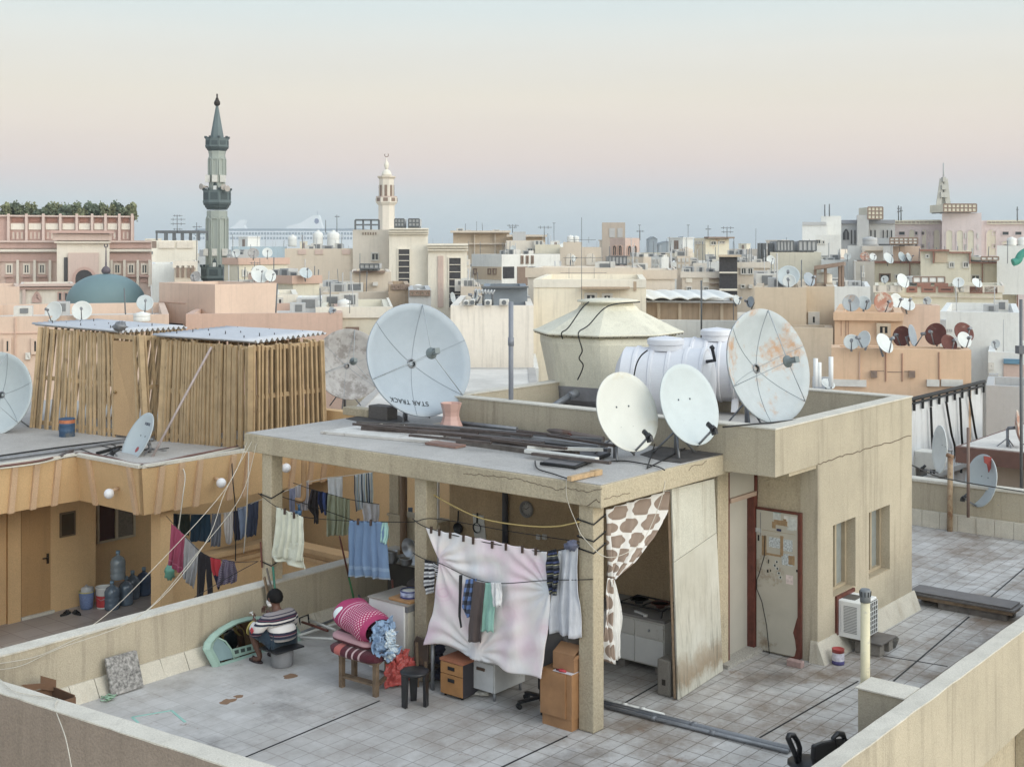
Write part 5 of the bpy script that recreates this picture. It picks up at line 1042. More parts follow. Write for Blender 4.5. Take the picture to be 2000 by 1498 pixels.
for a, b, w, h, z, mt, l in (((708, 836), (930, 851), .09, .05, .06, DKW, 'dark brown double plank on the flaking white panel'), ((720, 831), (934, 845), .08, .05, .075, DKW, 'dark plank just behind the double plank'),
    ((700, 824), (930, 838), .12, .03, .02, WOODG, 'weathered plank behind the white panel'), ((800, 829), (1080, 852), .08, .05, .06, GRM, 'long grey rail in front of the pink vase'), ((895, 862), (1125, 893), .1, .06, .03, WOODG, 'grey brown plank at the front of the pile'),
    ((905, 856), (1128, 886), .09, .06, .05, DKW, 'dark plank behind the front plank'), ((840, 864), (900, 872), .2, .03, .02, plain('reddish_board', (160, 122, 108), .85), 'short reddish board beside the white panel'),
    ((935, 852), (1190, 880), .1, .05, .03, GRM, 'grey rail running to the cream dish'), ((940, 846), (1185, 870), .07, .05, .06, WOODG, 'weathered rail lying over the grey rails'), ((930, 842), (1176, 860), .08, .05, .05, GRM, 'pale grey rail at the back of the pile'),
    ((1000, 850), (1170, 872), .06, .04, .1, plain('white_rail', (150, 150, 154), .85), 'white rail across the back of the pile'), ((890, 848), (1060, 866), .1, .04, .09, DKW, 'dark plank on top of the rails')):
    cbar(a, b, w, h, z, mt, l)
rq = random.Random(9)
for i, l in enumerate(('thin dark batten near the concrete block', 'short dark batten across the white panel end', 'splintered dark lath before the pink vase', 'dark lath lying askew over the long grey rail', 'narrow brown lath at the middle of the pile', 'dark lath pointing at the house parapet', 'brown lath near the rusty tube', 'short dark lath by the grey board')):
    x0, y0 = ((690, 828), (800, 850), (860, 846), (900, 838), (960, 858), (1010, 842), (1070, 850), (1040, 886))[i]; ln = rq.uniform(90, 170); cbar((x0, y0), (x0+ln, y0+ln*.125+rq.uniform(-5, 5)), rq.uniform(.035, .06), .03, .1+.012*i, DKW if i % 2 else plain('dark_brown_lath', (84, 70, 64), .8, amt=.3), l, 'lath')
for a, b, w, z, l in (((1030, 874), (1178, 878), .05, .11, 'thin white rail with holes above the grey board'), ((1028, 880), (1166, 897), .09, .09, 'white lamp batten lying on the front of the pile')):
    cbar(a, b, w, .04, z, WHITED, l, 'lamp_batten')
for a, b, r, mt, l in (((1010, 829), (1178, 858), .04, plain('rusty_grey_tube', (126, 112, 106), .8, dirt=(104, 72, 56)), 'thick rusty tube lying along the house parapet'), ((900, 826), (1010, 838), .03, GALV, 'thin tube ending behind the pink vase'), ((1110, 850), (1180, 842), .03, REDW, 'short rusty tube leaning at the house parapet')):
    m = MB(); m.tube([G(*a, CT+r), G(*b, CT+r)], r, 10); solo(m, 'metal_tube', mt, l, 'tube', sg)
m = MB(); p, q = G(1112, 935, CT+.035), G(1172, 921, CT+.035); m.bar(p, p.lerp(q, .75), .06, .05); m.bar(p.lerp(q, .75), q, .07, .06); solo(m, 'wood_stick', plain('pale_split_wood', (196, 160, 112), .9, amt=.25, scale=12, bump=.4), 'pale split piece of wood at the front right edge of the canopy', 'wood')
q = loc(G(747, 818, CT)); m = MB(LF); m.box(q.x-.1, q.x+.12, q.y-.2, q.y+.2, CT, CT+.2); solo(m, 'concrete_block', plaster('dark_concrete', (118, 112, 108), .85, bump=.9), 'grey concrete block weighing down the foot of the large blue dish', 'block', bevel=.012)
q = loc(G(705, 812, CT)); m = MB(LF); m.box(q.x-.1, q.x+.1, q.y-.25, q.y+.3, CT, CT+.12); solo(m, 'concrete_block', STUC, 'low beige block behind the grey concrete block on the canopy', 'block', bevel=.012)
q = G(881, 834, CT); m = MB(); m.lathe([(.16, .0), (.165, .02), (.13, .1), (.115, .16), (.12, .22), (.15, .33), (.155, .345), (.14, .34), (.1, .2), (.001, .18)], 8, q, sm=False); solo(m, 'vase', plain('salmon_pink_plastic', (206, 160, 146), .95, rough=.45, amt=.05), 'pink flared vase standing before the large blue dish', 'vase')
q = G(998, 833, CT); m = MB(); m.tube([q, V((q.x, q.y, P(0, 590, q.y).z))], .036, 14); m.tube([q+V((0, 0, 1.15)), q+V((0, 0, 1.27))], .044, 14); solo(m, 'vent_pipe', plain('grey_blue_pipe', (132, 136, 148), .85, rough=.45), 'tall grey vent pipe rising beside the water tank', 'pipe')
# cables on the canopy and the house
for pts, mt, l in (([(1283, 850), (1275, 880), (1264, 914)], WIREB, 'black cable hanging from the arm of the cream dish'), ([(1264, 914), (1320, 885), (1400, 840), (1412, 835)], WIREB, 'black cable from the canopy to the house parapet'), ([(1180, 902), (1220, 900), (1280, 910), (1298, 918)], WIREB, 'thin cable curling on the canopy below the cream dish'), ([(700, 833), (780, 826), (800, 836), (870, 824)], WIREW, 'white cable curling over the boards'), ([(1045, 900), (1050, 915), (1080, 925), (1110, 935)], WIREB, 'thin cable trailing to the split wood')):
    mb = MB(); mb.tube(smooth([G(x, y, CT+.02+.12*0) if i else G(x, y, CT+.02) for i, (x, y) in enumerate(pts)]), .008, 5); solo(mb, 'cable', mt, l, 'cable', 'cables lying on the canopy')
line('cable', 'long black cable sagging from the house parapet across to the far terrace wall', 'cable', [PB(1412, 834, -.5), PB(1500, 826, -.62), PB(1588, 821, -.71), PB(1655, 851, -.74), P(1780, 908, 19.5), P(1850, 935, 21.5), P(2010, 962, 22.5)], .011, WIREB)
line('cable', 'white cable strung down the left of the canopy to the low wall', 'cable', [L(-.06, 5.8, 2.6), P(440, 955, 16.6), P(300, 1110, 15.4), G(187, 1216, .77), G(80, 1263, .77)], .0042, WIREW, 'white cables strung from the canopy corner')
line('cable', 'second white cable swinging from the canopy corner to the low wall', 'cable', [L(-.06, 5.7, 2.62), P(440, 960, 16.8), P(400, 1062, 16.2), P(290, 1190, 15.2), PB(155, 1245, 5.2), PB(70, 1282, 5.2), PB(-20, 1298, 5.2)], .0042, WIREW, 'white cables strung from the canopy corner')
line('cable', 'lowest white cable from the canopy corner lying along the low wall', 'cable', [L(-.06, 5.6, 2.6), P(470, 970, 17), P(385, 1080, 16.2), P(272, 1203, 15.1), PB(115, 1266, 5.2), PB(40, 1300, 5.2), PB(-20, 1309, 5.2)], .0042, WIREW, 'white cables strung from the canopy corner')
line('cable', 'white cable running down the outside of the lower left parapet', 'cable', [G(0, 1326, .92), G(30, 1350, .92), G(100, 1362, .92), G(113, 1366, .92), G(113, 1380, .90)-V((.02, .02, .0)), P(128, 1440, 11.6), P(141, 1505, 11.4)], .005, WIREW)
line('cable', 'thin pale cable hanging from the front edge of the canopy at the nearest pillar', 'cable', [PA(1106, 938, -.06), PA(1108, 975, -.06), PA(1125, 1020, -.06), PA(1140, 1050, -.05), PB(1185, 1088, -.16), PB(1240, 1070, -.16), PB(1270, 1030, -.16), PB(1298, 950, -.155), G(1290, 914, CT)], .0042, WIREW)
# ================= tanks on the house roof =================
FRP = plaster('weathered_fibreglass', (214, 208, 186), 1.0, bump=.08, amt=.06, scale=1.6, dirt=(130, 120, 98), streak=.35, rough=.7)
cx_, cy_ = P(1187, 600, 20.9).x, 20.9; ct = V((cx_, cy_, 2.62))
t = thing('water_tank', 'large beige fibreglass water tank with a conical lid on the house roof', 'water tank', ct)
ph = rad(22.5+12)
m = MB(); m.lathe([(.9, .1), (1.0, .2), (1.03, .45), (1.2, 1.24)], 8, ct, sm=False, ph=ph); part(m, 'body', FRP, t, bevel=.16)
m = MB(); m.lathe([(.905, .095), (1.006, .2), (1.035, .42)], 8, ct, sm=False, ph=ph, cap=False); part(m, 'grey_base', plain('grey_gelcoat', (140, 138, 142), .85, dirt=(100, 98, 98), dscale=3), t, bevel=.05)
m = MB(); m.lathe([(1.22, 1.241), (1.26, 1.25), (1.26, 1.275), (1.18, 1.3), (.85, 1.46), (.52, 1.62), (.46, 1.7)], 8, ct, sm=False, ph=ph); part(m, 'roof', FRP, t, bevel=.02)
m = MB(); m.lathe([(.42, 1.69), (.42, 1.745), (.51, 1.75), (.51, 1.775), (.3, 1.8), (.001, 1.805)], 32, ct); part(m, 'hatch', FRP, t)
m = MB()
for k in range(64):
    an = 2*pi*k/64; r = 1.235*cos(pi/8)/cos(((an-ph) % (pi/4))-pi/8); d = V((cos(an), sin(an), 0)); m.bar(ct+d*r+V((0, 0, 1.225)), ct+d*r+V((0, 0, 1.255)), .022, .022)
part(m, 'rim_bolts', plain('rim_bolt', (118, 108, 88), .8), t)
Yk = lambda x, y, Y: P(x, y, Y)
for pts, l in (([(1250, 590, 20.3), (1188, 598, 20.2), (1150, 635, 19.9), (1131, 648, 19.7), (1131, 662, 19.66), (1137, 685, 19.68), (1131, 700, 19.7), (1139, 715, 19.72), (1128, 742, 19.76)], 'wavy black cable hanging down the front of the beige water tank'), ([(1150, 590, 20.4), (1136, 603, 20.2), (1110, 640, 20.0), (1097, 650, 19.95), (1099, 662, 19.98)], 'short black cable over the left edge of the beige water tank')):
    mb = MB(); mb.tube(smooth([P(*p) for p in pts]), .011, 5); solo(mb, 'cable', WIREB, l, 'cable')
m = MB(); m.tube([P(1070, 800, 19.5), P(1115, 772, 19.8)], .05, 10); m.tube([P(1112, 774, 19.75), P(1126, 768, 19.9)], .065, 10); solo(m, 'outlet_pipe', GALV, 'grey outlet pipe at the foot of the beige water tank', 'pipe')
for i, (dx, l) in enumerate(((-.5, 'left concrete support under the beige water tank'), (.5, 'right concrete support under the beige water tank'))):
    m = MB(); m.box(cx_+dx-.15, cx_+dx+.15, cy_-.9, cy_+.9, 2.575, 2.71); solo(m, 'concrete_support', CONC, l, 'support')
def whitetank(c, ln, r, lbl, ax):
    c = V(c); ax = V(ax).normalized(); s_ = V((0, 0, 1)); y = s_.cross(ax)
    M = Matrix(((y.x, s_.x, ax.x, c.x), (y.y, s_.y, ax.y, c.y), (y.z, s_.z, ax.z, c.z), (0, 0, 0, 1)))
    t = thing('water_tank', lbl, 'water tank', c-V((0, 0, r+.1)))
    pr = [(.02, -ln/2-.12), (r*.6, -ln/2-.09), (r*.9, -ln/2)]
    for k in range(5):
        z0 = -ln/2+ln*(k+.1)/5; w = ln/5; pr += [(r*.965, z0), (r*.965, z0+w*.62), (r*1.0, z0+w*.68), (r*1.0, z0+w*.84), (r*.965, z0+w*.9)]
    pr += [(r*.9, ln/2), (r*.6, ln/2+.09), (.02, ln/2+.12)]
    WT = plain('white_tank_plastic', (216, 216, 222), .95, rough=.45, amt=.03, dirt=(170, 166, 164), dscale=2.5, dlo=.62)
    m = MB(M); m.lathe(pr, 80, sm=False); part(m, 'body', WT, t)
    m = MB(); q = c+V((0, 0, r*.9)); m.lathe([(r*.46, .0), (r*.46, .08), (r*.5, .09), (r*.5, .16), (r*.45, .18), (.001, .215)], 64, q, sm=False); part(m, 'lid', WT, t)
    m = MB()
    for k in (-.3, .3): p = c+ax*ln*k; m.hexa([p-ax*.05-y*r*.8-s_*(r+.1), p+ax*.05-y*r*.8-s_*(r+.1), p+ax*.05+y*r*.8-s_*(r+.1), p-ax*.05+y*r*.8-s_*(r+.1)], [p-ax*.05-y*r*.5-s_*r*.7, p+ax*.05-y*r*.5-s_*r*.7, p+ax*.05+y*r*.5-s_*r*.7, p-ax*.05+y*r*.5-s_*r*.7])
    part(m, 'cradle', WT, t); return t
whitetank(P(1300, 748, 18.9), 1.25, .55, 'white ribbed plastic water tank behind the two smooth dishes', V((.95, -.3, 0)))
whitetank(P(1400, 722, 20.2), 1.1, .52, 'second white ribbed water tank partly hidden by the rusty dish', V((.95, -.3, 0)))
m = MB(); m.tube([P(1376, 707, 18.5), P(1396, 704, 18.3), P(1391, 680, 18.3), P(1387, 678, 18.3)], .026, 8); m.tube([P(1388, 681, 18.3), P(1394, 677, 18.3)], .034, 8); solo(m, 'inlet_pipe', plain('dark_fitting', (62, 62, 68), .8), 'dark elbow pipe at the end of the white ribbed tank', 'pipe')
mb = MB(); mb.tube(smooth([P(1265, 684, 18.28), P(1252, 695, 18.3), P(1243, 712, 18.31), (P(1238, 735, 18.3))]), .011, 5); solo(mb, 'cable', WIREB, 'black cable over the shoulder of the white ribbed tank', 'cable')
# ================= the yellow neighbouring building =================
ZR, ZF = 1.67, -1.28
YEL = plaster('ochre_paint', (208, 168, 112), 1.0, bump=.06, amt=.07, scale=.9, streak=.12, dirtamt=.25, rough=.75)
RIB = plaster('salmon_rib', (208, 170, 130), .95, bump=.05, amt=.06, rough=.8)
NROOF = plaster('neighbour_roof_cement', (184, 178, 172), .88, bump=.15, fine=40, amt=.12, dirt=(120, 106, 92))
C1 = G(150, 892, ZR); C2 = C1-W*((C1-G(285, 915, ZR)).dot(W)); C0 = C1-U*5
k_ = (660-HX)/F; s_ = (k_*C2.y-C2.x)/(U.x-k_*U.y); C3 = C2+U*s_
yb = thing('yellow_building', 'ochre neighbouring building with a zigzag overhanging fascia and globe lamps', 'building', V((C1.x, C1.y, -14)))
D3 = lambda p, z: V((p.x, p.y, z))
m = MB(); ins = .14; FZ = .88
segs = ((C0, C1, -W), (C1, C2, -U), (C2, C3, -W))
inn_ = [C0+W*ins, C1+W*ins+U*ins, C2+U*ins+W*ins, C3+W*ins]
tops = [C0, C1, C2, C3]
for i in range(3):
    a, b = tops[i], tops[i+1]; c, d = inn_[i], inn_[i+1]; bk = W*.1+U*.1 if i == 1 else W*.1
    m.hexa([D3(c, FZ), D3(d, FZ), D3(d, FZ)+bk+U*.0, D3(c, FZ)+bk], [D3(a, ZR), D3(b, ZR), D3(b, ZR)+bk, D3(a, ZR)+bk])
part(m, 'fascia', YEL, yb)
for x, s in ((28, 0), (71, 0), (113, 0), (175, 1), (254, 1), (315, 2), (354, 2), (390, 2), (455, 2), (486, 2), (576, 2), (612, 2), (638, 2)):
    a, b, nn = segs[s]; d = (b-a).normalized(); k = (x-HX)/F; tt = (k*a.y-a.x)/(d.x-k*d.y); q = a+d*tt; w = d*.05; qi = q-nn*ins
    m = MB(); m.hexa([D3(qi, FZ-.01)-w, D3(qi, FZ-.01)+w, D3(qi+nn*.05, FZ-.01)+w, D3(qi+nn*.05, FZ-.01)-w], [D3(q, ZR)-w, D3(q, ZR)+w, D3(q+nn*.05, ZR)+w, D3(q+nn*.05, ZR)-w]); part(m, 'fascia_rib', RIB, yb)
far_ = W*9.5
m = MB(); m.hexa([D3(p, ZR-.2) for p in (C0+W*.1, C1+W*.1+U*.12, C2+W*.1+U*.1, C3+W*.1, C3+far_, C0+far_)], [D3(p, ZR+.01) for p in (C0+W*.1, C1+W*.1+U*.12, C2+W*.1+U*.1, C3+W*.1, C3+far_, C0+far_)]); part(m, 'roof', NROOF, yb)
m = MB()
for a, b in ((C0, C1), (C1, C2), (C2, C3)): m.bar(D3(a, ZR+.03)+W*.06+U*.03, D3(b, ZR+.03)+W*.06+U*.03, .12, .05)
part(m, 'roof_edge', CAP, yb)
b1 = loc(G(105, 1195, ZF)).y
def ua(px, b): return loc(PB(px, 1000, b)).x
m = MB(LF); ac = ua(187, b1)
m.box(ac-6, ac, b1, b1+.2, ZF, ZR-.2); m.box(ac-.2, ac, b1+.2, b1+.9, ZF, ZR-.2); m.box(ac-.2, ac+16, b1+.9, b1+1.1, ZF, ZR-.2); m.box(ua(12, b1), ua(37, b1), b1-.06, b1-.001, ZF, ZR-.21)
m.box(ua(-40, b1-.8), ua(-4, b1-.8), b1-.8, b1, ZF, ZR-.22)
part(m, 'wall', YEL, yb)
m = MB(LF); m.box(ua(41, b1)+.0, ua(98, b1), b1-.012, b1-.001, ZF+.06, .95); dn = part(m, 'door', plaster('ochre_door', (186, 142, 84), .9, bump=0, amt=.04, rough=.5), yb)
m = MB(LF); p = loc(PB(92, 1090, b1)); m.box(p.x-.02, p.x+.02, b1-.03, b1-.0121, p.z-.09, p.z+.09); m.bar((p.x, b1-.05, p.z+.02), (p.x-.11, b1-.05, p.z+.02), .02); part(m, 'handle', plain('dark_brass', (70, 58, 44), .9, rough=.35, metal=.6), dn)
m = MB(LF); m.box(ua(40, b1), ua(104, b1), b1-.05, b1-.001, ZF, ZF+.05); part(m, 'threshold', CAP, yb)
m = MB(LF); p, q = loc(PB(116, 1002, b1)), loc(PB(146, 1044, b1)); m.box(p.x, q.x, b1-.03, b1-.001, q.z, p.z); mr_ = part(m, 'wall_mirror', plain('bronze_frame', (112, 92, 66), .85), yb)
m = MB(LF); m.box(p.x+.03, q.x-.03, b1-.034, b1-.0301, q.z+.03, p.z-.03); part(m, 'glass', plain('dim_mirror', (120, 104, 80), .8, rough=.1, metal=.7), mr_)
b2 = b1+.9; m = MB(LF); x0, x1 = ua(188, b2), ua(262, b2); zb = loc(PB(225, 1054, b2)).z
m.box(x0, x1, b2-.05, b2-.001, zb, zb+.04); m.box(x0, x0+.04, b2-.05, b2-.001, zb, .95); m.box(x1-.04, x1, b2-.05, b2-.001, zb, .95); m.box((x0+x1)/2-.03, (x0+x1)/2+.03, b2-.05, b2-.001, zb, .95)
wn = part(m, 'window', plain('cream_frame', (196, 180, 150), .9), yb)
m = MB(LF); m.box(x0+.04, (x0+x1)/2-.03, b2-.02, b2-.002, zb+.04, .95); part(m, 'pane', plain('red_curtain_pane', (78, 40, 36), .8, rough=.2), wn)
m = MB(LF); m.box((x0+x1)/2+.03, x1-.04, b2-.025, b2-.002, zb+.04, .95); part(m, 'pane', plain('frosted_pane', (128, 118, 104), .8, rough=.3, amt=.25, scale=20), wn)
# corner pier, balcony parapets and the deep wall
c2l = loc(C2); m = MB(LF); bq = c2l.y+.3; aq = ua(313, bq); m.box(aq, aq+.26, bq, bq+.26, ZF, ZR-.2); part(m, 'pier', YEL, yb)
bp1 = c2l.y+.45; ae = loc(P(512, 1050, 23.4)).x; zt_ = -.1
m = MB(LF); m.box(c2l.x+.75, ae, bp1, bp1+.18, ZF, zt_-.24); m.box(ae-.05, ae+.15, bp1-3.6, bp1+.18, ZF, zt_-.24); part(m, 'balcony_wall', YEL, yb)
m = MB(LF)
for z0, z1, o in ((zt_-.24, zt_-.17, .03), (zt_-.165, zt_-.09, .0), (zt_-.085, zt_, .06)):
    m.box(c2l.x+.75, ae-.05-o, bp1-o, bp1+.18+o, z0, z1); m.box(ae-.05-o, ae+.15+o, bp1-3.6, bp1+.18+o, z0, z1)
part(m, 'balcony_coping', plaster('ochre_coping', (200, 160, 108), .9, bump=.05), yb)
c3l = loc(C3)
m = MB(LF); m.box(c3l.x, c3l.x+.2, c3l.y-6, c3l.y+1, ZF, ZR+.5); part(m, 'wall', YEL, yb)
m = MB(LF); m.box(ae-6, c3l.x+1, b1-4.2, b1+1.2, -14, ZF-.12); part(m, 'lower_storeys', YEL, yb)
def tile2():
    m, nt, bs = nodes('pink_floor_tile'); tc = nt.nodes.new('ShaderNodeTexCoord'); b = nt.nodes.new('ShaderNodeTexBrick'); nt.links.new(tc.outputs['Object'], b.inputs['Vector']); b.offset = 0
    for k, v_ in (('Scale', 1), ('Brick Width', .45), ('Row Height', .45), ('Mortar Size', .006), ('Mortar Smooth', .2)): b.inputs[k].default_value = v_
    b.inputs['Color1'].default_value = srgb((176, 164, 158), .85); b.inputs['Color2'].default_value = srgb((166, 154, 148), .85); b.inputs['Mortar'].default_value = srgb((126, 112, 104), .8)
    nt.links.new(mixc(nt, 1.0, b.outputs['Color'], ramp(nt, noise_fac(nt, 1.3, 5), [(.3, (.85,)*3), (.7, (1.08,)*3)]), 'MULTIPLY'), bs.inputs['Base Color']); bs.inputs['Roughness'].default_value = .45; return m
m = MB(); m.box(ac-6, c3l.x+1, 5.48, b1+1.0, ZF-.1, ZF); fl = link(m, 'gallery_floor', tile2(), V((0, 0, 0))); fl.matrix_world = LF; fl['kind'] = 'structure'
# globe lamps on the fascia
for x, y, s, l in ((213, 964, 1, 'white globe lamp on the short middle face of the ochre fascia'), (432, 943, 2, 'white globe lamp on the ochre fascia left of the corner pillar'), (559, 914, 2, 'white globe lamp on the ochre fascia seen right of the corner pillar')):
    a, b, nn = segs[s]; d = (b-a).normalized(); k = (x-HX)/F; a_ = a+nn*.12; tt = (k*a_.y-a_.x)/(d.x-k*d.y); q = a_+d*tt; q.z = EYE-(y-HY)/F*q.y
    t = thing('globe_lamp', l, 'lamp', q, 'globe lamps on the ochre fascia')
    m = MB(); m.blob(q, .085, n=24, m=16); part(m, 'globe', plain('opal_glass', (226, 226, 230), .98, rough=.2, amt=.01), t)
    m = MB(); m.tube([q+V((0, 0, .03))-nn*.02, q+V((0, 0, .06))-nn*.17], .03, 10); part(m, 'bracket', RIB, t)
# drain elbow
m = MB(); m.tube(smooth([P(594, 895, 22.4), P(593, 950, 22.4), P(592, 972, 22.4), P(586, 977, 22.4), P(575, 977, 22.4)], 4), .05, 10); solo(m, 'drain_pipe', plaster('ochre_pipe', (176, 136, 88), .9, bump=0), 'ochre drain pipe with an elbow beside the corner pillar', 'pipe')
for x, l in ((574, 'left blue water tap under the ochre elbow'), (584, 'right blue water tap under the ochre elbow')):
    m = MB(); m.tube([P(x, 985, 22.4), P(x, 997, 22.4)], .02, 8); m.tube([P(x, 997, 22.4), P(x, 1006, 22.4)], .05, 10); solo(m, 'water_tap', plain('blue_filter', (70, 120, 164), .9, rough=.3), l, 'tap', 'blue taps under the ochre elbow')
# bottles, bucket, basket, sandals
BOT = plain('blue_bottle_plastic', (96, 116, 136), .8, rough=.15, amt=.15, spec=.7); BOTL = plain('pale_bottle_plastic', (128, 142, 152), .85, rough=.15, amt=.12, spec=.7)
def bottle(q, mat, l):
    t = thing('water_bottle', l, 'bottle', q, 'large water bottles on the gallery floor'); r = .135
    m = MB(); m.lathe([(.12, 0), (r, .02), (r, .1), (r*.95, .12), (r, .14), (r, .2), (r*.95, .22), (r, .24), (r, .32), (.1, .39), (.05, .42), (.032, .44), (.032, .47)], 24, q); part(m, 'body', mat, t)
    m = MB(); m.tube([q+V((0, 0, .462)), q+V((0, 0, .515))], .038, 12); part(m, 'cap', plain('blue_cap', (120, 152, 178), .9), t)
q = G(219, 1189, ZF)
bottle(q, BOT, 'large water bottle in the gallery carrying another bottle'); bottle(q+V((.09, .05, .53)), BOTL, 'pale water bottle stacked highest by the gallery wall')
bottle(G(246, 1180, ZF), BOT, 'large water bottle right of the red and white bucket group'); bottle(G(259, 1168, ZF), BOT, 'large water bottle at the back between two others'); bottle(G(281, 1161, ZF), plain('deep_blue_bottle', (66, 88, 120), .8, rough=.15, spec=.7), 'darkest blue water bottle nearest the ochre pier')
q = G(203, 1186, ZF); t = thing('bucket', 'white paint bucket with a red label on the gallery floor', 'bucket', q)
m = MB(); m.lathe([(.125, .0), (.13, .01), (.147, .36), (.155, .365), (.155, .38), (.143, .38), (.12, .05), (.001, .04)], 28, q); part(m, 'body', WHITEP, t)
m = MB(); m.lathe([(.1335, .03), (.1445, .24)], 28, q, cap=False); part(m, 'label_band', plain('red_label', (188, 40, 44), .95, rough=.4, amt=.25, scale=10), t)
m = MB(); m.tube([q+V((-.15, 0, .34)), q+V((-.13, -.1, .22)), q+V((0, -.17, .17)), q+V((.13, -.1, .22)), q+V((.15, 0, .34))], .005, 5); part(m, 'handle', STEEL, t)
q = G(169, 1188, ZF); t = thing('waste_basket', 'blue mesh waste basket with a yellow rim beside the bucket', 'basket', q)
m = MB(); m.lathe([(.1, .0), (.11, .02), (.135, .3), (.12, .3), (.1, .03), (.001, .02)], 24, q); part(m, 'body', plain('blue_mesh', (98, 120, 166), .9, amt=.25, scale=40), t)
m = MB(); m.lathe([(.135, .3), (.14, .31), (.137, .32), (.125, .31)], 24, q, cap=False); part(m, 'rim', plain('yellow_bag_rim', (196, 184, 88), .9), t)
m = MB(); m.blob(q+V((0, 0, .31)), (.11, .11, .09), amp=.6, sc=3, seed=2); part(m, 'contents', plain('white_rubbish', (190, 192, 196), .9, amt=.2), t)
for x, y, an, l in ((128, 1200, 1.2, 'left black sandal outside the ochre door'), (150, 1199, 2.4, 'right black sandal outside the ochre door')):
    q = G(x, y, ZF); d = V((cos(an), sin(an), 0)); n_ = V((-d.y, d.x, 0)); m = MB(); pts = []
    for i in range(14): aa = 2*pi*i/14; pts.append(q+d*.135*cos(aa)+n_*.05*sin(aa)*(1+.2*cos(aa)))
    t = thing('sandal', l, 'sandal', q, 'black sandals on the gallery floor'); m.prism(pts, (0, 0, .025)); part(m, 'sole', BLACK, t)
    m = MB(); m.tube([q-n_*.05+V((0, 0, .02)), q+d*.03+V((0, 0, .07)), q+n_*.05+V((0, 0, .02))], .013, 6); m.tube([q-n_*.05+d*.06+V((0, 0, .02)), q+d*.07+V((0, 0, .06)), q+n_*.05+d*.06+V((0, 0, .02))], .013, 6); part(m, 'straps', BLKP, t)
# washing at the yellow building
yk = Y_(22.3)
drape('trousers', 'dark patterned trousers at the left of the balcony line', 'trousers', yk, [(333, 1003), (334, 1020), (335, 1036)], [(347, 1003), (347, 1020), (348, 1036)], fabric('dark_print', c=(44, 56, 70)), amp=.03, nf=2, nu=12)
drape('cloth', 'dark green patterned cloth on the balcony line', 'cloth', yk, [(347, 1004), (350, 1030), (352, 1043)], [(371, 1004), (371, 1030), (370, 1045)], fabric('dark_green_print', c=(52, 62, 56)), amp=.03, nf=2, nu=14)
drape('towel', 'dark teal towel on the balcony line', 'towel', yk, [(373, 1005), (372, 1030), (371, 1057)], [(411, 1004), (412, 1030), (411, 1058)], fabric('dark_teal', c=(38, 66, 88)), amp=.03, nf=4, nu=20)
drape('trousers', 'grey trousers on the balcony line', 'trousers', yk, [(414, 1003), (412, 1040), (411, 1068)], [(431, 1002), (432, 1040), (431, 1066)], fabric('grey_trouser', c=(110, 116, 130)), amp=.03, nf=3, nu=14)
drape('shirt', 'white shirt on the balcony line', 'shirt', yk, [(437, 1001), (438, 1040), (441, 1062)], [(455, 999), (455, 1040), (452, 1061)], fabric('white_shirt', c=(190, 184, 182)), amp=.03, nf=3, nu=14)
drape('trousers', 'navy trousers on the balcony line', 'trousers', yk, [(456, 998), (456, 1030), (458, 1056)], [(468, 996), (470, 1030), (470, 1054)], fabric('navy_trouser', c=(42, 44, 66)), amp=.03, nf=2, nu=10)
drape('jeans', 'light blue jeans on the balcony line', 'jeans', yk, [(463, 992), (468, 1020), (470, 1052)], [(482, 988), (484, 1020), (484, 1044)], fabric('light_jeans', c=(110, 124, 150)), amp=.04, nf=2, nu=12)
drape('jeans', 'dark jeans at the right end of the balcony line', 'jeans', yk, [(484, 984), (484, 1010), (482, 1048)], [(505, 978), (504, 1010), (500, 1046)], fabric('dark_jeans', c=(52, 58, 78)), amp=.04, nf=2, nu=12)
drape('shirt', 'grey blue shirt on the balcony seen beside the ochre elbow pipe', 'shirt', yk, [(565, 955), (565, 980), (566, 1002)], [(577, 953), (576, 980), (575, 1004)], fabric('grey_blue_shirt', c=(118, 122, 146)), amp=.03, nf=2, nu=10)
drape('shirt', 'pale striped shirt on the balcony behind the ochre elbow pipe', 'shirt', Y_(22.6), [(576, 950), (577, 980), (584, 998)], [(603, 938), (603, 970), (600, 996)], fabric('pale_stripe', [(0, (176, 174, 182)), (.5, (148, 130, 132)), (.65, (182, 180, 186))], axis=0, rep=5), amp=.03, nf=3, nu=14)
yf = Y_(19.4)
drape('towel', 'deep pink towel hung by a corner on the sloping line', 'towel', yf, [(335, 1022), (332, 1070), (327, 1103)], [(361, 1046), (359, 1085), (356, 1122)], fabric('deep_pink_terry', [(0, (158, 60, 92)), (.85, (180, 90, 120)), (.88, (156, 58, 92))], axis=1), amp=.03, nf=3, nu=20)
drape('towel', 'grey towel beside the deep pink towel', 'towel', yf, [(362, 1047), (358, 1090), (356, 1126)], [(388, 1073), (385, 1115), (377, 1150)], fabric('grey_terry', c=(154, 152, 154)), amp=.03, nf=3, nu=20)
drape('trousers', 'black trousers hung from the sloping line', 'trousers', yf, [(388, 1075), (386, 1110), (384, 1168)], [(411, 1088), (402, 1112), (397, 1166)], fabric('black_trouser', c=(44, 40, 44)), amp=.02, nf=1, nu=10, extra=[([(400, 1085), (403, 1112), (405, 1165)], [(412, 1088), (414, 1120), (416, 1160)])])
drape('shirt', 'bright red shirt with a navy hem on the sloping line', 'shirt', yf, [(411, 1088), (413, 1112), (426, 1150)], [(431, 1093), (432, 1115), (428, 1150)], fabric('red_navy_jersey', [(0, (186, 28, 44)), (.55, (40, 38, 66))], axis=1), amp=.03, nf=2, nu=14)
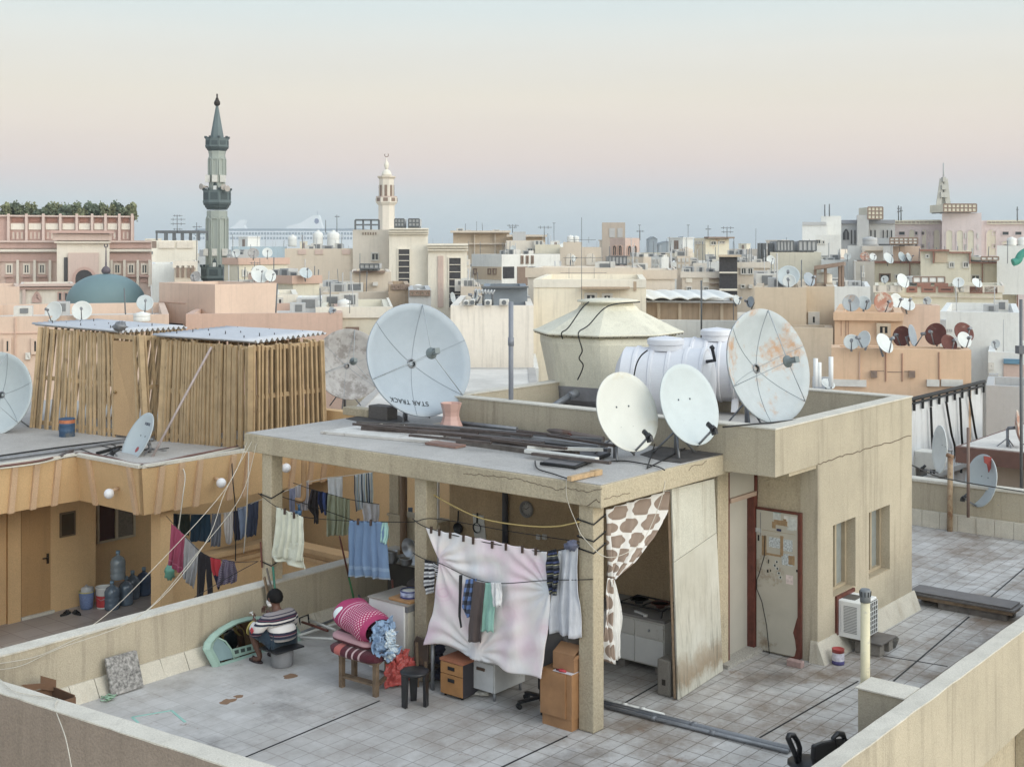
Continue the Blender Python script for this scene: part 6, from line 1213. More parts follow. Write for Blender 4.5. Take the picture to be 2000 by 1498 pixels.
drape('shirt', 'purple grey checked shirt at the end of the sloping line', 'shirt', yf, [(436, 1092), (428, 1115), (424, 1145)], [(458, 1096), (463, 1120), (462, 1136)], fabric('purple_check', [(118, 104, 124), (92, 80, 104), (146, 134, 150)], kind='check', rep=6), amp=.04, nf=3, nu=18)
m = MB(); q = P(331, 1118, 20.3); m.blob(q, (.08, .07, .12), amp=.5, sc=2.5, seed=8); solo(m, 'plastic_bag', plain('green_film', (96, 164, 140), .9, rough=.35), 'green plastic bag hung on the ochre pier', 'bag')
line('clothesline', 'sloping black line carrying the pink towel and red shirt', 'line', [P(325, 1008, 20.4), P(361, 1047, 19.4), P(388, 1074, 19.4), P(415, 1089, 19.4), P(460, 1097, 19.2), PA(504, 1096, -.05)], .0052, WIREB, lg)
line('clothesline', 'black line from the corner pillar down to the low wall at the black trousers', 'line', [PA(504, 1096, -.05), P(450, 1125, 17), G(380, 1166, .77)], .0052, WIREB, lg)
line('clothesline', 'pale line on the balcony of the ochre building', 'line', [P(330, 1003, 22.3), P(412, 1004, 22.3), P(455, 998, 22.3), P(506, 977, 22.3), P(560, 958, 22.3), P(605, 937, 22.4)], .006, WIREW, lg)
for pts, l in (([(346, 876+25, 21.3), (361, 925, 20.9), (357, 970, 20.7), (349, 1030, 20.7), (346, 1033, 20.7)], 'white cable looping down the ochre fascia left of the balcony'), ([(452, 885, 21.9), (455, 940, 21.7), (460, 1000, 21.7), (460, 1095, 21.7)], 'thin dark cable hanging down the ochre fascia'), ([(486, 880, 22.0), (484, 950, 21.8), (480, 1030, 21.8), (476, 1080, 21.8)], 'pale strap hanging beside the corner pillar')):
    mb = MB(); mb.tube(smooth([P(*p) for p in pts]), .01, 5); solo(mb, 'cable', WIREB if 'dark' in l else WIREW, l, 'cable')
# ---- slatted sheds on the yellow roof ----
BAM = plain('tan_painted_slat', (188, 156, 110), .95, rough=.75, amt=.16, scale=4, dirt=(110, 84, 56), dscale=3, dlo=.62)
def slatwall(m, a, b, c, d, n, w=.055, jit=.02):
    # a,b foot; d,c head
    for i in range(n):
        f = (i+.5)/n; p, q = a.lerp(b, f), d.lerp(c, f); r = V((random.uniform(-jit, jit), random.uniform(-jit, jit)*.6, 0)); m.bar(p+r*1.5, q+r+V((0, 0, random.uniform(-.06, .02))), w*random.uniform(.8, 1.1), .04, up=(U.x, U.y, 0))
def shed(label, BL, BF, BR, TL, TF, TR, n1, n2, door=None):
    t = thing('slatted_shed', label, 'shed', BF); BB = BL+(BR-BF); TB = TL+(TR-TF)
    m = MB()
    if door:
        f0, f1 = door; k = int(n1*f0); slatwall(m, BL, BL.lerp(BF, f0), TL.lerp(TF, f0), TL, k); slatwall(m, BL.lerp(BF, f1), BF, TF, TL.lerp(TF, f1), max(1, n1-int(n1*f1)))
    else: slatwall(m, BL, BF, TF, TL, n1)
    for k in (.06, .5, .97): m.bar(BL.lerp(TL, k)+W*0+U*.04, BF.lerp(TF, k)+U*.04, .04, .08)
    part(m, 'slat_wall', BAM, t)
    m = MB(); slatwall(m, BF, BR, TR, TF, n2); slatwall(m, BL, BB, TB, TL, n2); slatwall(m, BB, BR, TR, TB, n1)
    for k in (.06, .5, .97): m.bar(BF.lerp(TF, k)+W*.04, BR.lerp(TR, k)+W*.04, .04, .08)
    part(m, 'slat_wall', BAM, t)
    if door:
        a, b, c, d = BL.lerp(BF, f0), BL.lerp(BF, f1), TL.lerp(TF, f1), TL.lerp(TF, f0); m = MB(); g = .02
        a2, b2 = a.lerp(d, .03), b.lerp(c, .03); c2, d2 = b.lerp(c, .93), a.lerp(d, .93); m.prism([a2-U*.02, b2-U*.02, c2-U*.02, d2-U*.02], U*.05); dr = part(m, 'door', plaster('tan_door', (196, 156, 106), .95, bump=.03, amt=.06), t)
        m = MB(); p = a2.lerp(d2, .45)-U*.05+(b2-a2).normalized()*.08; m.blob(p, .03); part(m, 'knob', plain('brass', (150, 120, 70), .9, metal=.6, rough=.4), dr)
    m = MB()
    for p, q in ((BL, TL), (BF, TF), (BR, TR), (BB, TB)): m.bar(p, q, .09, .09)
    part(m, 'post', BAM, t)
    return t
def corr(t, L_, F_, R_, waves, amp=.032):
    B_ = L_+(R_-F_)
    def fn(u, v):
        p = F_.lerp(R_, u).lerp(L_.lerp(B_, u), v); return p+V((0, 0, amp*sin(u*waves*2*pi)))
    m = MB(); m.grid(fn, waves*8, 6); o = part(m, 'corrugated_roof', plain('corrugated_white', (198, 200, 206), .9, rough=.5, amt=.05, dirt=(150, 140, 128), dscale=1.2, dlo=.64), t, thick=.012)
    m = MB()
    for i in range(5):
        for j in range(3): p = fn((i+.5)/5.0, (j+.5)/3); m.tube([p, p+V((0, 0, .06))], .01, 5)
    part(m, 'roof_bolts', plain('dark_bolt', (70, 68, 70), .8), t)
ZH = 3.62
t1 = shed('left slatted shed with a tan door and corrugated roof', G(63, 836, ZR), G(288, 862, ZR), G(330, 850, ZR)+U*.9, G(80, 640, ZH), G(277, 655, ZH), G(277, 655, ZH)+U*1.7, 30, 12, door=(.735, .925))
corr(t1, G(62, 633, ZH+.06), G(232, 648, ZH+.04), G(366, 639, ZH+.04), 13)
F2 = G(488, 878, ZR)
kq = (634-HX)/F; sR = (kq*F2.y-F2.x)/(U.x-kq*U.y); T2 = G(490, 676, 3.55); kq = (628-HX)/F; sT = (kq*T2.y-T2.x)/(U.x-kq*U.y)
t2 = shed('right slatted shed with closely set slats and a corrugated roof', G(312, 862, ZR), F2, F2+U*sR, G(322, 663, 3.55), T2, T2+U*sT, 30, 16)
corr(t2, G(298, 655, 3.62), G(496, 668, 3.62), G(637, 650, 3.62), 14)
q = G(131, 853, ZR); t = thing('oil_drum', 'small blue drum with an orange band before the left shed', 'drum', q)
m = MB(); m.lathe([(.14, 0), (.145, .01), (.145, .11), (.15, .12), (.145, .13), (.145, .23), (.15, .24), (.145, .25), (.145, .34), (.15, .35), (.14, .355), (.13, .34), (.001, .34)], 26, q); part(m, 'body', plain('blue_drum', (52, 88, 124), .9, rough=.5, dirt=(110, 110, 104)), t)
m = MB(); m.lathe([(.147, .265), (.147, .33)], 26, q, cap=False); part(m, 'band', plain('orange_print', (196, 110, 60), .9, amt=.3, scale=20), t)
m = MB(); m.tube([G(297, 893, ZR), P(413, 678, 22.4)], .022, 8); solo(m, 'pole', plain('worn_pinkish_pole', (176, 158, 154), .9, amt=.2), 'long worn pole leaning against the right shed', 'pole')
m = MB(); q = P(606, 825, 24.3); m.tube([q, P(605, 760, 24.2), P(607, 697, 24.2)], .045, 10); solo(m, 'red_pipe', plain('red_pipe', (150, 48, 50), .9), 'upright red pipe at the right corner of the sheds', 'pipe')
m = MB(); m.tube([P(607, 700, 24.2), P(606, 690, 24.2), P(601, 688, 24.1)], .05, 10); solo(m, 'elbow_pipe', GALV, 'grey elbow on top of the upright red pipe', 'pipe')
for pts, r, mt, l in (([(-20, 899), (120, 880), (240, 862), (300, 858)], .03, GALV, 'long grey conduit lying across the ochre roof'), ([(-20, 893), (130, 872), (250, 858)], .015, WIREB, 'black cable beside the conduit on the ochre roof'), ([(0, 915), (75, 905), (150, 889), (210, 897), (283, 911), (360, 896), (470, 873)], .014, WIREW, 'white cable along the edge of the ochre roof'), ([(-20, 913), (70, 901), (150, 885), (215, 894), (280, 907), (380, 888), (465, 872)], .02, plain('rusty_rail', (124, 84, 76), .85), 'thin rusty rail along the edge of the ochre roof'), ([(120, 880), (150, 875), (200, 890), (225, 870), (180, 865), (250, 880), (330, 875)], .008, WIREB, 'tangled thin cable behind the small white dish')):
    mb = MB(); mb.tube(smooth([G(x, y, ZR+.02+r) for x, y in pts]), r, 6); solo(mb, 'cable' if r < .016 else 'conduit_pipe', mt, l, 'cable' if r < .016 else 'pipe')
m = MB(); m.bar(G(118, 892, ZR+.04), G(140, 880, ZR+.04), .08, .04); solo(m, 'wood_offcut', DKW, 'dark wood offcut near the corner of the ochre roof', 'wood'); m = MB(); m.bar(G(190, 885, ZR+.04), G(236, 872, ZR+.04), .06, .04); solo(m, 'wood_offcut', BLACK, 'black bar lying behind the small white dish', 'bar')
m = MB(); q = G(238, 642, ZH+.1); m.blob(q+V((0, -.1, .05)), (.12, .1, .09), amp=.7, sc=3, seed=3); solo(m, 'cable_coil', GALV, 'grey coil lying on the left corrugated roof', 'coil')
# ================= the city =================
def pl(n, c, **k): return plaster(n, c, k.pop('k', 1.08), bump=0, amt=k.pop('amt', .06), streak=k.pop('streak', .2), scale=k.pop('scale', .3), dirtamt=k.pop('dirtamt', .3), fine=8, grain=.035, **k)
CPINK = pl('city_pink', (206, 180, 168), k=.95); CROSE = pl('city_rose', (196, 160, 148), k=.95); CCRM = pl('city_cream', (218, 207, 192), k=1.0); CCRM2 = pl('city_pale_cream', (224, 216, 200), k=1.0); CWHT = pl('city_white', (220, 220, 216), k=.98)
CBEI = pl('city_beige', (206, 191, 172), k=1.0); CBEI2 = pl('city_dark_beige', (192, 172, 146)); CPCH = pl('city_peach', (216, 186, 164), k=.95); CSAL = pl('city_salmon', (212, 176, 156), k=.92); CORG = pl('city_orange_peach', (220, 180, 142), k=.95)
CGRY = pl('city_grey', (176, 176, 176)); CBRN = pl('city_brown', (176, 152, 126), streak=.5); CYEL = pl('city_pale_yellow', (216, 208, 186), k=.98); CLIL = pl('city_lilac_pink', (212, 196, 194), k=1.0); CTRIM = pl('city_brown_trim', (150, 104, 88))
CROOF = pl('city_roof', (196, 190, 182), amt=.15, scale=.6)
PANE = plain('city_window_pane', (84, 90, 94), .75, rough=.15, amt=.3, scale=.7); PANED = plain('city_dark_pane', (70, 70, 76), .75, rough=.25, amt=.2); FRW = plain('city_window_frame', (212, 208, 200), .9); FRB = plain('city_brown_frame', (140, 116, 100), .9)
CMET = plain('city_dark_metal', (108, 112, 116), .85, rough=.5)
def bld(label, xc, yt, Y, xl=None, xr=None, yaw=None, mat=None, lenL=12, lenR=12, zb=-14, par=.5, cap=None, name='city_building', group=None, zt=None):
    a = rad(yaw) if yaw is not None else math.atan((xc-HX)/F)-.02; C = P(xc, yt, Y); dl = V((-cos(a), sin(a), 0)); dr = V((sin(a), cos(a), 0))
    def tt(px, d): k = (px-HX)/F; return (k*C.y-C.x)/(d.x-k*d.y)
    tl = tt(xl, dl) if xl is not None else lenL; tr = tt(xr, dr) if xr is not None else lenR
    tl = min(max(tl, 1), 80); tr = min(max(tr, 1), 60); zt = C.z if zt is None else zt
    t = thing(name, label, 'building', V((C.x, C.y, zb)), group)
    b = dict(t=t, C=C, L=dl, R=dr, nL=V((-sin(a), -cos(a), 0)), nR=V((cos(a), -sin(a), 0)), tl=tl, tr=tr, z=zt, tt=tt)
    M = Matrix(((dl.x, dr.x, 0, C.x), (dl.y, dr.y, 0, C.y), (0, 0, 1, 0), (0, 0, 0, 1))); b['M'] = M; w = .22
    m = MB(M); p = lambda x0, x1, y0, y1, z: [(x0, y0, z), (x1, y0, z), (x1, y1, z), (x0, y1, z)]
    o0, o1, i1, i0 = p(0, tl, 0, tr, zb), p(0, tl, 0, tr, zt), p(w, tl-w, w, tr-w, zt), p(w, tl-w, w, tr-w, zt-par)
    for A, B in ((o0, o1), (o1, i1), (i1, i0)):
        for j in range(4): m.face([A[j], A[(j+1) % 4], B[(j+1) % 4], B[j]])
    part(m, 'wall', mat, t)
    m = MB(M); m.face(i0); part(m, 'roof', CROOF, t)
    if cap is not None:
        m = MB(M); e = .1
        m.box(-e, tl+e, -e, -.001, zt-.35, zt+.06); m.box(-e, -.001, 0, tr+e, zt-.35, zt+.06); part(m, 'cornice', cap, t)
    return b
RC = random.Random(77); CGRD = plain('grille_grey', (128, 130, 132), .8)
def CL(b, n): clutter(b, n); return b
def clutter(b, n=3, stair=False, hmax=1.1):
    if b['C'].y < 58: n = min(n, 2)
    M = b['M']; tl, tr, z = b['tl'], b['tr'], b['z']-.45
    for i in range(n):
        x, y = RC.uniform(.1, .85)*tl, RC.uniform(.3, .9)*min(tr, 6); w, d, h = RC.uniform(.5, .85), RC.uniform(.35, .6), RC.uniform(.15, .4)+.45
        m = MB(M); m.box(x, x+w, y, y+d, z, z+h); o = part(m, 'air_conditioner', FRW if RC.random() < .6 else CGRY, b['t'])
        m = MB(M); m.box(x+.12, x+w-.2, y-.03, y-.001, z+.4, z+h-.06); part(m, 'fan_grille', CGRD, o)
    for i in range(n):
        x, y = RC.uniform(.05, .95)*tl, RC.uniform(.05, .6)*min(tr, 6); m = MB(M); h = RC.uniform(.8, hmax)+.45; m.tube([(x, y, z), (x+RC.uniform(-.1, .1), y, z+h)], RC.uniform(.015, .03), 5); part(m, 'vent_pipe', CMET if RC.random() < .5 else CGRY, b['t'])
    if stair:
        x, y = RC.uniform(.1, .6)*tl, RC.uniform(.35, .6)*min(tr, 7); w, d, h = min(tl*.35, 2.8), 2.4, 2.5; m = MB(M); m.box(x, x+w, y, y+d, z, z+h); m.box(x-.12, x+w+.12, y-.12, y+d+.12, z+h+.002, z+h+.14); so_ = part(m, 'stair_room', RC.choice(fm_), b['t']); m = MB(M); m.box(x+w*.3, x+w*.3+.8, y-.03, y-.001, z+.45, z+2.2); part(m, 'door', FRB, so_)
fm_ = [CBEI, CCRM, CWHT, CCRM2, CYEL]
def fp(b, f, px, py=None):
    d = b[f]; t = b['tt'](px, d); q = b['C']+d*t
    if py is not None: q.z = EYE-(py-HY)/F*q.y
    return q
def pz(b, f, x, py): q = fp(b, f, x); return EYE-(py-HY)/F*q.y
def deco(b, f, x0, x1, y0, y1, out, mat, name, parent=None, off=0.0):
    p, q = fp(b, f, x0), fp(b, f, x1); xm = (x0+x1)/2; zt, zb = pz(b, f, xm, y0), pz(b, f, xm, y1); n = b['n'+f]
    m = MB(); m.prism([D3(p, zb)+n*off, D3(q, zb)+n*off, D3(q, zt)+n*off, D3(p, zt)+n*off], n*out); return part(m, name, mat, parent or b['t'])
def win(b, f, x0, x1, y0, y1, arch=0, frame=None, pane=None, mull=1, fw=.09, bars=0, off=0.0):
    p, q = fp(b, f, x0), fp(b, f, x1); xm = (x0+x1)/2; zt, zb = pz(b, f, xm, y0), pz(b, f, xm, y1); n = b['n'+f]; h = (q-p); wd_ = h.length; e = h.normalized()
    at = lambda s, z, o: D3(p, z)+e*s+n*(o+off)
    def outline(g):
        s0, s1, z0, z1 = g, wd_-g, zb+g, zt-g
        if not arch: return [(s0, z0), (s1, z0), (s1, z1), (s0, z1)]
        r = (s1-s0)/2; rise = r*(1.5 if arch == 2 else 1.0); c = (s0+s1)/2; zs = z1-rise; pts = [(s0, z0), (s1, z0)]
        for i in range(9):
            a = pi*i/8; pts.append((c+r*cos(a), zs+rise*(sin(a) if arch == 1 else 1-abs(cos(a))**1.6)))
        return pts
    o, i = outline(-fw*.3), outline(fw*.7); m = MB()
    for j in range(len(o)):
        k = (j+1) % len(o); m.hexa([at(*o[j], 0), at(*o[k], 0), at(*i[k], 0), at(*i[j], 0)], [at(*o[j], .1), at(*o[k], .1), at(*i[k], .1), at(*i[j], .1)])
    for k in range(1, mull+1): s = wd_*k/(mull+1); m.prism([at(s-fw*.3, zb, .02), at(s+fw*.3, zb, .02), at(s+fw*.3, zt-(wd_*.4 if arch else fw), .02), at(s-fw*.3, zt-(wd_*.4 if arch else fw), .02)], n*.06)
    for k in range(1, bars+1): z = zb+(zt-zb)*k/(bars+1); m.prism([at(fw, z-fw*.35, .02), at(wd_-fw, z-fw*.35, .02), at(wd_-fw, z+fw*.35, .02), at(fw, z+fw*.35, .02)], n*.07)
    w = part(m, 'window', frame or FRW, b['t'])
    m = MB(); m.prism([at(s, z, .0) for s, z in i], n*.025); part(m, 'pane', pane or PANE, w); return w
def wins(b, f, xs, w, y0, y1, **k):
    for x in xs: win(b, f, x-w/2, x+w/2, y0, y1, **k)
# ---- ground, sea ----
m = MB(); m.box(-5000, 5000, -40, 1300, -15, -14.0); o = link(m, 'ground', pl('city_ground', (190, 178, 162), scale=.05), V((0, 0, 0))); o['kind'] = 'structure'
m = MB(); m.box(-5000, 5000, 1300.5, 9000, -16, -14.6); o = link(m, 'sea', plain('sea_water', (120, 138, 150), .7, rough=.25, amt=.1, scale=.02, bump=.2), V((0, 0, 0))); o['kind'] = 'structure'
# ---- left: pink hotel ----
h = bld('pink hotel upper block with a row of trees on its roof', 262, 422, 122, xl=-80, mat=CROSE, par=1.2)
for x in (-13, 17, 52, 85, 118, 150, 180, 206, 233, 258): deco(h, 'L', x-2.5, x+2.5, 418, 500, .5, CPINK, 'pilaster')
xs = [17, 52, 85, 118, 150, 180, 206, 233, 258]
for a, c in zip(xs, xs[1:]):
    deco(h, 'L', a+4, c-4, 437, 449, .15, CCRM, 'panel'); deco(h, 'L', a+6, c-6, 425.5, 434, .12, CTRIM, 'screen')
    k = 3 if c-a > 30 else 2
    for j in range(k): s = (c-a-10)/k; win(h, 'L', a+5+s*j+1.2, a+5+s*(j+1)-1.2, 452, 468, arch=1, frame=CROSE, pane=CCRM, mull=0)
deco(h, 'L', -80, 262, 421, 424, .4, CPINK, 'cornice')
w = bld('pink hotel lower wing with twin pane windows facing the green dome', 296, 471, 114, xl=-80, mat=CPINK)
deco(w, 'L', -80, 112, 474, 485, .2, CROSE, 'frieze'); deco(w, 'L', 213, 296, 474, 485, .2, CROSE, 'frieze'); deco(w, 'L', -80, 296, 487, 492, .5, CCRM, 'cornice'); deco(w, 'L', -80, 296, 470, 474, .45, CPINK, 'coping'); deco(w, 'L', -80, 296, 496, 511, .15, CROSE, 'frieze')
for x in (-3, 35, 68, 98, 218, 243, 269, 292): deco(w, 'L', x-2.5, x+2.5, 508, 560, .35, CCRM, 'pilaster')
for x in (-19, 18, 52, 82, 205, 229, 256, 282): win(w, 'L', x-6, x+6, 516, 535, frame=CCRM, fw=.14); deco(w, 'L', x-9, x+9, 538, 541, .4, CROSE, 'sill')
for x in (20, 53, 84, 230, 257, 282): deco(w, 'L', x-8, x+8, 543, 552, .12, CROSE, 'panel')
p_ = bld('hotel entrance block with a scalloped dark arch', 214, 454, 108, xl=111, mat=CCRM, lenR=6)
deco(p_, 'L', 100, 222, 451, 456, .9, CROSE, 'cornice'); deco(p_, 'L', 103, 218, 457, 470, .5, CPINK, 'cornice'); deco(p_, 'L', 106, 216, 472, 475, .4, CCRM, 'cornice')
deco(p_, 'L', 133, 193, 494, 560, .25, CPINK, 'portal_panel'); deco(p_, 'L', 125, 132, 503, 560, .1, PANED, 'painted_shadow')  # dark strip beside the portal panel stands in for its shadow
win(p_, 'L', 143, 186, 523, 575, arch=1, frame=CROSE, pane=PANED, mull=0, fw=.25, off=.25)
a_ = bld('hotel annex with a pointed arch window below the pink hotel', 146, 557, 96, xl=37, mat=CCRM, lenR=10)
deco(a_, 'L', 34, 149, 554, 559, .5, CPINK, 'cornice'); deco(a_, 'L', 36, 147, 561, 565, .3, CROSE, 'cornice'); win(a_, 'L', 66, 78, 572, 588, arch=2, frame=CROSE, fw=.4); win(a_, 'L', 113, 121, 571, 588, mull=0, frame=CROSE); win(a_, 'L', 125, 133, 571, 588, mull=0, frame=CROSE); deco(a_, 'L', 44, 50, 565, 620, .3, CPINK, 'pilaster')
# trees on the hotel roof
LEAF = []
for i, c in enumerate(((122, 132, 98), (134, 138, 96), (108, 122, 98))):
    m_ = plain('tree_foliage_%s' % 'abc'[i], c, .8, rough=.8, amt=.4, scale=.8); LEAF.append(m_)
def crown_mesh(seed, r, h, nl=520):
    rnd = random.Random(seed); m = MB(); cl = [(rnd.uniform(-.5, .5)*r, rnd.uniform(-.5, .5)*r, rnd.uniform(.12, .92)*h, rnd.uniform(.35, .6)*r) for _ in range(13)]
    for i in range(nl):
        cx, cy, cz, cr = rnd.choice(cl); d = V((rnd.gauss(0, 1), rnd.gauss(0, 1), rnd.gauss(0, 1))).normalized()*cr*rnd.uniform(.5, 1.05); p = V((cx, cy, cz))+d
        x = V((rnd.gauss(0, 1), rnd.gauss(0, 1), rnd.gauss(0, 1))).normalized(); y = x.cross(V((rnd.gauss(0, 1), rnd.gauss(0, 1), .3))).normalized(); s = rnd.uniform(.1, .2)
        m.face([p-x*s-y*s*.6, p+x*s-y*s*.5, p+x*s*.6+y*s, p-x*s*.7+y*s*.8])
    return m
roofz = h['z']-1.2; protos = []
for i in range(3):
    t = thing('roof_tree', None, 'tree', V((0, 0, 0)))
    m = MB(); m.tube([(0, 0, 0), (.05, 0, .9), (0, .05, 1.7)], [.12, .09, .05], 7); m.tube([(.03, 0, .8), (.35, .1, 1.5)], [.05, .02], 5); m.tube([(.03, 0, .9), (-.3, -.1, 1.6)], [.05, .02], 5); part(m, 'trunk', WOOD, t)
    m = crown_mesh(i+3, .95, 1.9); 
    for k in range(len(m.v)): m.v[k] = m.v[k]+V((0, 0, .75))
    part(m, 'crown', LEAF[i], t); protos.append(t)
tx = (-6, 12, 28, 45, 60, 78, 96, 112, 128, 146, 160, 178, 196, 212, 230, 246, 256)
for i, x in enumerate(tx):
    src = protos[i % 3]; first = i < 3; q = P(x, 400, 124.5+(i*7 % 5)*.4); q.z = roofz; s = (.95, 1.02, .9, 1.04, .98)[i % 5]
    if first: o = src
    else:
        o = src.copy(); COL.objects.link(o)
        for ch in src.children: c = ch.copy(); COL.objects.link(c); c.parent = o
    o.location = q; o.scale = (s*(.7+.25*((i*5) % 4)/3), s*.8, s*(.74+.3*((i*7) % 5)/4)); o.rotation_euler = (0, 0, i*1.7); o['group'] = 'trees on the hotel roof'
    o['label'] = 'rounded tree at the right end of the hotel roof' if x == 256 else 'tree at the left edge of view on the hotel roof' if x == -6 else 'bushy green tree in the row along the pink hotel roof'
# ---- left middle ----
b = bld('plain peach block at the left edge below the pink hotel', 38, 560, 78, xl=-80, mat=CPCH, lenR=8)
b = CL(bld('peach house with dark windows behind the slatted sheds', 330, 614, 41, xl=-80, mat=CPCH, lenR=9, par=.4), 5)
for x in (15, 69): win(b, 'L', x-6, x+6, 662, 690, mull=0, frame=CPCH)
win(b, 'L', 52, 58, 690, 700, mull=0); deco(b, 'L', 29, 31, 620, 760, .06, CSAL, 'seam'); deco(b, 'L', -80, 330, 648, 650, .04, CSAL, 'seam')
b = bld('tall peach block with plain faces left of the centre', 420, 556, 47, xl=311, xr=541, yaw=44, mat=CPCH, par=.4)
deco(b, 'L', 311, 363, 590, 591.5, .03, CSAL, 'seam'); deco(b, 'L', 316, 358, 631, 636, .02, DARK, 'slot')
b = CL(bld('low salmon house behind the right shed', 669, 611, 45, xl=363, mat=CSAL, lenR=8, par=.3), 5)
b = CL(bld('low cream house with a pale coping left of the large blue dish', 762, 602, 47, xl=622, mat=CYEL, lenR=8, cap=CCRM2), 5)
win(b, 'L', 677, 700, 640, 650, frame=FRB)
t5 = bld('slim white tower house with a black roof frame left of the green minaret', 386, 470, 100, xl=306, mat=CCRM2, lenR=8)
for x0, x1 in ((310, 341), (345, 377)):
    deco(t5, 'L', x0, x1, 472, 485, .12, CCRM, 'lattice')
    for r in range(3):
        for c in range(7): win(t5, 'L', x0+2+c*4.1, x0+4.6+c*4.1, 473.5+r*3.9, 476.2+r*3.9, mull=0, frame=CCRM, fw=.02, pane=PANED) if (r+c) % 1 == 0 and x0 == 310 else None
m = MB(); p0, p1 = P(306, 470, 100), P(387, 470, 100); zt_ = P(0, 453, 100).z
for yy in (0, 3):
    m.bar(D3(p0, zt_)+V((0, yy, 0)), D3(p1, zt_)+V((0, yy, 0)), .2, .2)
    for k in range(6): q = p0.lerp(p1, k/5); m.bar(D3(q, p0.z)+V((0, yy, 0)), D3(q, zt_)+V((0, yy, 0)), .12, .12)
for k in (0, 1): q = p0.lerp(p1, k); m.bar(D3(q, zt_), D3(q, zt_)+V((0, 3, 0)), .2, .2)
part(m, 'roof_frame', CMET, t5['t'])
b = bld('white low house at the foot of the slim white tower', 345, 515, 82, xl=297, mat=CWHT, lenR=8)
b = bld('small beige house with narrow slit windows by the green minaret', 382, 512, 76, xl=341, mat=CBEI, lenR=6, cap=CCRM); wins(b, 'L', (347, 357, 368, 376), 4, 520, 541, mull=0, frame=FRB)
b = bld('cream corner house right of the green minaret', 467, 506, 76, xl=438, xr=562, yaw=50, mat=CYEL, cap=CSAL); win(b, 'R', 473, 480, 527, 540, mull=0); win(b, 'R', 483, 491, 531, 540, mull=0, pane=FRB)
b = CL(bld('cream house with an awning in front of the crenellated wall', 572, 541, 62, xl=490, xr=624, yaw=48, mat=CYEL, cap=CSAL), 3); win(b, 'L', 541, 552, 584, 597, mull=0)
b = bld('small white roof room with a dark doorway', 582, 575, 54, xl=541, mat=CCRM2, lenR=6); win(b, 'L', 542, 552, 582, 598, mull=0)
b = bld('pale grey box room with a curved white tank', 640, 588, 52, xl=580, mat=CWHT, lenR=6)
b = CL(bld('beige crenellated building behind the cream corner house', 690, 486, 86, xl=556, mat=CBEI, lenR=14), 5)
for x0, x1 in ((582, 598), (615, 631), (668, 684)): deco(b, 'L', x0, x1, 488, 497, .06, CPINK, 'inset')
b = bld('bluish metal shed left of the crenellated building', 560, 482, 110, xl=452, mat=pl('city_blue_grey', (164, 184, 196)), lenR=8)
# ---- minaret and dome ----
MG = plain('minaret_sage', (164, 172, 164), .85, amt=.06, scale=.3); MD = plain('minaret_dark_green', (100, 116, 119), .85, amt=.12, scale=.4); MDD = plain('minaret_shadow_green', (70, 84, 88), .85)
Ym = 108.0; mx = P(424, 480, Ym).x; zy = lambda y: EYE-(y-HY)/F*Ym; px = Ym/F
t = thing('green_minaret', 'tall sage green minaret with three dark balconies and a pointed spire', 'minaret', V((mx, Ym, -14))); c0 = V((mx, Ym, 0))
def ring(prof, mat, name, n=8, par=None, sm=False): m = MB(); m.lathe([(r*px, zy(y)) for r, y in prof], n, c0, sm=sm, ph=pi/8); return part(m, name, mat, par or t)
ring([(22, 1000), (20.5, 560), (20, 420), (20, 412)], MG, 'lower_shaft'); ring([(16, 382), (16, 300), (17, 300), (17, 295)], MG, 'upper_shaft')
for yb_, yt_, r in ((555, 521, 32), (410, 372, 27.5), (297, 271, 23)):
    hgt = yb_-yt_; k0 = yb_-hgt*.35
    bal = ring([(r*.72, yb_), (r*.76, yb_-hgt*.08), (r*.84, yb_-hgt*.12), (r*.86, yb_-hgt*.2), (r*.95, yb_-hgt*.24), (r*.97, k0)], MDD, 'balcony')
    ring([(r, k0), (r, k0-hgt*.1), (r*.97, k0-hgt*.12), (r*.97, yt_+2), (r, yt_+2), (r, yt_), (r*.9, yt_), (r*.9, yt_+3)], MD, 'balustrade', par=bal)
    m = MB(); ap = r*.97*px*cos(pi/8)
    for k in range(8):
        an = k*pi/4; d = V((cos(an), sin(an), 0)); s = V((-d.y, d.x, 0)); q = c0+d*ap
        m.prism([D3(q-s*r*px*.26, zy(k0-hgt*.16)), D3(q+s*r*px*.26, zy(k0-hgt*.16)), D3(q+s*r*px*.26, zy(yt_+5)), D3(q-s*r*px*.26, zy(yt_+5))], d*.04)
        an2 = an+pi/8; d2 = V((cos(an2), sin(an2), 0)); q2 = c0+d2*r*px*.96; m.tube([D3(q2, zy(yt_)), D3(q2, zy(yt_-4))], .12, 6)
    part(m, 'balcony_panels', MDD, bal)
for yb_, yt_, r in ((558, 422, 20.4), (368, 306, 16)):
    m = MB(); ap = r*px*cos(pi/8)
    for k in range(8):
        an = k*pi/4; d = V((cos(an), sin(an), 0)); s = V((-d.y, d.x, 0)); q = c0+d*(ap-.05); w_ = r*px*.3
        for sg_ in (-1, 1): m.prism([D3(q+s*sg_*w_-s*.06, zy(yb_-25)), D3(q+s*sg_*w_+s*.06, zy(yb_-25)), D3(q+s*sg_*w_+s*.06, zy(yt_+6)), D3(q+s*sg_*w_-s*.06, zy(yt_+6))], d*.14)
        m.prism([D3(q-s*w_, zy(yt_+6)), D3(q+s*w_, zy(yt_+6)), D3(q, zy(yt_+1))], d*.14)
    part(m, 'shaft_mouldings', MG, t)
ring([(13.5, 272), (13, 268), (2.2, 206), (1.2, 203)], MD, 'spire')
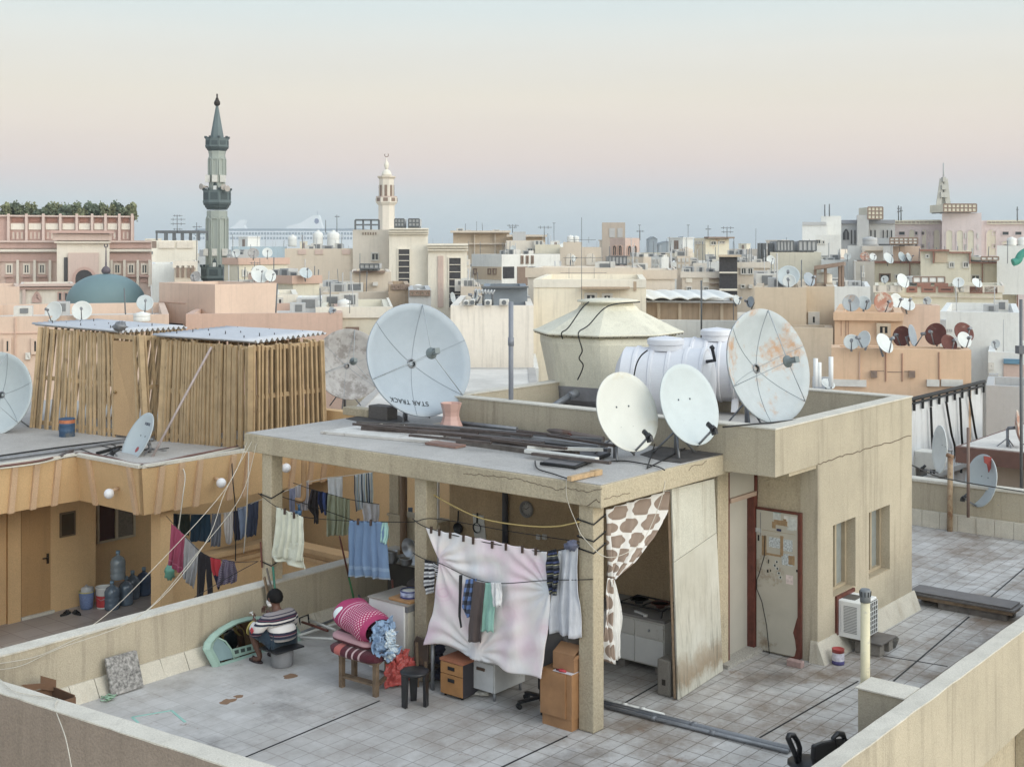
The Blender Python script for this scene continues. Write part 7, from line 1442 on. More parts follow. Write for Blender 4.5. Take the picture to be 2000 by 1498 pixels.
for ya in (513, 364):
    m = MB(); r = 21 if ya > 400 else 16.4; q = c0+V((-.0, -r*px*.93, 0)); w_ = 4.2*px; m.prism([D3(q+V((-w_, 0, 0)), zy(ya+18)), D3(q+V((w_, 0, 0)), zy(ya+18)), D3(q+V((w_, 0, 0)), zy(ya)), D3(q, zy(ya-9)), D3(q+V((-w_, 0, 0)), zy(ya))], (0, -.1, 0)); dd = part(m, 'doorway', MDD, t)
    m = MB(); q = q+V((0, -.11, 0)); m.prism([D3(q+V((-w_*.8, 0, 0)), zy(ya+18)), D3(q+V((w_*.8, 0, 0)), zy(ya+18)), D3(q+V((w_*.8, 0, 0)), zy(ya)), D3(q+V((-w_*.8, 0, 0)), zy(ya))], (0, -.03, 0)); part(m, 'door', CWHT, dd)
m = MB(); m.tube([D3(c0, zy(204)), D3(c0, zy(184))], .07, 6)
for y, r in ((202, .28), (198, .2), (194, .14)): m.blob(D3(c0, zy(y)), r, n=10, m=6)
part(m, 'finial', plain('dark_bronze', (60, 52, 48), .9, metal=.5), t)
for dx, dy in ((-19, 366), (13, 367), (20, 370)):
    m = MB(); q = c0+V((dx*px, -18*px, 0)); q.z = zy(dy); d = V((-.6 if dx < 0 else .6, -.8, 0)); m.tube([q-d*.3, q+d*.1, q+d*.45], [.07, .1, .26], 12); part(m, 'loudspeaker', plain('horn_grey', (176, 166, 158), .85), t)
for dx, yy in ((-15, 350), (0, 350), (14, 350), (-18, 493), (0, 493), (18, 493)):
    m = MB(); q = c0+V((dx*px, -19.4*px if abs(dx) < 5 else -13*px, 0)); q.z = zy(yy); m.box(q.x-.2, q.x+.2, q.y-.15, q.y+.3, q.z-.3, q.z+.3); part(m, 'flood_lamp', FRW, t)
Yd = 84.0; dx_ = P(207, 480, Yd); q = V((dx_.x, Yd, 0)); zd = lambda y: EYE-(y-HY)/F*Yd; k = Yd/F
t = thing('green_dome', 'blue green mosque dome with a crescent finial before the pink hotel', 'dome', V((q.x, q.y, -14)))
m = MB(); prof = [(76*k, zd(596)), (77*k, zd(593))]+[(75*k*cos(a)**.92, zd(593)+58*k*sin(a)) for a in [i*pi/2/16 for i in range(16)]]+[(.02, zd(593)+58*k)]
m.lathe(prof, 64, q); part(m, 'dome', plain('dome_green', (112, 142, 146), .85, rough=.55, amt=.06, scale=.5), t)
m = MB(); m.lathe([(73*k, -14), (73*k, zd(596.5))], 16, q, sm=False); part(m, 'drum', MD, t)
m = MB(); m.lathe([(3*k, zd(536)), (8*k, zd(533)), (9*k, zd(528)), (6*k, zd(523)), (2*k, zd(520)), (1.4*k, zd(510)), (1.1*k, zd(490)), (.6*k, zd(484))], 14, q); part(m, 'finial', plain('finial_brown', (104, 92, 100), .85), t)
m = MB(); m.tube([q+V((sin(a)*.14*k*22, 0, zd(480)-cos(a)*3.4*k)) for a in [rad(x) for x in range(-140, 141, 20)]], .04, 6); part(m, 'crescent', plain('finial_brown', (104, 92, 100)), t)
# ---- cream mosque and its minaret ----
B = bld('left cream block of the mosque with a small window and roof railing', 762, 449, 86, xl=689, mat=CCRM, lenR=10); win(B, 'L', 725, 740, 494, 509)
for i in range(6): deco(B, 'L', 708+i*5, 710+i*5, 454, 459, .05, FRB, 'vent')
m = MB(); a0, a1 = P(694, 449, 85), P(740, 449, 85); z1 = P(0, 430, 85).z
m.bar(D3(a0, z1), D3(a1, z1), .12); m.bar(D3(a0, (z1+a0.z)/2), D3(a1, (z1+a0.z)/2), .1)
for k in range(4): q = a0.lerp(a1, k/3); m.bar(D3(q, a0.z), D3(q, z1), .12)
part(m, 'railing', CMET, B['t'])
B = bld('tall cream block of the mosque with a long dark window', 836, 447, 83, xl=760, mat=CCRM2, lenR=10)
for y0, y1, o in ((446, 449, .55), (450, 454, .4), (455, 458, .25)): deco(B, 'L', 759, 837, y0, y1, o, CCRM2, 'cornice')
win(B, 'L', 777, 801, 486, 556, arch=0, frame=CCRM2, pane=PANED, mull=0, fw=.06, bars=5)
B = bld('lower cream wing of the mosque with a tall dark window', 912, 477, 82.5, xl=836, mat=CCRM2, lenR=10)
for y0, y1, o in ((476, 480, .5), (481, 485, .35), (487, 490, .25)): deco(B, 'L', 835, 914, y0, y1, o, CCRM2, 'cornice')
win(B, 'L', 876, 901, 503, 602, arch=0, frame=CCRM2, pane=PANED, mull=0, fw=.06, bars=6); deco(B, 'L', 855, 866, 500, 600, .08, CPINK, 'panel'); win(B, 'L', 858, 864, 507, 519, mull=0, frame=CPINK); win(B, 'L', 858, 864, 552, 564, mull=0, frame=CPINK)
Ym = 92.0; mx = P(755, 480, Ym).x; px = Ym/F; c0 = V((mx, Ym, 0)); t = thing('cream_minaret', 'short cream octagonal minaret with a balcony and small dome', 'minaret', V((mx, Ym, -14)))
ring([(17, 1000), (16.5, 402), (22, 396), (22, 386)], CCRM, 'shaft'); ring([(21.5, 385.5), (21.5, 384), (20.5, 384), (20.5, 394)], CPINK, 'balustrade'); ring([(15, 395), (15, 350)], CCRM, 'upper_shaft'); ring([(15.5, 350), (18.5, 347), (18.5, 345), (15, 344)], CBEI, 'cornice')
ring([(10, 344)]+[(10*cos(a), 344-13*sin(a)) for a in (.3, .6, .9, 1.2, 1.4)]+[(3, 330), (3.5, 328), (5, 324), (4, 319), (1.2, 315), (.6, 307)], CCRM2, 'dome', n=20, sm=True)
m = MB()
for k in range(8):
    an = k*pi/4; d = V((cos(an), sin(an), 0)); s = V((-d.y, d.x, 0)); q = c0+d*15*px*cos(pi/8); w_ = 2.6*px; m.prism([D3(q-s*w_, zy(384)), D3(q+s*w_, zy(384)), D3(q+s*w_, zy(362)), D3(q-s*w_, zy(362))], d*.04)
part(m, 'openings', FRB, t)
m = MB()
for k in range(8):
    an = k*pi/4; d = V((cos(an), sin(an), 0)); s = V((-d.y, d.x, 0)); q = c0+d*21.6*px*cos(pi/8); w_ = 4.5*px; m.prism([D3(q-s*w_, zy(394)), D3(q+s*w_, zy(394)), D3(q+s*w_, zy(387)), D3(q-s*w_, zy(387))], d*.04)
part(m, 'balcony_panels', FRB, t)
m = MB(); m.tube([D3(c0, zy(307))+V((sin(a)*.14, 0, .14-cos(a)*.14)) for a in [rad(x) for x in range(-130, 131, 20)]], .03, 6); part(m, 'crescent', FRB, t)
# ---- centre ----
b = bld('small beige flat with an air conditioner below the mosque', 764, 531, 68, xl=686, mat=CBEI, lenR=8); deco(b, 'L', 690, 752, 529, 533, .4, FRB, 'roof_slab'); deco(b, 'L', 728, 738, 551, 558, .4, FRW, 'air_conditioner'); win(b, 'L', 690, 713, 554, 590, frame=CBEI2, pane=CBEI2)
b = bld('brown roof room with yellow shutters below the mosque', 800, 556, 60, xl=764, mat=CBRN, lenR=6)
for i in range(4): win(b, 'L', 766+i*8.5, 773+i*8.5, 557, 565, mull=0, frame=FRB, pane=CYEL)
b = bld('grey roof room with yellow panels before the dark mosque window', 842, 566, 56, xl=799, mat=CGRY, lenR=6)
for i in range(4): win(b, 'L', 801+i*10, 809.5+i*10, 568, 577, mull=0, frame=FRB, pane=CYEL)
m = MB(); q = P(817, 568, 62); m.lathe([(.3, 0), (.31, .05)]+[(.3*cos(a), .05+.27*sin(a)) for a in (.3, .7, 1.1, 1.4)]+[(.001, .32)], 20, q); solo(m, 'white_dome', CWHT, 'small white dome above the yellow panels', 'dome')
b = CL(bld('long beige wall house below the mosque', 770, 570, 63, xl=630, mat=CBEI, lenR=6), 5)
b = bld('near cream wall block behind the tall grey vent pipe', 1042, 597, 39, xl=880, mat=pl('city_warm_white', (220, 210, 196), streak=.35), lenR=8, par=.3)
b = bld('grey metal cabin on the cream wall block', 1030, 561, 42, xl=943, mat=plain('cabin_grey', (130, 140, 150), .85, amt=.12, scale=2), lenR=4, zb=3.3); deco(b, 'L', 940, 1032, 559, 562, .3, CMET, 'roof_slab')
b = bld('tall pale cream block behind the beige water tank', 1262, 546, 44, xl=1042, mat=pl('city_cream_block', (226, 214, 190), streak=.3), lenR=8, par=.3); deco(b, 'L', 1042, 1262, 546, 562, .04, CCRM2, 'band'); win(b, 'L', 1143, 1165, 573, 590); win(b, 'L', 1177, 1195, 574, 588); deco(b, 'L', 1135, 1230, 560, 564, .5, CBRN, 'ledge'); deco(b, 'L', 1237, 1243, 550, 568, .05, CBRN, 'slot')
b = CL(bld('cream house with a heavy cornice in the centre distance', 1250, 526, 52, xl=1031, mat=CCRM, lenR=8, cap=CBEI), 5); b = CL(bld('plain cream house right of the heavy cornice', 1318, 530, 56, xl=1248, mat=CCRM, lenR=8, cap=CBEI), 3)
w_ = CL(bld('white balconied apartment house in the centre distance', 980, 497, 98, xl=921, xr=1094, yaw=52, mat=CWHT), 6)
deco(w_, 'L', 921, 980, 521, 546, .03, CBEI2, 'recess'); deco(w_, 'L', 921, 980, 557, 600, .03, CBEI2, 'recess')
for x in (929, 957, 967): win(w_, 'L', x-3, x+3, 525, 536, mull=0, frame=FRB)
win(w_, 'L', 927, 932, 560, 570, mull=0); deco(w_, 'R', 982, 1004, 521, 544, .03, PANED, 'balcony_opening'); deco(w_, 'R', 1010, 1030, 521, 558, .05, FRB, 'lattice_screen'); deco(w_, 'R', 1032, 1092, 521, 530, .03, PANED, 'painted_shadow')  # last dark strip is shade laid on the wall as colour, not an opening
for x in (1019, 1029, 1039): win(w_, 'R', x-1.8, x+1.8, 500, 515, mull=0, frame=FRB, pane=PANED)
b = CL(bld('beige classical building with deep cornice left of centre', 995, 452, 132, xl=885, mat=CBEI2, lenR=12), 3); deco(b, 'L', 880, 997, 451, 455, .9, CBEI, 'cornice'); deco(b, 'L', 885, 995, 475, 478, .3, CBEI, 'cornice')
for x in (927, 967): deco(b, 'L', x-1, x+1, 455, 500, .4, CBEI, 'pilaster')
b = bld('second beige classical building with a stepped cornice', 1065, 460, 128, xl=993, mat=CBEI2, lenR=12); deco(b, 'L', 990, 1068, 459, 463, .9, CBEI, 'cornice'); win(b, 'L', 1048, 1056, 474, 490, arch=1, frame=CBEI, pane=CBEI2)
b = bld('cream house with a dish and one dark window beneath the classical buildings', 1045, 470, 116, xl=988, mat=CCRM, lenR=8); win(b, 'L', 1030, 1041, 485, 493)
b = bld('grey water tank room on the cream house', 1027, 453, 118, xl=1002, mat=CGRY, lenR=4, zb=3); b = CL(bld('cream boundary wall house left of the beige arches', 1096, 478, 112, xl=1045, mat=CYEL, lenR=8), 3)
b = bld('beige house with arched windows and white roof tanks', 1174, 483, 104, xl=1094, mat=CBEI, lenR=10); deco(b, 'L', 1100, 1137, 473, 483, -.3, CBEI, 'raised_parapet')
for x0, x1 in ((1108, 1121), (1147, 1161)): win(b, 'L', x0, x1, 497, 516, arch=1, frame=CCRM, fw=.3)
b = bld('brown grey stair tower above the pink arched house', 1221, 435, 128, xl=1176, mat=pl('city_taupe', (178, 164, 150)), lenR=8)
for x0, x1 in ((1190, 1201), (1206, 1216)): deco(b, 'L', x0, x1, 446, 464, .06, CGRY, 'panel')
b = bld('pink house with four arched windows under the stair tower', 1221, 465, 122, xl=1191, xr=1249, yaw=40, mat=CPINK)
for x in (1201, 1212): win(b, 'L', x-4, x+4, 479, 500, arch=1, frame=CSAL)
for x in (1228, 1239): win(b, 'R', x-4, x+4, 479, 500, arch=1, frame=CSAL)
b = bld('small orange house in the centre distance', 1296, 508, 112, xl=1256, mat=CORG, lenR=8); win(b, 'L', 1262, 1269, 515, 522)
b = bld('stained yellow white tower house with two windows', 1378, 465, 112, xl=1356, xr=1424, yaw=58, mat=plain('rust_streaked_cream', (216, 208, 184), .98, amt=.06, scale=.4, dirt=(186, 130, 76), dscale=.5, dlo=.56)); win(b, 'R', 1387, 1398, 471, 479); win(b, 'R', 1403, 1415, 471, 476); deco(b, 'R', 1375, 1426, 463, 466, .6, FRB, 'roof_slab')
for x in (1361, 1367, 1374): win(b, 'L', x-1.6, x+1.6, 471, 477, mull=0)
b = CL(bld('pale house with a row of dark openings below the stained tower', 1406, 512, 100, xl=1312, mat=CWHT, lenR=10), 6); wins(b, 'L', (1319, 1330, 1362), 6, 521, 530, mull=0); win(b, 'L', 1335, 1352, 522, 532); win(b, 'L', 1376, 1392, 523, 531)
b = CL(bld('beige house with wall vents left of the dark glass bay', 1407, 533, 86, xl=1332, mat=CBEI, lenR=8, cap=CCRM), 4)
for x in (1346, 1379): 
    deco(b, 'L', x-6, x+6, 543, 552, .05, CCRM2, 'panel'); win(b, 'L', x-5, x+5, 560, 570)
for y in (543, 554, 565): deco(b, 'L', 1386, 1404, y, y+1.5, .3, FRB, 'ledge')
b = bld('dark glazed stair bay with white floor bands', 1440, 500, 85, xl=1405, mat=PANED, lenR=6); deco(b, 'L', 1403, 1448, 498, 502, .5, CBEI2, 'roof_slab'); deco(b, 'L', 1405, 1440, 531, 534, .15, CCRM2, 'band'); deco(b, 'L', 1405, 1440, 564, 568, .15, CCRM2, 'band')
b = CL(bld('beige house right of the dark glazed bay', 1502, 514, 88, xl=1440, mat=CBEI, lenR=8, cap=CCRM), 4); win(b, 'L', 1447, 1458, 523, 536); win(b, 'L', 1460, 1471, 523, 536); win(b, 'L', 1447, 1455, 556, 563, mull=0); deco(b, 'L', 1462, 1470, 556, 563, .4, FRW, 'air_conditioner')
b = bld('long brown ribbed shed behind the white tanks', 1440, 590, 48, xl=1140, mat=CBRN, lenR=7, par=.1)
for x in range(1205, 1440, 41): deco(b, 'L', x-3, x+3, 592, 630, .12, CBEI2, 'rib')
deco(b, 'L', 1135, 1445, 586.5, 590, .45, CGRY, 'roof_edge')
m = MB(); q0, q1 = P(1140, 588, 47.6), P(1445, 588, 47.6)
def rf(u, v): p = q0.lerp(q1, u); return p+V((0, v*7, .05+.09*abs(sin(u*9*pi))+.12*sin(v*pi)))
m.grid(rf, 72, 6); part(m, 'scalloped_roof', CWHT, b['t'], thick=.05)
b = CL(bld('low white wall house below the brown ribbed shed', 1482, 627, 46, xl=1128, mat=CWHT, lenR=6, par=.2), 4)
b = CL(bld('plain beige block behind the rusty dish', 1575, 562, 37, xl=1474, mat=CBEI2, lenR=8, par=.3), 3); b = bld('beige block with one dark window beside the peach house', 1630, 560, 37.6, xl=1575.5, mat=CBEI2, lenR=8, par=.3); win(b, 'L', 1581, 1598, 612, 637, mull=0, fw=.14)
b = bld('lower beige house below the dark window', 1627, 641, 35.5, xl=1526, mat=CBEI2, lenR=1.4, par=.2)
b = bld('peach upper house with a curtained window', 1763, 611, 35, xl=1630, mat=CORG, lenR=5, par=.3); deco(b, 'L', 1628, 1765, 611, 626, .12, CORG, 'fascia'); win(b, 'L', 1714, 1738, 633, 655, frame=CBEI2, pane=PANE)
for x in (1643, 1652, 1657): deco(b, 'L', x-.5, x+.5, 627, 656, .01, CTRIM, 'stain')
b = bld('peach lower house with cracked wall on the right', 1897, 684, 32, xl=1624, xr=1926, yaw=14, mat=CORG, par=.3)
for x in (1707, 1781): win(b, 'L', x-4, x+4, 726, 735, mull=0, frame=FRB)
for x0, x1 in ((1620, 1690), (1812, 1832), (1840, 1878)): win(b, 'L', x0, x1, 743, 752, mull=1)
for x, y0, y1 in ((1730, 685, 745), (1762, 690, 745), (1834, 688, 745)): deco(b, 'L', x-.8, x+.8, y0, y1, .03, CTRIM, 'downpipe')
for x0, x1, y in ((1700, 1727, 724), (1733, 1763, 726), (1766, 1785, 725)): deco(b, 'L', x0, x1, y, y+1.2, .012, FRB, 'crack')
deco(b, 'L', 1678.5, 1680, 686, 750, .05, CSAL, 'seam')
b = bld('pink house behind the red brown dishes', 1836, 597, 41, xl=1758, xr=1850, yaw=12, mat=CPCH, par=.3); b = CL(bld('bright white wall house behind the pink house', 1992, 611, 47, xl=1836, mat=CWHT, lenR=8, par=.3), 6); deco(b, 'L', 1838, 1848, 624, 640, .4, CGRY, 'air_conditioner')
for i in range(5): deco(b, 'L', 1842+i*4, 1844+i*4, 643, 648, .03, CGRY, 'vent')
B = CL(bld('big cream apartment block with brown parapet trim', 1985, 512, 86, xl=1708, mat=CYEL, lenR=12), 6); deco(B, 'L', 1670, 1798, 510, 514.5, .2, CTRIM, 'trim'); deco(B, 'L', 1897, 1988, 510, 515, .2, CTRIM, 'trim'); deco(B, 'L', 1985.5, 1988, 514, 600, .2, CTRIM, 'corner_pipe')
win(B, 'L', 1718, 1739, 535, 549, frame=FRB); win(B, 'L', 1748, 1755, 536, 545, mull=0); win(B, 'L', 1834, 1852, 537, 546); win(B, 'L', 1897, 1914, 537, 546); deco(B, 'L', 1768, 1778, 538, 543, .4, FRB, 'air_conditioner')
for x in (1777, 1888, 1919): deco(B, 'L', x-.8, x+.8, 515, 556, .15, CTRIM, 'downpipe')
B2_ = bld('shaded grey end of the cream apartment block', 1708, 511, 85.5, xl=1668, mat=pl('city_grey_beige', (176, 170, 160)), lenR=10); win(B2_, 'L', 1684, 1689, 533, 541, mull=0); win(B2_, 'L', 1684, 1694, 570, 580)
B3_ = bld('stair room with brown trim on the cream apartment block', 1896, 490, 84.5, xl=1798, mat=CYEL, lenR=6, zb=2); deco(B3_, 'L', 1796, 1854, 487.5, 491, .3, CTRIM, 'trim'); deco(B3_, 'L', 1854, 1898, 492, 495, .3, CTRIM, 'trim'); deco(B3_, 'L', 1893, 1896, 495, 515, .25, CTRIM, 'trim'); deco(B3_, 'L', 1822, 1825, 491, 514, .25, CTRIM, 'trim')
win(B3_, 'L', 1854, 1864, 512, 523); win(B3_, 'L', 1881, 1892, 512, 523); win(B3_, 'L', 1808, 1815, 497, 504, mull=0); deco(B3_, 'L', 1826, 1850, 494, 513, .08, CBEI2, 'lattice')
for xl_, xr_, lb in ((1709, 1757, 'left cream terrace house before the apartment block'), (1871, 1958, 'right cream terrace house with two brown balconies')):
    b = bld(lb, xr_, 560, 73, xl=xl_, mat=CYEL, lenR=8, cap=CCRM); deco(b, 'L', xl_, xr_, 580, 582, .2, CBEI, 'band')
    if xl_ > 1800: [win(b, 'L', x0, x1, 562, 571, frame=CTRIM, pane=PANED, fw=.2) for x0, x1 in ((1896, 1917), (1925, 1946))]; win(b, 'L', 1874, 1882, 561, 570)
    else: [win(b, 'L', x-3, x+3, 558, 568, mull=0) for x in (1715, 1735, 1750)]
b = bld('middle cream terrace house with brown screens', 1871, 560, 74, xl=1757, mat=CYEL, lenR=8, par=.3)
for x0, x1 in ((1772, 1790), (1801, 1826), (1834, 1861)): win(b, 'L', x0, x1, 561, 570, frame=CTRIM, pane=PANED, mull=0, fw=.15)
for x0, x1 in ((1791, 1818), (1825, 1852)): deco(b, 'L', x0, x1, 553, 560, .1, CTRIM, 'screen')
deco(b, 'L', 1757, 1871, 578, 580, .2, CBEI, 'band')
# ---- right: lilac hotel ----
B = bld('lilac pink hotel with cream arches at the right', 2080, 430, 152, xl=1748, mat=CLIL, lenR=14); 
for x0, x1 in ((1748, 1838), (1928, 2080)):
    deco(B, 'L', x0, x1, 430, 433, .3, CYEL, 'lattice'); deco(B, 'L', x0, x1, 436, 438, .3, CYEL, 'lattice'); xx = x0
    while xx < x1-3: deco(B, 'L', xx, xx+1.6, 433, 436, .28, CYEL, 'lattice'); xx += 8
for x0, x1, y0 in ((1775, 1787, 448), (1800, 1810, 448), (1823, 1836, 448), (1884, 1900, 448), (1926, 1946, 448), (1956, 1970, 470)): win(B, 'L', x0, x1, y0, 500, arch=1, frame=CLIL, pane=CYEL, mull=0)
for x0, x1 in ((1755, 1768), (1786, 1793), (1800, 1806), (1813, 1815.5), (1821, 1823.5), (1938, 1945), (1957, 1971), (1982, 1996)): win(B, 'L', x0, x1, 452, 460, mull=0, frame=CLIL); win(B, 'L', x0, x1, 477, 485, mull=0, frame=CLIL)
B = bld('raised centre of the lilac pink hotel under the roof tank', 1917, 416, 151, xl=1840, mat=CLIL, lenR=8, zb=2)
for x0, x1 in ((1847, 1861), (1868, 1882), (1889, 1903)): win(B, 'L', x0, x1, 449, 500, arch=1, frame=CLIL, pane=CYEL, mull=0)
for x in (1886, 1910): win(B, 'L', x-1, x+1, 456, 466, mull=0); win(B, 'L', x-1, x+1, 478, 488, mull=0)
G_ = bld('grey hotel wing with tall pointed arches', 1748, 431, 153, xl=1640, mat=CGRY, lenR=12); deco(G_, 'L', 1640, 1748, 430, 437, .3, pl('city_dark_grey', (140, 142, 150)), 'parapet_screen')
for x in (1663, 1670, 1677, 1701, 1709, 1725, 1733, 1741): win(G_, 'L', x-2.6, x+2.6, 448, 478, arch=2, frame=CGRY, pane=PANED, mull=0)
b = bld('plain grey lift tower on the grey hotel wing', 1697, 420, 152, xl=1674, mat=CGRY, lenR=6, zb=3)
b = bld('white hotel block with twin masts', 1643, 422, 142, xl=1604, mat=CWHT, lenR=8); b = bld('white block with a screened parapet left of the twin masts', 1616, 434, 140, xl=1567, mat=CWHT, lenR=8); deco(b, 'L', 1567, 1614, 434, 440, .15, CGRY, 'screen')
win(G_, 'L', 1645, 1660, 446, 470, arch=2, frame=CGRY, pane=PANED)
b = bld('white house with two dark windows before the hotel', 1642, 459, 122, xl=1592, mat=CWHT, lenR=8); win(b, 'L', 1593, 1603, 468, 477); win(b, 'L', 1606, 1611, 470, 477, mull=0)
b = bld('stained beige house carrying large panel tanks', 1604, 493, 100, xl=1504, mat=CYEL, lenR=8); b = CL(bld('small white grey house right of the panel tanks', 1664, 508, 98, xl=1604, mat=CWHT, lenR=8), 4)
b = bld('peach roof room behind the cream apartment block', 1798, 481, 92, xl=1744, mat=CPCH, lenR=6, zb=2); b = bld('cream roof room with a ledge left of the peach roof room', 1725, 481, 94, xl=1684, mat=CCRM, lenR=6, zb=2); deco(b, 'L', 1690, 1724, 489, 491, .3, CBEI2, 'ledge')
b = bld('narrow white stair house left of the cream roof room', 1683, 480, 96, xl=1662, mat=CWHT, lenR=6, zb=2); b = bld('white roof room with round tanks at the right edge', 2040, 480, 84, xl=1947, mat=CWHT, lenR=6, zb=2)
m = MB(); q = P(1843, 401, 156); k = 156/F
for s, e in ((-10, -3), (9, 3)): m.bar(q+V((s*k, 0, 0)), q+V((e*k, 0, 51*k)), 2.2*k, .6)
for yy, w_ in ((20, 7), (35, 5), (50, 3.2)): m.bar(q+V((-w_*k, 0, yy*k)), q+V((w_*k, 0, yy*k)), .7, .6)
m.box(q.x-6*k, q.x+6*k, q.y+.3, q.y+.8, q.z, q.z+24*k); m.box(q.x-4*k, q.x+4*k, q.y+.3, q.y+.8, q.z+24*k, q.z+48*k)
t = thing('spire', 'pale tapering spire with a thin mast on the lilac hotel', 'spire', q); part(m, 'frame', plain('spire_grey', (186, 184, 176), .85), t)
m = MB(); m.tube([q+V((0, 0, 50*k)), q+V((0, 0, 82*k))], .1, 5); part(m, 'mast', CGRY, t)
# ---- fill of flat roofed houses ----
rnd = random.Random(5); fm = [CBEI, CCRM, CWHT, CCRM2, CPCH, CYEL, CGRY, CBEI2, CPINK]
for i in range(46):
    Y = rnd.choice([130, 150, 175, 200, 230, 270, 320, 380, 450]); xc = 270+i*39+rnd.uniform(-14, 14); wpx = rnd.uniform(10, 20)/Y*F*.55
    yt = 480+rnd.uniform(3, 24)*(170/Y)**.4
    b = bld('distant flat roofed house low among the city roofs', xc, yt, Y, xl=xc-wpx, xr=xc+wpx*.5, yaw=rnd.choice([None, 40, 46, None]), mat=rnd.choice(fm), group='distant flat roofed houses', par=.4)
    clutter(b, 2, stair=(i % 3 == 0 and Y > 140), hmax=2.4)
    n_ = int(wpx/9)
    for k in range(min(n_, 4)): x = xc-wpx+(k+.5)*wpx/min(n_, 4); win(b, 'L', x-1.8, x+1.8, yt+6, yt+12, mull=0)
for i, (xc, yt, Y, xl, m_, l) in enumerate(((1130, 545, 60, 1060, CWHT, 'white flat roof behind the tall pale cream block'), (940, 560, 74, 900, CBEI, 'beige house in the gap right of the mosque'), (700, 560, 70, 600, CCRM, 'cream house hidden behind the long beige wall house'), (1560, 545, 62, 1478, CBEI, 'beige house behind the plain beige block'), (1700, 560, 60, 1625, CWHT, 'white house behind the rust spotted dishes'), (520, 565, 58, 430, CCRM2, 'pale roof block behind the tall peach block'))):
    b = bld(l, xc, yt, Y, xl=xl, mat=m_, lenR=9, par=.3); clutter(b, 5)
rs_ = random.Random(21); sm = [CWHT, CCRM2, CWHT, CCRM, CYEL, CBEI, CGRY]
for i in range(34):
    x_ = rs_.choice([rs_.uniform(290, 700), rs_.uniform(900, 1130), rs_.uniform(1240, 1500), rs_.uniform(1240, 1720), rs_.uniform(1600, 2000)]); Y = rs_.uniform(100, 128) if x_ > 1550 else rs_.uniform(92, 125); yt = rs_.uniform(492, 522); wpx = rs_.uniform(14, 34)
    b = bld('small pale flat roofed house packed among the middle distance roofs', x_, yt, Y, xl=x_-wpx, xr=x_+wpx*.4, yaw=rs_.choice([None, 42, 50, None]), mat=rs_.choice(sm), group='pale flat roofed houses', par=.5, lenR=6); clutter(b, 2, hmax=1.6)
    for k in range(int(wpx/8)): xx = x_-wpx+4+k*8; win(b, 'L', xx-1.6, xx+1.6, yt+5, yt+11, mull=0); win(b, 'L', xx-1.6, xx+1.6, yt+17, yt+23, mull=0)
# ---- pale roof next door and the white house at the right ----
b = bld('pale flat roof next to the ochre building carrying the mottled dish', 1062, 848, 25.2, xl=648, mat=NROOF, lenR=13, zt=1.6, par=.02); 
b = bld('white roof edge behind the house parapet left of the beige tank', 1052, 736, 39, xl=880, mat=CWHT, lenR=6, zt=1.5, par=.2)
E_ = G(1919, 757, 1.6); wh = thing('white_house', 'white neighbouring house with a black cable rail along its roof', 'building', V((E_.x, E_.y, -14))); e0 = loc(E_)
WH = pl('white_house_paint', (208, 210, 213), scale=.8, streak=.6, k=.9); z0 = 1.6
m = MB(LF); m.box(e0.x-9, e0.x, e0.y, e0.y+.2, -14, z0); m.box(e0.x-.2, e0.x, e0.y+.2, e0.y+9, -14, z0); m.box(e0.x-9, e0.x-.2, e0.y+.2, e0.y+9, -14, z0-1.0); part(m, 'wall', WH, wh)
m = MB(LF); m.box(e0.x-9, e0.x+.03, e0.y-.12, e0.y-.001, -.25, -.12); part(m, 'band', CGRY, wh)
def wb(x, y): return loc(PB(x, y, e0.y))
for x0, x1, y0, y1 in ((1785, 1810, 890, 950), (1812, 1826, 905, 950), (1868, 1880, 870, 905)):
    p, q = wb(x0, y0), wb(x1, y1); m = MB(LF); m.box(p.x, q.x, e0.y-.03, e0.y-.001, q.z, p.z); w_ = part(m, 'window', FRW, wh); m = MB(LF); m.box(p.x+.05, q.x-.05, e0.y-.034, e0.y-.0301, q.z+.05, p.z-.05); part(m, 'pane', PANE, w_)
p, q = wb(1785, 880), wb(1800, 908); m = MB(LF); m.box(p.x, q.x, e0.y-.5, e0.y-.001, q.z, p.z); part(m, 'air_conditioner', WHITED, wh, bevel=.02)
m = MB(LF); m.tube([(e0.x-9, e0.y-.05, z0+.16), (e0.x, e0.y-.05, z0+.16)], .05, 6); m.tube([(e0.x-9, e0.y-.05, z0+.06), (e0.x, e0.y-.05, z0+.06)], .03, 6)
a = e0.x-8.9
while a < e0.x: m.bar((a, e0.y-.05, z0-.12), (a, e0.y-.05, z0+.18), .05); a += .52
part(m, 'cable_rail', BLACK, wh)
for xs, l in (((1818, 1820, 1822, 1825), 'first black cable hanging down the white house wall'), ((1848, 1858, 1865, 1852), 'second black cable looping down the white house wall'), ((1875, 1878, 1880, 1877), 'third black cable down the white house wall'), ((1893, 1905, 1912, 1900), 'last black cable looping down the white house wall')):
    ys = (795-(xs[0]-1818)*.33, 845, 880, 935-(xs[0]-1818)*.2); pts = [PB(x, y, e0.y-.09) for x, y in zip(xs, ys)]
    mb = MB(); mb.tube(smooth(pts), .03, 6); solo(mb, 'cable', WIREB, l, 'cable', 'black cables down the white house')
q = PB(1668, 763, 2.6); q = G(1668, 764, .62); m = MB(LF); c = loc(q); t = thing('air_conditioner', 'dark grey condenser box on the white house roof', 'air conditioner', q); m.box(c.x-.4, c.x+.4, c.y-.4, c.y+.4, c.z, c.z+.5); part(m, 'casing', plain('condenser_dark', (62, 68, 74), .85), t)
m = MB(LF)
for i in range(6): m.box(c.x-.42, c.x+.42, c.y-.42, c.y+.42, c.z+.05+i*.08, c.z+.08+i*.08)
part(m, 'louvres', BLKP, t)
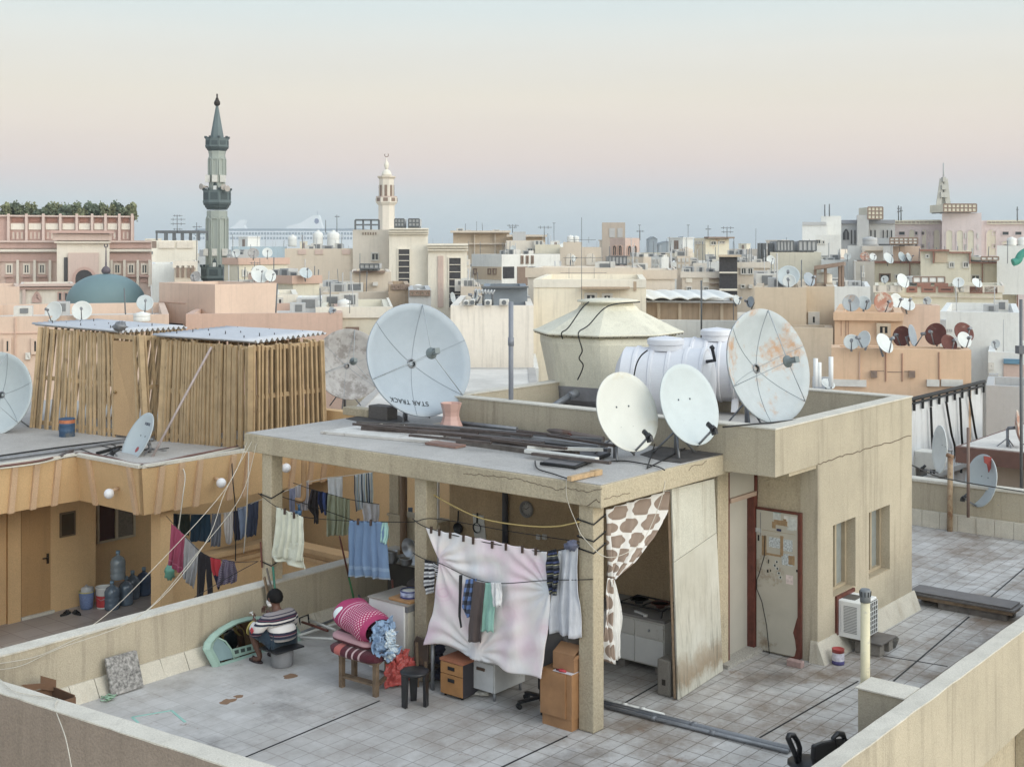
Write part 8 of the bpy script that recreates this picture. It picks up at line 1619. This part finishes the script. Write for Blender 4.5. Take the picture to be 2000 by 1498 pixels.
for x, y0, l in ((1593, 700, 'left upright white roof pipe at the white house'), (1600, 708, 'middle upright white roof pipe at the white house'), (1623, 697, 'right upright white roof pipe at the white house')):
    q = P(x, 755, 31.5); m = MB(); m.tube([q, P(x, y0, 31.5)], .06, 8); solo(m, 'vent_pipe', WHITEP, l, 'pipe', 'upright white pipes at the white house')
c_ = loc(G(1866, 872, .95)); t = thing('city_building', 'brown roofed low house at the right edge', 'building', L(c_.x, c_.y, -14))
m = MB(LF); m.box(c_.x+.5, c_.x+7, c_.y-7, c_.y-.5, -14, .6); part(m, 'wall', pl('brown_wall', (160, 142, 126)), t)
m = MB(LF); m.box(c_.x, c_.x+7.5, c_.y-7.5, c_.y, .61, .95); part(m, 'roof_slab', plain('red_brown_fascia', (122, 84, 72), .85, dirt=(90, 66, 58)), t)
m = MB(LF); m.box(c_.x+.1, c_.x+7.4, c_.y-7.4, c_.y-.1, .951, .97); part(m, 'roof_top', CROOF, t)
b = CL(bld('grey white street house with blue railing at the far right', 2040, 690, 44, xl=1930, mat=CWHT, lenR=6), 4); win(b, 'L', 1932, 1940, 709, 720, mull=0); deco(b, 'L', 1960, 2000, 712, 760, .06, CPINK, 'panel'); deco(b, 'L', 1960, 1995, 701, 710, .15, plain('blue_rail', (90, 140, 170), .9), 'railing'); deco(b, 'L', 1932, 1950, 729, 735, .5, CGRY, 'air_conditioner'); deco(b, 'L', 1934, 1950, 748, 757, .5, CGRY, 'air_conditioner'); deco(b, 'L', 1928, 1985, 800, 826, .1, PANED, 'shutter')
b = bld('white yard wall at the far right street', 2040, 757, 39, xl=1926, mat=CGRY, lenR=3)
m = MB(); q = P(1992, 1000, 26); m.tube([P(1995, 960, 26), P(1994, 585, 26)], .035, 8); m.box(P(1994, 690, 26).x-.12, P(1994, 690, 26).x+.12, 25.8, 26, P(0, 690, 26).z, P(0, 675, 26).z); solo(m, 'utility_pole', plain('grey_pole', (110, 112, 118), .85), 'slim grey pole at the right edge of the view', 'pole')
# ---- roof furniture of the city ----
def antenna(px_, yt, yb, Y, label, arms=((.1, .9), (.3, .7), (.55, .6)), r=.017):
    t = thing('tv_antenna', label, 'antenna', P(px_, yb, Y), 'rooftop aerials'); a, b = P(px_, yb, Y), P(px_, yt, Y); m = MB(); m.tube([a, b], r*Y/60, 5); part(m, 'mast', CMET, t)
    m = MB(); h_ = (b-a).length
    for f, w in arms:
        p = b.lerp(a, f); wl = w*9*Y/F; m.tube([p-V((wl, 0, 0)), p+V((wl*1.2, .3*wl, 0))], r*.7*Y/60, 4)
        for k in (-.6, 0, .6): q = p+V((wl*k, .15*wl*k, 0)); m.tube([q-V((.0, 0, wl*.25)), q+V((0, 0, wl*.25))], r*.6*Y/60, 4)
    if arms: part(m, 'elements', CMET, t)
antenna(346, 420, 455, 99, 'aerial with many bars on the slim white tower left of the green minaret', ((.05, .9), (.25, 1.4), (.5, 1.4), (.8, .9)))
antenna(384, 435, 520, 92, 'thin aerial beside the slim white tower', ((.1, .9), (.3, .4))); antenna(1136, 425, 600, 40, 'tall aerial with long arms before the pale cream block', ((.25, 2.6), (.45, 4.0), (.62, 4.6)), .014); antenna(497, 510, 552, 60, 'short leaning aerial over the white dishes by the cream house', ((.1, 1.0), (.4, .8)))
antenna(636, 430, 455, 120, 'thin mast on the crenellated building', ()); antenna(658, 420, 455, 120, 'aerial over the white box tanks', ((.1, .5),)); antenna(1001, 440, 455, 118, 'aerial on the grey tank room', ((.05, 1.2), (.3, .8))); antenna(1063, 443, 470, 118, 'aerial right of the classical buildings', ((.05, 1.4),))
antenna(1383, 440, 466, 112, 'left thin aerial on the stained tower', ((.3, .6),)); antenna(1420, 445, 466, 112, 'right aerial on the stained tower', ((.02, 1.3), (.4, 1.2))); antenna(1611, 400, 423, 142, 'left slim mast on the white hotel block', (), .03); antenna(1620, 399, 423, 142, 'right slim mast on the white hotel block', (), .03)
antenna(1755, 402, 431, 150, 'left phone mast on the lilac hotel', ((.2, .3), (.4, .3)), .03); antenna(1760, 404, 431, 150, 'right phone mast on the lilac hotel', ((.3, .3),), .03); antenna(1987, 404, 432, 150, 'phone mast at the right edge of the lilac hotel', ((.2, .2),), .03)
antenna(703, 495, 560, 66, 'thin mast on the small beige flat below the mosque', ()); antenna(683, 575, 612, 46, 'thin mast on the low cream house', ((.5, .5),)); antenna(1250, 450, 470, 122, 'aerial on the pink arched house', ((.1, .8),)); antenna(1968, 515, 470, 83, 'mast by the round tanks at the right edge', ())
antenna(1370, 548, 660, 43, 'turquoise pole standing before the brown ribbed shed', (), .045)
def paneltank(x0, x1, y0, y1, Y, label, nx, ny, mat, dep=2.0, legs=True):
    p, q = P(x0, y1, Y), P(x1, y1, Y); zt_ = P(0, y0, Y).z; t = thing('panel_tank', label, 'water tank', (p+q)/2, 'panel water tanks'); m = MB(); m.box(p.x, q.x, Y, Y+dep, p.z+.12, zt_); part(m, 'body', mat, t)
    m = MB(); w = .1*Y/100
    for i in range(nx+1): x = p.x+(q.x-p.x)*i/nx; m.box(x-w/2, x+w/2, Y-.05, Y-.001, p.z+.12, zt_)
    for j in range(ny+1): z = p.z+.12+(zt_-p.z-.12)*j/ny; m.box(p.x, q.x, Y-.06, Y-.0011, z-w/2, z+w/2)
    part(m, 'panel_ribs', FRB if mat is not CGRY else CMET, t); m = MB()
    for i in range(4): x = p.x+(q.x-p.x)*(i+.3)/4; m.box(x-.1, x+.1, Y+.1, Y+dep-.1, p.z, p.z+.12)
    part(m, 'supports', CMET, t)
paneltank(1843, 1907, 399, 416, 151, 'long cream panel tank on the lilac hotel beside the spire', 8, 2, CYEL, 5); paneltank(1695, 1724, 405, 430, 152, 'cream panel tank on the grey hotel wing', 4, 3, CYEL, 4); paneltank(1188, 1252, 501, 519, 102, 'grey panel tank below the pink arched house', 9, 1, CGRY, 3)
paneltank(1518, 1550, 471, 493, 101, 'left grey panel tank on the stained beige house', 5, 1, CGRY, 3); paneltank(1560, 1594, 471, 493, 101, 'right grey panel tank on the stained beige house', 4, 1, CGRY, 3); paneltank(1738, 1792, 465, 480, 90, 'white panel tank on the peach roof room', 6, 2, CWHT, 3)
paneltank(771, 789, 428, 446, 84, 'left grey tank cage on the mosque roof', 3, 2, CGRY, 2); paneltank(798, 819, 428, 446, 84, 'right grey tank cage on the mosque roof', 3, 2, CGRY, 2); paneltank(1783, 1845, 541, 556, 80, 'long white panel tank before the cream apartment block', 4, 1, CWHT, 2); paneltank(1916, 1950, 502, 512, 84, 'small white panel tank on the apartment block roof', 3, 1, CWHT, 2); paneltank(703, 740, 516, 529, 67, 'small grey tank cage on the beige flat below the mosque', 4, 1, CGRY, 1.5)
def tank(x, y0, y1, w, Y, label, mat=None, round_=True):
    q = P(x, y1, Y); r = w*Y/F/2; h_ = (y1-y0)*Y/F; t = thing('roof_tank', label, 'water tank', q, 'roof water tanks'); m = MB(); m.lathe([(r*.96, 0), (r, h_*.1), (r, h_*.45), (r*.97, h_*.5), (r, h_*.55), (r, h_*.85), (r*.5, h_*.97), (.001, h_)], 20, q); part(m, 'body', mat or CWHT, t); m = MB(); m.lathe([(r*.3, h_*.95), (r*.3, h_*1.06), (.001, h_*1.07)], 12, q); part(m, 'lid', mat or CWHT, t)
tank(571, 460, 482, 17, 110, 'left white tank beside the bluish shed'); tank(621, 452, 485, 20, 108, 'tall white tank on the crenellated building'); tank(651, 452, 485, 24, 108, 'wide white tank on the crenellated building'); tank(1114, 460, 473, 13, 106, 'left white tank on the arched beige house'); tank(1125, 461, 473, 12, 106, 'right white tank on the arched beige house')
tank(1699, 463, 480, 28, 95, 'grey drum tank on the cream roof room', CGRY); tank(277, 610, 628, 32, 40, 'white tank with pipes on the peach house'); tank(1976, 464, 480, 18, 85, 'left round white tank at the right edge'); tank(1997, 464, 480, 18, 85, 'right round white tank at the right edge'); tank(672, 585, 607, 26, 50, 'low white tank left of the large blue dish'); tank(1340, 484, 505, 26, 108, 'beige round tank left of the stained tower', CBEI)
for x0, x1, l in ((1482, 1487, 'leftmost dark slab of the screen beside the panel tanks'), (1489, 1497, 'middle dark slab of the screen beside the panel tanks'), (1502, 1510, 'rightmost dark slab of the screen beside the panel tanks')):
    p, q = P(x0, 512, 102), P(x1, 512, 102); m = MB(); m.box(p.x, q.x, 102, 102.6, p.z, P(0, 475, 102).z); solo(m, 'screen_slab', CMET, l, 'screen', 'dark screen slabs')
def ac(x0, x1, y0, y1, Y, label):
    p, q = P(x0, y1, Y), P(x1, y1, Y); zt_ = P(0, y0, Y).z; t = thing('air_conditioner', label, 'air conditioner', (p+q)/2, 'air conditioners on the roofs'); m = MB(); m.box(p.x, q.x, Y, Y+.5, p.z, zt_); part(m, 'casing', FRW, t, bevel=.03); m = MB(); c = D3((p+q)/2, (p.z+zt_)/2); m.tube([c+V((0, -.02, 0)), c+V((0, .01, 0))], (zt_-p.z)*.38, 14); part(m, 'fan', CMET, t)
ac(905, 916, 587, 597, 38.8, 'left air conditioner on the cream wall block'); ac(918, 927, 585, 597, 38.8, 'second air conditioner on the cream wall block'); ac(946, 960, 586, 597, 38.8, 'third air conditioner under the tin canopy'); ac(975, 994, 585, 597, 38.8, 'air conditioner before the grey metal cabin')
m = MB(); q0, q1 = P(926, 570, 39.5), P(966, 572, 39.5); m.grid(lambda u, v: q0.lerp(q1, u)+V((0, v*1.2, .05*sin(u*40))), 40, 3); t = thing('tin_canopy', 'small tin canopy on thin posts on the cream wall block', 'canopy', P(946, 597, 39.5)); part(m, 'roof', CGRY, t, thick=.03)
for x in (929, 944, 962): m = MB(); m.tube([P(x, 597, 39.6), P(x, 571, 39.6)], .04, 6); part(m, 'post', CMET, t)
m = MB(); q0 = P(1590, 520, 62); 
t = thing('roof_shelter', 'ragged timber shelter over white tanks on the beige block', 'shelter', P(1620, 560, 40))
m = MB(); a, b_, c, d = P(1590, 527, 40), P(1648, 519, 40), P(1652, 519, 42), P(1592, 528, 42); m.prism([a, b_, c, d], (0, 0, .12)); part(m, 'roof', FRB, t)
for x, y in ((1592, 527), (1612, 524), (1640, 521), (1646, 520)): m = MB(); m.bar(P(x, 560, 40.3), P(x, y, 40.3), .08); part(m, 'post', FRB, t)
tank(1608, 533, 553, 34, 41, 'cream tank under the ragged timber shelter', CCRM2)
m = MB(); q = P(1980, 512, 80); m.tube(smooth([P(1978, 513, 80), P(1988, 509, 80), P(1994, 498, 80), P(2010, 488, 80)]), .24, 12); solo(m, 'slide', plain('teal_green', (40, 150, 130), .9), 'teal green curved slide at the right edge on the apartment roof', 'slide')
# ---- the small dishes ----
ds = 'rooftop satellite dishes'
for cx, cy, w, Y, az, el, mt, l in ((105, 609, 40, 40, -20, 15, DW, 'left of two white dishes behind the left shed'), (160, 607, 38, 40, 15, 15, DW, 'right of two white dishes behind the left shed'), (283, 592, 32, 44, 20, 20, DP, 'pale dish on the roof right of the green dome'), (382, 541, 22, 62, -15, 15, DM, 'grey dish in front of the green minaret foot'), (508, 536, 36, 60, 25, 20, DW, 'large white dish on the cream house roof'), (528, 539, 24, 60, 40, 15, DW, 'smaller white dish touching the large one on the cream house'),
    (461, 495, 17, 74, -10, 15, DW, 'white dish on the cream corner house at the minaret'), (495, 495, 22, 74, 20, 20, DM, 'brownish dish on the cream corner house'), (522, 494, 20, 74, 15, 20, DW, 'white dish at the right of the brownish dish'), (597, 534, 26, 62, 30, 40, DP, 'grey half round dish before the crenellated building'), (648, 607, 15, 45, 50, 10, DB, 'blue grey dish on the low cream house'), (884, 582, 22, 60, 68, 10, DW, 'narrow white dish before the tall dark mosque window'), (930, 578, 24, 39.5, -70, 10, DW, 'white dish beside the tin canopy'), (1002, 485, 11, 115, -20, 15, DW, 'tiny dish on the cream house beneath the classical buildings'), (1098, 480, 9, 108, 20, 15, DW, 'tiny dish left of the arched beige house'), (1120, 505, 14, 98, 50, 10, DW, 'white dish on the arched beige house'),
    (1505, 508, 18, 95, 15, 15, DW, 'white dish on the stained beige house'), (1540, 540, 44, 39, -15, 25, DP, 'big pale dish on the plain beige block'), (1541, 549, 26, 38.4, -20, 15, DW, 'white dish in front of the big pale dish'), (1580, 546, 28, 39, 30, 20, DB, 'blue white dish right of the big pale dish'), (1439, 586, 20, 47, 40, 20, DW, 'white dish at the right end of the ribbed shed'), (1466, 590, 22, 44, -60, 10, DB, 'narrow dish at the edge of the plain beige block'),
    (1663, 592, 34, 37, -25, 15, DR, 'white dish with rust spots on the peach upper house'), (1688, 592, 28, 37.4, 10, 15, DP, 'pale dish beside the rust spotted one'), (1725, 592, 42, 37, 15, 10, DO, 'orange rusted dish on the peach upper house'), (1750, 588, 30, 38, 25, 15, DW, 'white dish half hidden by the orange rusted dish'), (1772, 595, 30, 41, 10, 40, DW, 'flat white dish behind the orange rusted dish'), (1811, 588, 17, 42, -40, 15, DW, 'small white dish on the pink house'),
    (1663, 668, 30, 32.5, -15, 15, DW, 'leftmost white dish on the peach lower house'), (1688, 663, 34, 32.3, -60, 12, DW, 'upright narrow white dish on the peach lower house'), (1727, 671, 42, 32.3, 35, 30, DW, 'broad white dish right of the narrow one'), (1762, 657, 40, 34, -50, 10, DRR, 'dark red dish at the wall of the peach upper house'), (1781, 656, 44, 33.6, 55, 12, DB, 'blue grey dish beside the dark red one'), (1828, 653, 44, 33.5, -45, 15, DRR, 'tilted red brown dish on the peach lower house'), (1853, 671, 36, 32.6, 20, 25, DRR, 'lower red brown dish in the group'), (1882, 650, 42, 34, 15, 25, DRR, 'upper red brown dish at the right'), (1883, 664, 32, 32.6, 20, 20, DW, 'white dish in front of the upper red brown dish'),
    (1728, 546, 15, 74, -35, 15, DW, 'white dish on the left cream terrace house'), (1763, 549, 30, 73, 30, 25, DW, 'large white dish between the cream terrace houses'), (1872, 552, 22, 73, -20, 30, DW, 'white dish on the right cream terrace house'), (1908, 553, 22, 73, 20, 35, DW, 'white flat dish above the brown balconies'), (1689, 501, 18, 88, -10, 20, DO, 'rusty dish on the grey end of the apartment block'), (1705, 502, 15, 88, 15, 20, DW, 'white dish beside the rusty one on the grey end'), (1655, 501, 14, 95, -10, 15, DW, 'white dish at the small white grey house'), (1735, 505, 24, 88, 30, 30, DW, 'white dish group left on the apartment roof'), (1761, 502, 20, 88, 35, 20, DP, 'pale dish in the middle of the apartment roof'), (1775, 503, 18, 88, 45, 20, DW, 'white dish right on the apartment roof'), (1460, 735, 20, 30, 60, 10, DW, 'dish hidden beside the white tanks'), (1617, 750, 28, 32, 20, 50, DW, 'flat white dish on the white house roof'), (1945, 672, 18, 46, -40, 20, DW, 'grey white dish by the far right street')):
    if 'hidden beside' in l: continue
    D = w*Y/F; c = P(cx, cy, Y); dish(l, c, D, az, el, mt, 'offset', base=c-V((0, -.25, D*.62)), group=ds, small=True, feed=(w > 13))
# ---- the cruise ship and far sheds ----
Ys = 2100.0; k = Ys/F; sh = thing('cruise_ship', 'long white cruise ship hazy in the harbour behind the minaret', 'ship', P(600, 490, Ys)); X_ = lambda x: P(x, 480, Ys).x; Z_ = lambda y: P(0, y, Ys).z
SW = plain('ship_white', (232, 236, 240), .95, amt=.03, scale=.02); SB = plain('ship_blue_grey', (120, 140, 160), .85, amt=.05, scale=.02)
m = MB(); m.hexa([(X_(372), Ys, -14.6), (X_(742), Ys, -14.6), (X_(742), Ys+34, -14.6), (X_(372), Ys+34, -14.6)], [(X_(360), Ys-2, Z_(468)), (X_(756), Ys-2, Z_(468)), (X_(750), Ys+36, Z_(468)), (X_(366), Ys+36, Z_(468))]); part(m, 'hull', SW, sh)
for i, (y0, y1, mt) in enumerate(((468, 463, SB), (463, 459, SW), (459, 454, SB), (454, 451.5, SW), (451.5, 447, SB))):
    m = MB(); m.box(X_(368+i*3), X_(748-i*9), Ys+1+i*.3, Ys+33, Z_(y0), Z_(y1)); part(m, 'deck', mt, sh)
m = MB()
for j, y in enumerate((465.5, 456.5)):
    for x in range(376, 742, 6): m.box(X_(x), X_(x+1.2), Ys-1.5+j, Ys+.9+j, Z_(y+2.3), Z_(y-2.3))
part(m, 'balcony_dividers', SW, sh)
for pts in ([(556, 447), (560, 441), (585, 436), (607, 422), (621, 420), (624, 430), (629, 447)], [(446, 447), (456, 441), (466, 430), (476, 429), (474, 440), (478, 447)]):
    m = MB(); m.prism([(X_(x), Ys+8, Z_(y)) for x, y in pts], (0, 18, 0)); fn = part(m, 'funnel', SW, sh)
    if pts[0][0] > 500: m = MB(); m.prism([(X_(617+4.5*cos(a)), Ys+7.6, Z_(432+5.5*sin(a))) for a in [i*pi/6 for i in range(12)]], (0, .3, 0)); part(m, 'emblem', plain('ship_navy', (64, 76, 140), .9), fn)
m = MB(); m.prism([(X_(496+4*cos(a)), Ys-1.9, Z_(473.5+4*sin(a))) for a in [i*pi/6 for i in range(12)]], (0, .3, 0)); part(m, 'emblem', plain('ship_navy', (64, 76, 140)), sh)
m = MB(); m.tube([(X_(617), Ys+15, Z_(421)), (X_(617), Ys+15, Z_(412))], .5, 5); part(m, 'mast', SB, sh)
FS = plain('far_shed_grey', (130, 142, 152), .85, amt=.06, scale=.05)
for x0, x1, y0, l in ((1268, 1284, 464, 'left tall gabled shed on the far shore'), (1286, 1318, 473, 'long low gabled shed on the far shore'), (1325, 1341, 464, 'right tall gabled shed on the far shore')):
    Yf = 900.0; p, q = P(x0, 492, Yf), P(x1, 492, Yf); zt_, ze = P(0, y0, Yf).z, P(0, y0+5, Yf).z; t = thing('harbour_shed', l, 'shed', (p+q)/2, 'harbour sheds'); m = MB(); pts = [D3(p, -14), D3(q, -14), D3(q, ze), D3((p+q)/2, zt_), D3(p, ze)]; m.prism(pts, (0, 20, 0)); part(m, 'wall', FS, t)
    m = MB(); o = .6; c = (p+q)/2
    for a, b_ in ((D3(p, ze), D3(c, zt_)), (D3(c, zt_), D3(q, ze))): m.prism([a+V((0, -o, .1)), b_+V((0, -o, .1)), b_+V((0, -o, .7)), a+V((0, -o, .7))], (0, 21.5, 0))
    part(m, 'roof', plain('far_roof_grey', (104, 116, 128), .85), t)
for x, l in ((1249, 'left tall harbour lamp mast'), (1344, 'right tall harbour lamp mast'), (1082, 'pale harbour mast behind the arched beige house')):
    antenna(x, 440 if x > 1100 else 436, 492, 700, l, ((.0, .3),), .016)
# ================= the seated man =================
def skin(vs, es, sub=2):
    me = bpy.data.meshes.new('sk'); me.from_pydata([v[0] for v in vs], es, []); o = bpy.data.objects.new('sk', me); COL.objects.link(o)
    md = o.modifiers.new('s', 'SKIN'); md.use_smooth_shade = True
    lay = me.skin_vertices[0].data if me.skin_vertices else None
    if lay is None:
        bm = bmesh.new(); bm.from_mesh(me); bm.verts.layers.skin.verify(); bm.to_mesh(me); bm.free(); lay = me.skin_vertices[0].data
    for i, v in enumerate(vs):
        r = v[1]; lay[i].radius = (r, r) if not isinstance(r, tuple) else r; lay[i].use_root = (i == 0)
    s = o.modifiers.new('u', 'SUBSURF'); s.levels = sub; s.render_levels = sub
    dg = bpy.context.evaluated_depsgraph_get(); ev = bpy.data.meshes.new_from_object(o.evaluated_get(dg)); out = ([v.co.copy() for v in ev.vertices], [list(p.vertices) for p in ev.polygons])
    bpy.data.objects.remove(o); return out
def addskin(m, vs, es, sub=2):
    V_, F_ = skin(vs, es, sub); n = len(m.v)
    for v in V_: m.P(v)
    for f in F_: m.face([i+n for i in f], True, True)
q = G(551, 1299); mq = loc(q)
f_ = (W*1.0+U*.06).normalized(); r_ = V((f_.y, -f_.x, 0)); PM = Matrix(((r_.x, f_.x, 0, q.x), (r_.y, f_.y, 0, q.y), (0, 0, 1, 0), (0, 0, 0, 1)))
t = thing('stool', 'low grey cylinder stool under the seated man', 'stool', q)
m = MB(PM); m.lathe([(.125, 0), (.135, .01), (.145, .22), (.14, .225)], 28); part(m, 'body', plain('grey_concrete_bucket', (150, 150, 154), .85, amt=.12), t)
m = MB(PM); m.prism([(-.24, -.2, .226), (.2, -.2, .226), (.2, .16, .226), (-.24, .16, .226)], (0, 0, .022)); part(m, 'seat_board', BLKP, t, bevel=.006)
man = thing('person', 'man in a striped jumper and dark shorts seated before the green mirror', 'person', q)
SKINM = plain('brown_skin', (112, 74, 58), .85, rough=.55, amt=.08); HAIR = plain('black_hair', (22, 19, 20), .6, rough=.7, amt=.4, scale=60, bump=.3, spec=.2)
vs = [((0, -.02, .34), .1), ((0, 0, .45), .1), ((0, .05, .58), .11), ((0, .1, .655), .07), ((0, .135, .715), .05), ((0, .15, .775), .075), ((0, .155, .835), .088), ((0, .145, .885), .07)]
es = [(i, i+1) for i in range(7)]
def chain(p, pts):
    for x in pts: vs.append(x); es.append((p, len(vs)-1)); p = len(vs)-1
for s in (-1, 1):
    chain(2, [((s*.16, .07, .60), .062), ((s*.21, .09, .56), .055), ((s*(.27 if s < 0 else .26), .17, .41), .042), ((s*.21, .31, .46), .034), ((s*(.12 if s < 0 else .1), .42, .50 if s < 0 else .56), .026), ((s*.1, .465, .525 if s < 0 else .59), .03)])
    chain(0, [((s*.1, .04, .33), .09), ((s*.15, .24, .40), .075), ((s*.19, .40, .44), .058), ((s*.165, .34, .25), .05), ((s*.14, .27, .09), .034), ((s*.14, .29, .045), .034), ((s*.145, .38, .03), .034), ((s*.15, .45, .022), .022)])
m = MB(PM); addskin(m, vs, es)
# fingers, ears and nose belong to the same body mesh
for s, hz in ((-1, .525), (1, .59)):
    hx, hy = s*.1, .465
    for k in range(4):
        o = (k-1.5)*.017; ln = (.026, .03, .028, .022)[k]; b0 = V((hx-s*.01, hy+.012, hz+o)); addskin(m, [(b0, .0095), (b0+V((-s*.012, ln, .0)), .0088), (b0+V((-s*.032, ln+.008, -.004)), .008), (b0+V((-s*.042, ln-.012, -.006)), .007)], [(0, 1), (1, 2), (2, 3)], 1)
    b0 = V((hx, hy, hz+.025)); addskin(m, [(b0, .011), (b0+V((-s*.02, .012, .022)), .01), (b0+V((-s*.036, .03, .02)), .008)], [(0, 1), (1, 2)], 1)
for s in (-1, 1): m.blob((s*.09, .145, .825), (.014, .022, .034), n=10, m=7)
m.blob((0, .245, .812), (.016, .024, .024), n=10, m=7); m.blob((0, .225, .775), (.028, .012, .008), n=10, m=6)
for s in (-1, 1): m.blob((s*.034, .228, .835), (.014, .01, .008), n=8, m=6)
part(m, 'body', SKINM, man)
m = MB(PM)
def hr(u, v):
    an = u*2*pi; el = pi/2-v*(pi*.62+.28*max(0, -sin(an))-.2*max(0, sin(an))**2)
    d = V((cos(el)*cos(an), cos(el)*sin(an), sin(el))); k_ = 1+.05*mn.noise(d*6); return V((0, .148, .838))+V((d.x*.096, d.y*.103, d.z*.1))*k_
m.grid(hr, 32, 14); part(m, 'hair', HAIR, man, thick=.01)
# jumper
jv = [((0, -.03, .30), (.205, .17)), ((0, -.02, .40), (.205, .165)), ((0, .02, .50), (.2, .155)), ((0, .06, .59), (.175, .125)), ((0, .1, .645), (.085, .08)), ((0, .118, .672), (.062, .062))]
je = [(i, i+1) for i in range(5)]
for s in (-1, 1):
    p = 3
    for x in [((s*.18, .075, .595), .09), ((s*.245, .1, .545), .085), ((s*.29, .18, .415), .072), ((s*.22, .30, .455), .06), ((s*.15, .38, .485 if s < 0 else .53), .043)]: jv.append(x); je.append((p, len(jv)-1)); p = len(jv)-1
def jmat():
    m, nt, bs = nodes('striped_jumper'); tc = nt.nodes.new('ShaderNodeTexCoord'); sx = nt.nodes.new('ShaderNodeSeparateXYZ'); nt.links.new(tc.outputs['Object'], sx.inputs[0])
    g = (140, 132, 134); nv = (42, 40, 62); wh = (214, 208, 204); te = (64, 92, 104); mr_ = (120, 44, 66)
    st = [(.20, g), (.27, mr_), (.278, te), (.29, wh), (.36, g), (.375, te), (.382, nv), (.41, g), (.416, mr_), (.424, nv), (.455, wh), (.535, te), (.543, nv), (.565, wh), (.585, nv), (.603, mr_), (.61, nv), (.63, g), (.65, nv), (.66, g)]
    col = ramp(nt, N_map(nt, sx.outputs[2], .2, .7), [((z-.2)/.5, srgb(c, .95)) for z, c in st], 'CONSTANT')
    nt.links.new(col, bs.inputs['Base Color']); bs.inputs['Roughness'].default_value = .95; bumpit(nt, bs, noise_fac(nt, 30, 3), .3, .01); return m
m = MB(PM); addskin(m, jv, je); part(m, 'jumper', jmat(), man)
sv = [((0, -.01, .325), (.15, .12)), ((-.09, .05, .335), .12), ((-.15, .24, .405), .112), ((-.185, .37, .43), .1), ((.09, .05, .335), .12), ((.15, .24, .405), .112), ((.185, .37, .43), .1)]
m = MB(PM); addskin(m, sv, [(0, 1), (1, 2), (2, 3), (0, 4), (4, 5), (5, 6)], 3); part(m, 'shorts', fabric('dark_teal_shorts', c=(44, 62, 78)), man)
m = MB(PM)
for s in (-1, 1): c_ = V((s*.19, .385, .435)); d_ = V((s*.03, .11, .025)).normalized(); m.tube([c_-d_*.008, c_+d_*.008], .092, 20)
part(m, 'hem', plain('yellow_hem', (196, 176, 74), .9), man)
m = MB(PM)
for s in (-1, 1): m.prism([(s*.14+.045*cos(a)*(1 if 1 else 1), .36+.135*sin(a), .0) for a in [i*pi/8 for i in range(16)]], (0, 0, .02)); m.tube([(s*.14-.045, .38, .02), (s*.145, .42, .065), (s*.14+.045, .38, .02)], .01, 6)
part(m, 'sandals', plain('dark_sandal', (58, 44, 48), .9), man)
m = MB(PM); m.blob((-.05, .2, .775), (.038, .04, .036), amp=.5, sc=4, seed=2); m.blob((-.06, .175, .745), (.026, .032, .026), amp=.5, sc=4, seed=5); part(m, 'shaving_foam', plain('white_foam', (224, 222, 220), .95), man)
m = MB(PM); c_ = V((-.352, .145, .49)); m.prism([c_+V((.0, 0, -.04)), c_+V((-.0, -.035, 0)), c_+V((0, 0, .04)), c_+V((0, .035, 0))], (-.012, 0, 0)); part(m, 'red_diamond', plain('red_diamond', (190, 36, 52), .95), man)
m = MB(PM); m.tube([(-.075, .47, .52), (-.09, .53, .58)], .006, 6); m.bar((-.115, .53, .582), (-.065, .535, .585), .012, .01); solo(m, 'razor', WHITEP, 'white razor held up in the left hand of the seated man', 'razor')
# ================= air =================
m = MB(); m.box(-5200, 5200, -60, 9100, -17.5, 85); hz = link(m, 'haze', [], V((0, 0, 0))); hz['kind'] = 'stuff'
hm = bpy.data.materials.new('haze_air'); hm.use_nodes = True; nt = hm.node_tree; nt.nodes.remove(nt.nodes['Principled BSDF']); pv = nt.nodes.new('ShaderNodeVolumePrincipled'); pv.inputs['Color'].default_value = (.88, .95, 1, 1); pv.inputs['Density'].default_value = HAZE; pv.inputs['Anisotropy'].default_value = 0
nt.links.new(pv.outputs[0], nt.nodes['Material Output'].inputs['Volume']); hz.data.materials.append(hm)
